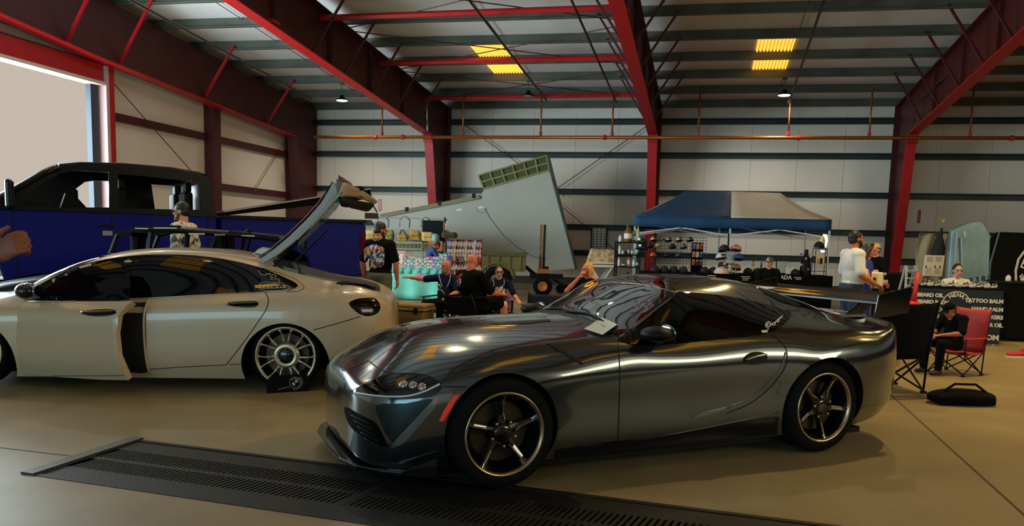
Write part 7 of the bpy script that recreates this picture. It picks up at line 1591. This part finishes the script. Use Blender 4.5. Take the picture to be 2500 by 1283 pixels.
# black backdrop tent with emblem at the right edge
dK = 14.2
o = gthing('backdrop_tent', 'black cloth backdrop with a white emblem at the right edge', 'tent', 2470, 760, dK)
a, b = wl(o, 2421, 566, dK), wl(o, 2600, 700, dK)
pts = [(2408, 582), (2424, 566), (2620, 572), (2620, 800), (2415, 800)]
MB().prism([tuple(Vector((wl(o, x, y, dK).x, 0, max(wl(o, x, y, dK).z, .02)))) for x, y in pts], (0, .04, 0)).build('cloth', BLK, o)
MB().tube([(wl(o, 2424, 566, dK).x, -.03, wl(o, 2424, 566, dK).z), (wl(o, 2408, 640, dK).x, -.03, wl(o, 2408, 640, dK).z), (wl(o, 2408, 700, dK).x, -.03, 0)], .018, 6).build('pole', pm('dark_pole', (40, 52, 58), .4), o)
def ek(px, py, y=-.012): q = wl(o, px, py, dK); return Vector((q.x, y, q.z))
for off in (0, 5): MB().tube([ek(*q) for q in ((2505, 600 + off), (2488, 612 + off), (2475 + off * .6, 632), (2470 + off * .6, 660), (2474 + off * .6, 700))], .010, 5).build('emblem_ring', M_let, o)
text_mesh('emblem_letter', 'B', .26, M_let, o, ek(2492, 644), (1, 0, -.35), (.35, 0, 1), .002); 
for pts in (((2482, 676), (2488, 668), (2492, 680)), ((2494, 668), (2500, 656), (2504, 672), (2498, 682))): MB().tube([ek(*q) for q in pts], .012, 5).build('emblem_mark', M_let, o)
# silver aircraft fin
dN = 17.6
o = gthing('aircraft_fin', 'silver aircraft tail fin with black digits standing behind the banner table', 'fin', 2365, 700, dN)
def fk(px, py, y=0.0): q = wl(o, px, py, dN); return Vector((q.x, y, q.z))
M_fin = pm('bare_aluminium', (128, 156, 164), .42, metal=.45, var=.3, vs=1.6)
MB().prism([fk(*q) for q in ((2317, 562), (2335, 552), (2360, 543), (2380, 539), (2391, 542), (2405, 562), (2420, 592), (2421, 640), (2418, 760), (2312, 760))], (0, .16, 0)).build('skin', M_fin, o, bevel=.03)
MB().bar(fk(2336, 580, -.01), fk(2344, 660, -.01), .02, .10).build('hinge_strip', pm('pale_aluminium', (170, 184, 186), .4, metal=.4), o); MB().bar(fk(2326, 566, -.01), fk(2324, 640, -.01), .02, .06).build('hinge_strip', MATS['pale_aluminium'], o)
MB().prism([fk(2342, 565, -.012), fk(2349, 563, -.012), (fk(2350, 577, -.012)), fk(2344, 578, -.012)], (0, .01, 0)).build('tab', MATS['pale_aluminium'], o)
for k, ch in enumerate('3388'): text_mesh('digit', ch, .19, M_black, o, fk(2369 + 15 * k, 685 - 2.2 * k, -.012), (1, 0, .1), (0, 0, 1), .002)
# plastic dust sheet
o = gthing('plastic_sheet', 'translucent yellowish plastic dust sheet hanging beside the aircraft fin', 'sheet', 2280, 700, 18.6)
def pk(px, py): q = wl(o, px, py, 18.6); return q
rows = [[Vector((pk(2238 + 82 * u + (1 - u) * 12 * v * 0, 568 + 6 * u).x, .06 * math.sin(14 * u + 3 * v) + .05 * math.sin(5 * v), max(pk(2238, 569 + 130 * v).z, .0))) for u in np.linspace(0, 1, 24)] for v in np.linspace(0, 1, 12)]
MB().sheet(rows).build('film', pm('plastic_film', (176, 160, 118), .35, alpha=.75, spec=.6), o, smooth=True, solid=.004); MB().bar((rows[0][0].x, 0, rows[0][0].z), (rows[0][-1].x, 0, rows[0][0].z), .03, .03).build('batten', M_galv, o)
# furled flag with eagle finial
o = gthing('furled_flag', 'dark furled flag on a pole with a gold eagle finial', 'flag', 2290, 700, 16.2)
q0, q1 = wl(o, 2286, 622, 16.2), wl(o, 2291, 556, 16.2)
MB().tube([(0, 0, 0), (q1.x, 0, q1.z + .1)], .014, 6).build('pole', M_galv, o); MB().tube([(q0.x - .04, 0, q0.z - .1), (q0.x - .02, 0, q0.z + .05), (q1.x - .04, 0, (q0.z + q1.z) / 2), (q1.x, 0, q1.z)], [.10, .13, .08, .015], 10).build('cloth', pm('flag_dark', (14, 18, 26), .8), o, smooth=True); MB().tube([(q0.x + .04, -.05, q0.z - .1), (q0.x + .05, -.06, q0.z + .15), (q1.x, 0, q1.z - .1)], [.05, .05, .01], 8).build('fold', NVY, o, smooth=True)
MB().prism([(q1.x + x, -.01, q1.z + .10 + z) for x, z in ((0, 0), (-.05, .06), (-.02, .07), (0, .05), (.05, .11), (.03, .03))], (0, .02, 0)).build('eagle_finial', pm('old_gold', (150, 130, 70), .4, metal=.6), o); MB().lathe([(.09, 0), (.16, .02), (.03, .05)], n=14).build('base', M_galv, o)
# white board on an easel
o = gthing('display_board', 'white information board on an easel beside the furled flag', 'board', 2277, 700, 15.2)
def wk(px, py, y=0.0): q = wl(o, px, py, 15.2); return Vector((q.x, y, q.z))
MB().prism([wk(*q) for q in ((2256, 622), (2302, 623), (2298, 674), (2252, 672))], (0, .03, 0)).build('board', M_white, o)
for px, py, w, hh in ((2266, 632, 14, 9), (2288, 632, 14, 9), (2264, 660, 14, 12), (2286, 660, 14, 12)):
    for k in range(4): c = wk(px, py - hh / 2 + k * hh / 3, -.003); MB().box(c, (w * 15.2 / FPX, .003, .012)).build('text_line', pm('pale_ink', (150, 152, 150), .6), o)
for px in (2258, 2280, 2292): MB().prism([wk(px - 2, 653, -.004), wk(px + 2, 653, -.004), wk(px, 646, -.004)], (0, .003, 0)).build('symbol', M_black, o)
for s in (-1, 1): MB().tube([wk(2277 + 16 * s, 676, .02), (wk(2277 + 26 * s, 676).x, .02, 0)], .015, 6).build('leg', pm('easel_wood', (110, 70, 50), .7), o)
MB().tube([wk(2277, 630, .04), (wk(2277, 630).x, .6, 0)], .015, 6).build('back_leg', MATS['easel_wood'], o)
# red floor stand
o = gthing('red_stand', 'tall red tapered floor stand between the silver car and the banner table', 'stand', 2232, 760, 11.4)
q1 = wl(o, 2236, 664, 11.4); q0 = wl(o, 2228, 748, 11.4); M_rs = pm('safety_red', (190, 30, 34), .45)
MB().tube([(q0.x, 0, q0.z + .05), ((q0.x + q1.x) / 2, 0, (q0.z + q1.z) / 2), (q1.x, 0, q1.z)], [.045, .028, .032], 12).build('column', M_rs, o, smooth=True); MB().lathe([(.14, 0), (.14, .03), (.05, .08), (.05, q0.z + .02), (.12, q0.z + .03), (.06, q0.z + .08)], (q0.x, 0, 0), 18).build('base', M_rs, o, smooth=True)
# folded white step ladder and dark clutter behind it
o = gthing('step_ladder', 'white folding step ladder beside the dark red column', 'ladder', 2220, 720, 15.8)
def lk(px, py, y=0.0): q = wl(o, px, py, 15.8); return Vector((q.x, y, q.z))
for x in (2210, 2233): MB().bar(lk(x, 648), (lk(x - 3, 700).x, -.1, 0), .03, .05).build('rail', M_post, o); MB().bar(lk(x, 648, .05), (lk(x, 700).x, .5, 0), .03, .04).build('rear_rail', M_post, o)
for y in (660, 678, 696): MB().bar(lk(2209, y, -.02), lk(2233, y, -.02), .12, .025).build('step', M_post, o)
o = gthing('equipment_case', 'black equipment case standing behind the step ladder', 'case', 2195, 700, 16.4)
a, b = wl(o, 2160, 665, 16.4), wl(o, 2232, 640, 16.4); MB().box(((a.x + b.x) / 2, .3, a.z / 2), (b.x - a.x, .5, a.z)).build('box', M_black, o, bevel=.03); MB().box(((a.x + b.x) / 2, .02, a.z * .6), (.3, .04, .05)).build('handle', M_galv, o); MB().box(((a.x + b.x) / 2 - .3, .02, a.z * .8), (.12, .03, .1)).build('pale_tag', M_white, o)
# shirt with yellow print held up by the woman
p = at_d(2141, 664, 11.55); o = thing('folded_shirt', 'white tee with a yellow print held by the woman in blue', 'shirt', tuple(p), RZ)
def hk(px, py, y=0.0): q = wl(o, px, py, 11.55); return Vector((q.x, y, q.z))
MB().sheet([[hk(2129 + 27 * u + (3 * math.sin(3 * v) if u > .9 else 0), 662 + 40 * v + 3 * u, .02 * math.sin(8 * u)) for u in np.linspace(0, 1, 8)] for v in np.linspace(0, 1, 8)]).build('shirt_cloth', WHT, o, smooth=True, solid=.01)
MB().sheet([[hk(2126 + 15 * u, 672 + 22 * v, -.03) for u in np.linspace(0, 1, 4)] for v in np.linspace(0, 1, 4)]).build('yellow_print', pm('yellow_vinyl', (214, 176, 40), .6), o, solid=.004); MB().sheet([[hk(2130 + 7 * u, 677 + 11 * v, -.034) for u in np.linspace(0, 1, 3)] for v in np.linspace(0, 1, 3)]).build('dark_print', M_black, o, solid=.003)
# speakers / clutter dark table at right edge, red shoe
o = gthing('side_table', 'dark cloth covered side table at the right edge', 'table', 2490, 760, 12.9)
a = wl(o, 2452, 690, 12.9); MB().box((a.x + .5, .3, a.z / 2 + .02), (.9, .6, a.z - .04)).build('cloth_cover', BLK, o, bevel=.03); MB().box((a.x + .5, .3, a.z + .01), (.94, .64, .03)).build('top', M_black, o)
for k, px in enumerate((2458, 2472, 2486)):
    p = Vector(o.location) + Rw @ Vector((a.x + .12 + .25 * k, .15, a.z + .026)); bottle('%s jar on the dark side table at the right edge' % ['white', 'grey', 'black'][k], p, .04, .12, [(190, 188, 180), (120, 120, 120), (30, 30, 32)][k], 'jars on the side table')
p = on_z(2497, 872); o = thing('red_shoe', 'red sneaker on the floor at the right edge', 'shoe', tuple(p), RZ + math.pi / 2)
m = MB(); cap(m, (0, -.02, .05), (0, .20, .035), .048, .036); cap(m, (0, -.02, .06), (0, 0, .10), .045, .04); link('upper', remesh(m, .01, 2), pm('red_canvas', (170, 24, 40), .6), o); MB().prism([(-.045, -.07, 0), (.045, -.07, 0), (.048, .12, 0), (.03, .24, 0), (-.03, .24, 0), (-.048, .12, 0)], (0, 0, .022)).build('sole', M_white, o)
# tackle tray and odds on the floor by the black chair
o = thing('gear_bag', 'flat black gear bag on the floor behind the black chair', 'bag', tuple(on_z(2345, 985)), RZ); m = MB(); m.ell((0, 0, .07), (.34, .16, .08), 16, 10); m.box((0, 0, .05), (.55, .26, .09)); link('bag_body', remesh(m, .02, 4), BLK, o); MB().tube([(-.2, -.05, .13), (-.1, -.05, .20), (.1, -.05, .20), (.2, -.05, .13)], .012, 6).build('handle', BLK, o)
for i, (px, py, c, nm) in enumerate(((2165, 905, (190, 170, 180), 'pink and white'), (2180, 895, (176, 160, 120), 'cream'), (2150, 925, (190, 40, 40), 'red'))):
    p = on_z(px, py); o = thing('carrier_bag', '%s paper bag on the floor between the silver car and the black chair' % nm, 'bag', tuple(p), RZ + .3 * i, 'paper bags by the black chair'); MB().prism([(-.10, 0, 0), (.10, 0, 0), (.11, .01, .20), (-.09, .02, .22)], (0, .10, 0)).build('paper', pm('bag_%d' % i, c, .7), o); MB().tube([(-.05, .03, .20), (-.03, .03, .28), (.03, .03, .28), (.05, .03, .20)], .006, 5).build('handle', M_white, o)
# items in the middle gap
o = gthing('yellow_bag', 'yellow drawstring bag lying by the empty navy chair', 'bag', 1330, 780, 11.0); q = wl(o, 1335, 772, 11.0); m = MB(); m.ell((q.x, 0, .20), (.12, .1, .10), 12, 8); m.ell((q.x + .06, 0, .3), (.06, .05, .07), 10, 8); link('bag_body', remesh(m, .018, 3), pm('yellow_cloth', (206, 170, 40), .8), o); MB().box((q.x, 0, .06), (.3, .24, .12)).build('crate_base', M_black, o)
for o in list(bpy.data.objects):
    if '_local' in o: del o['_local']
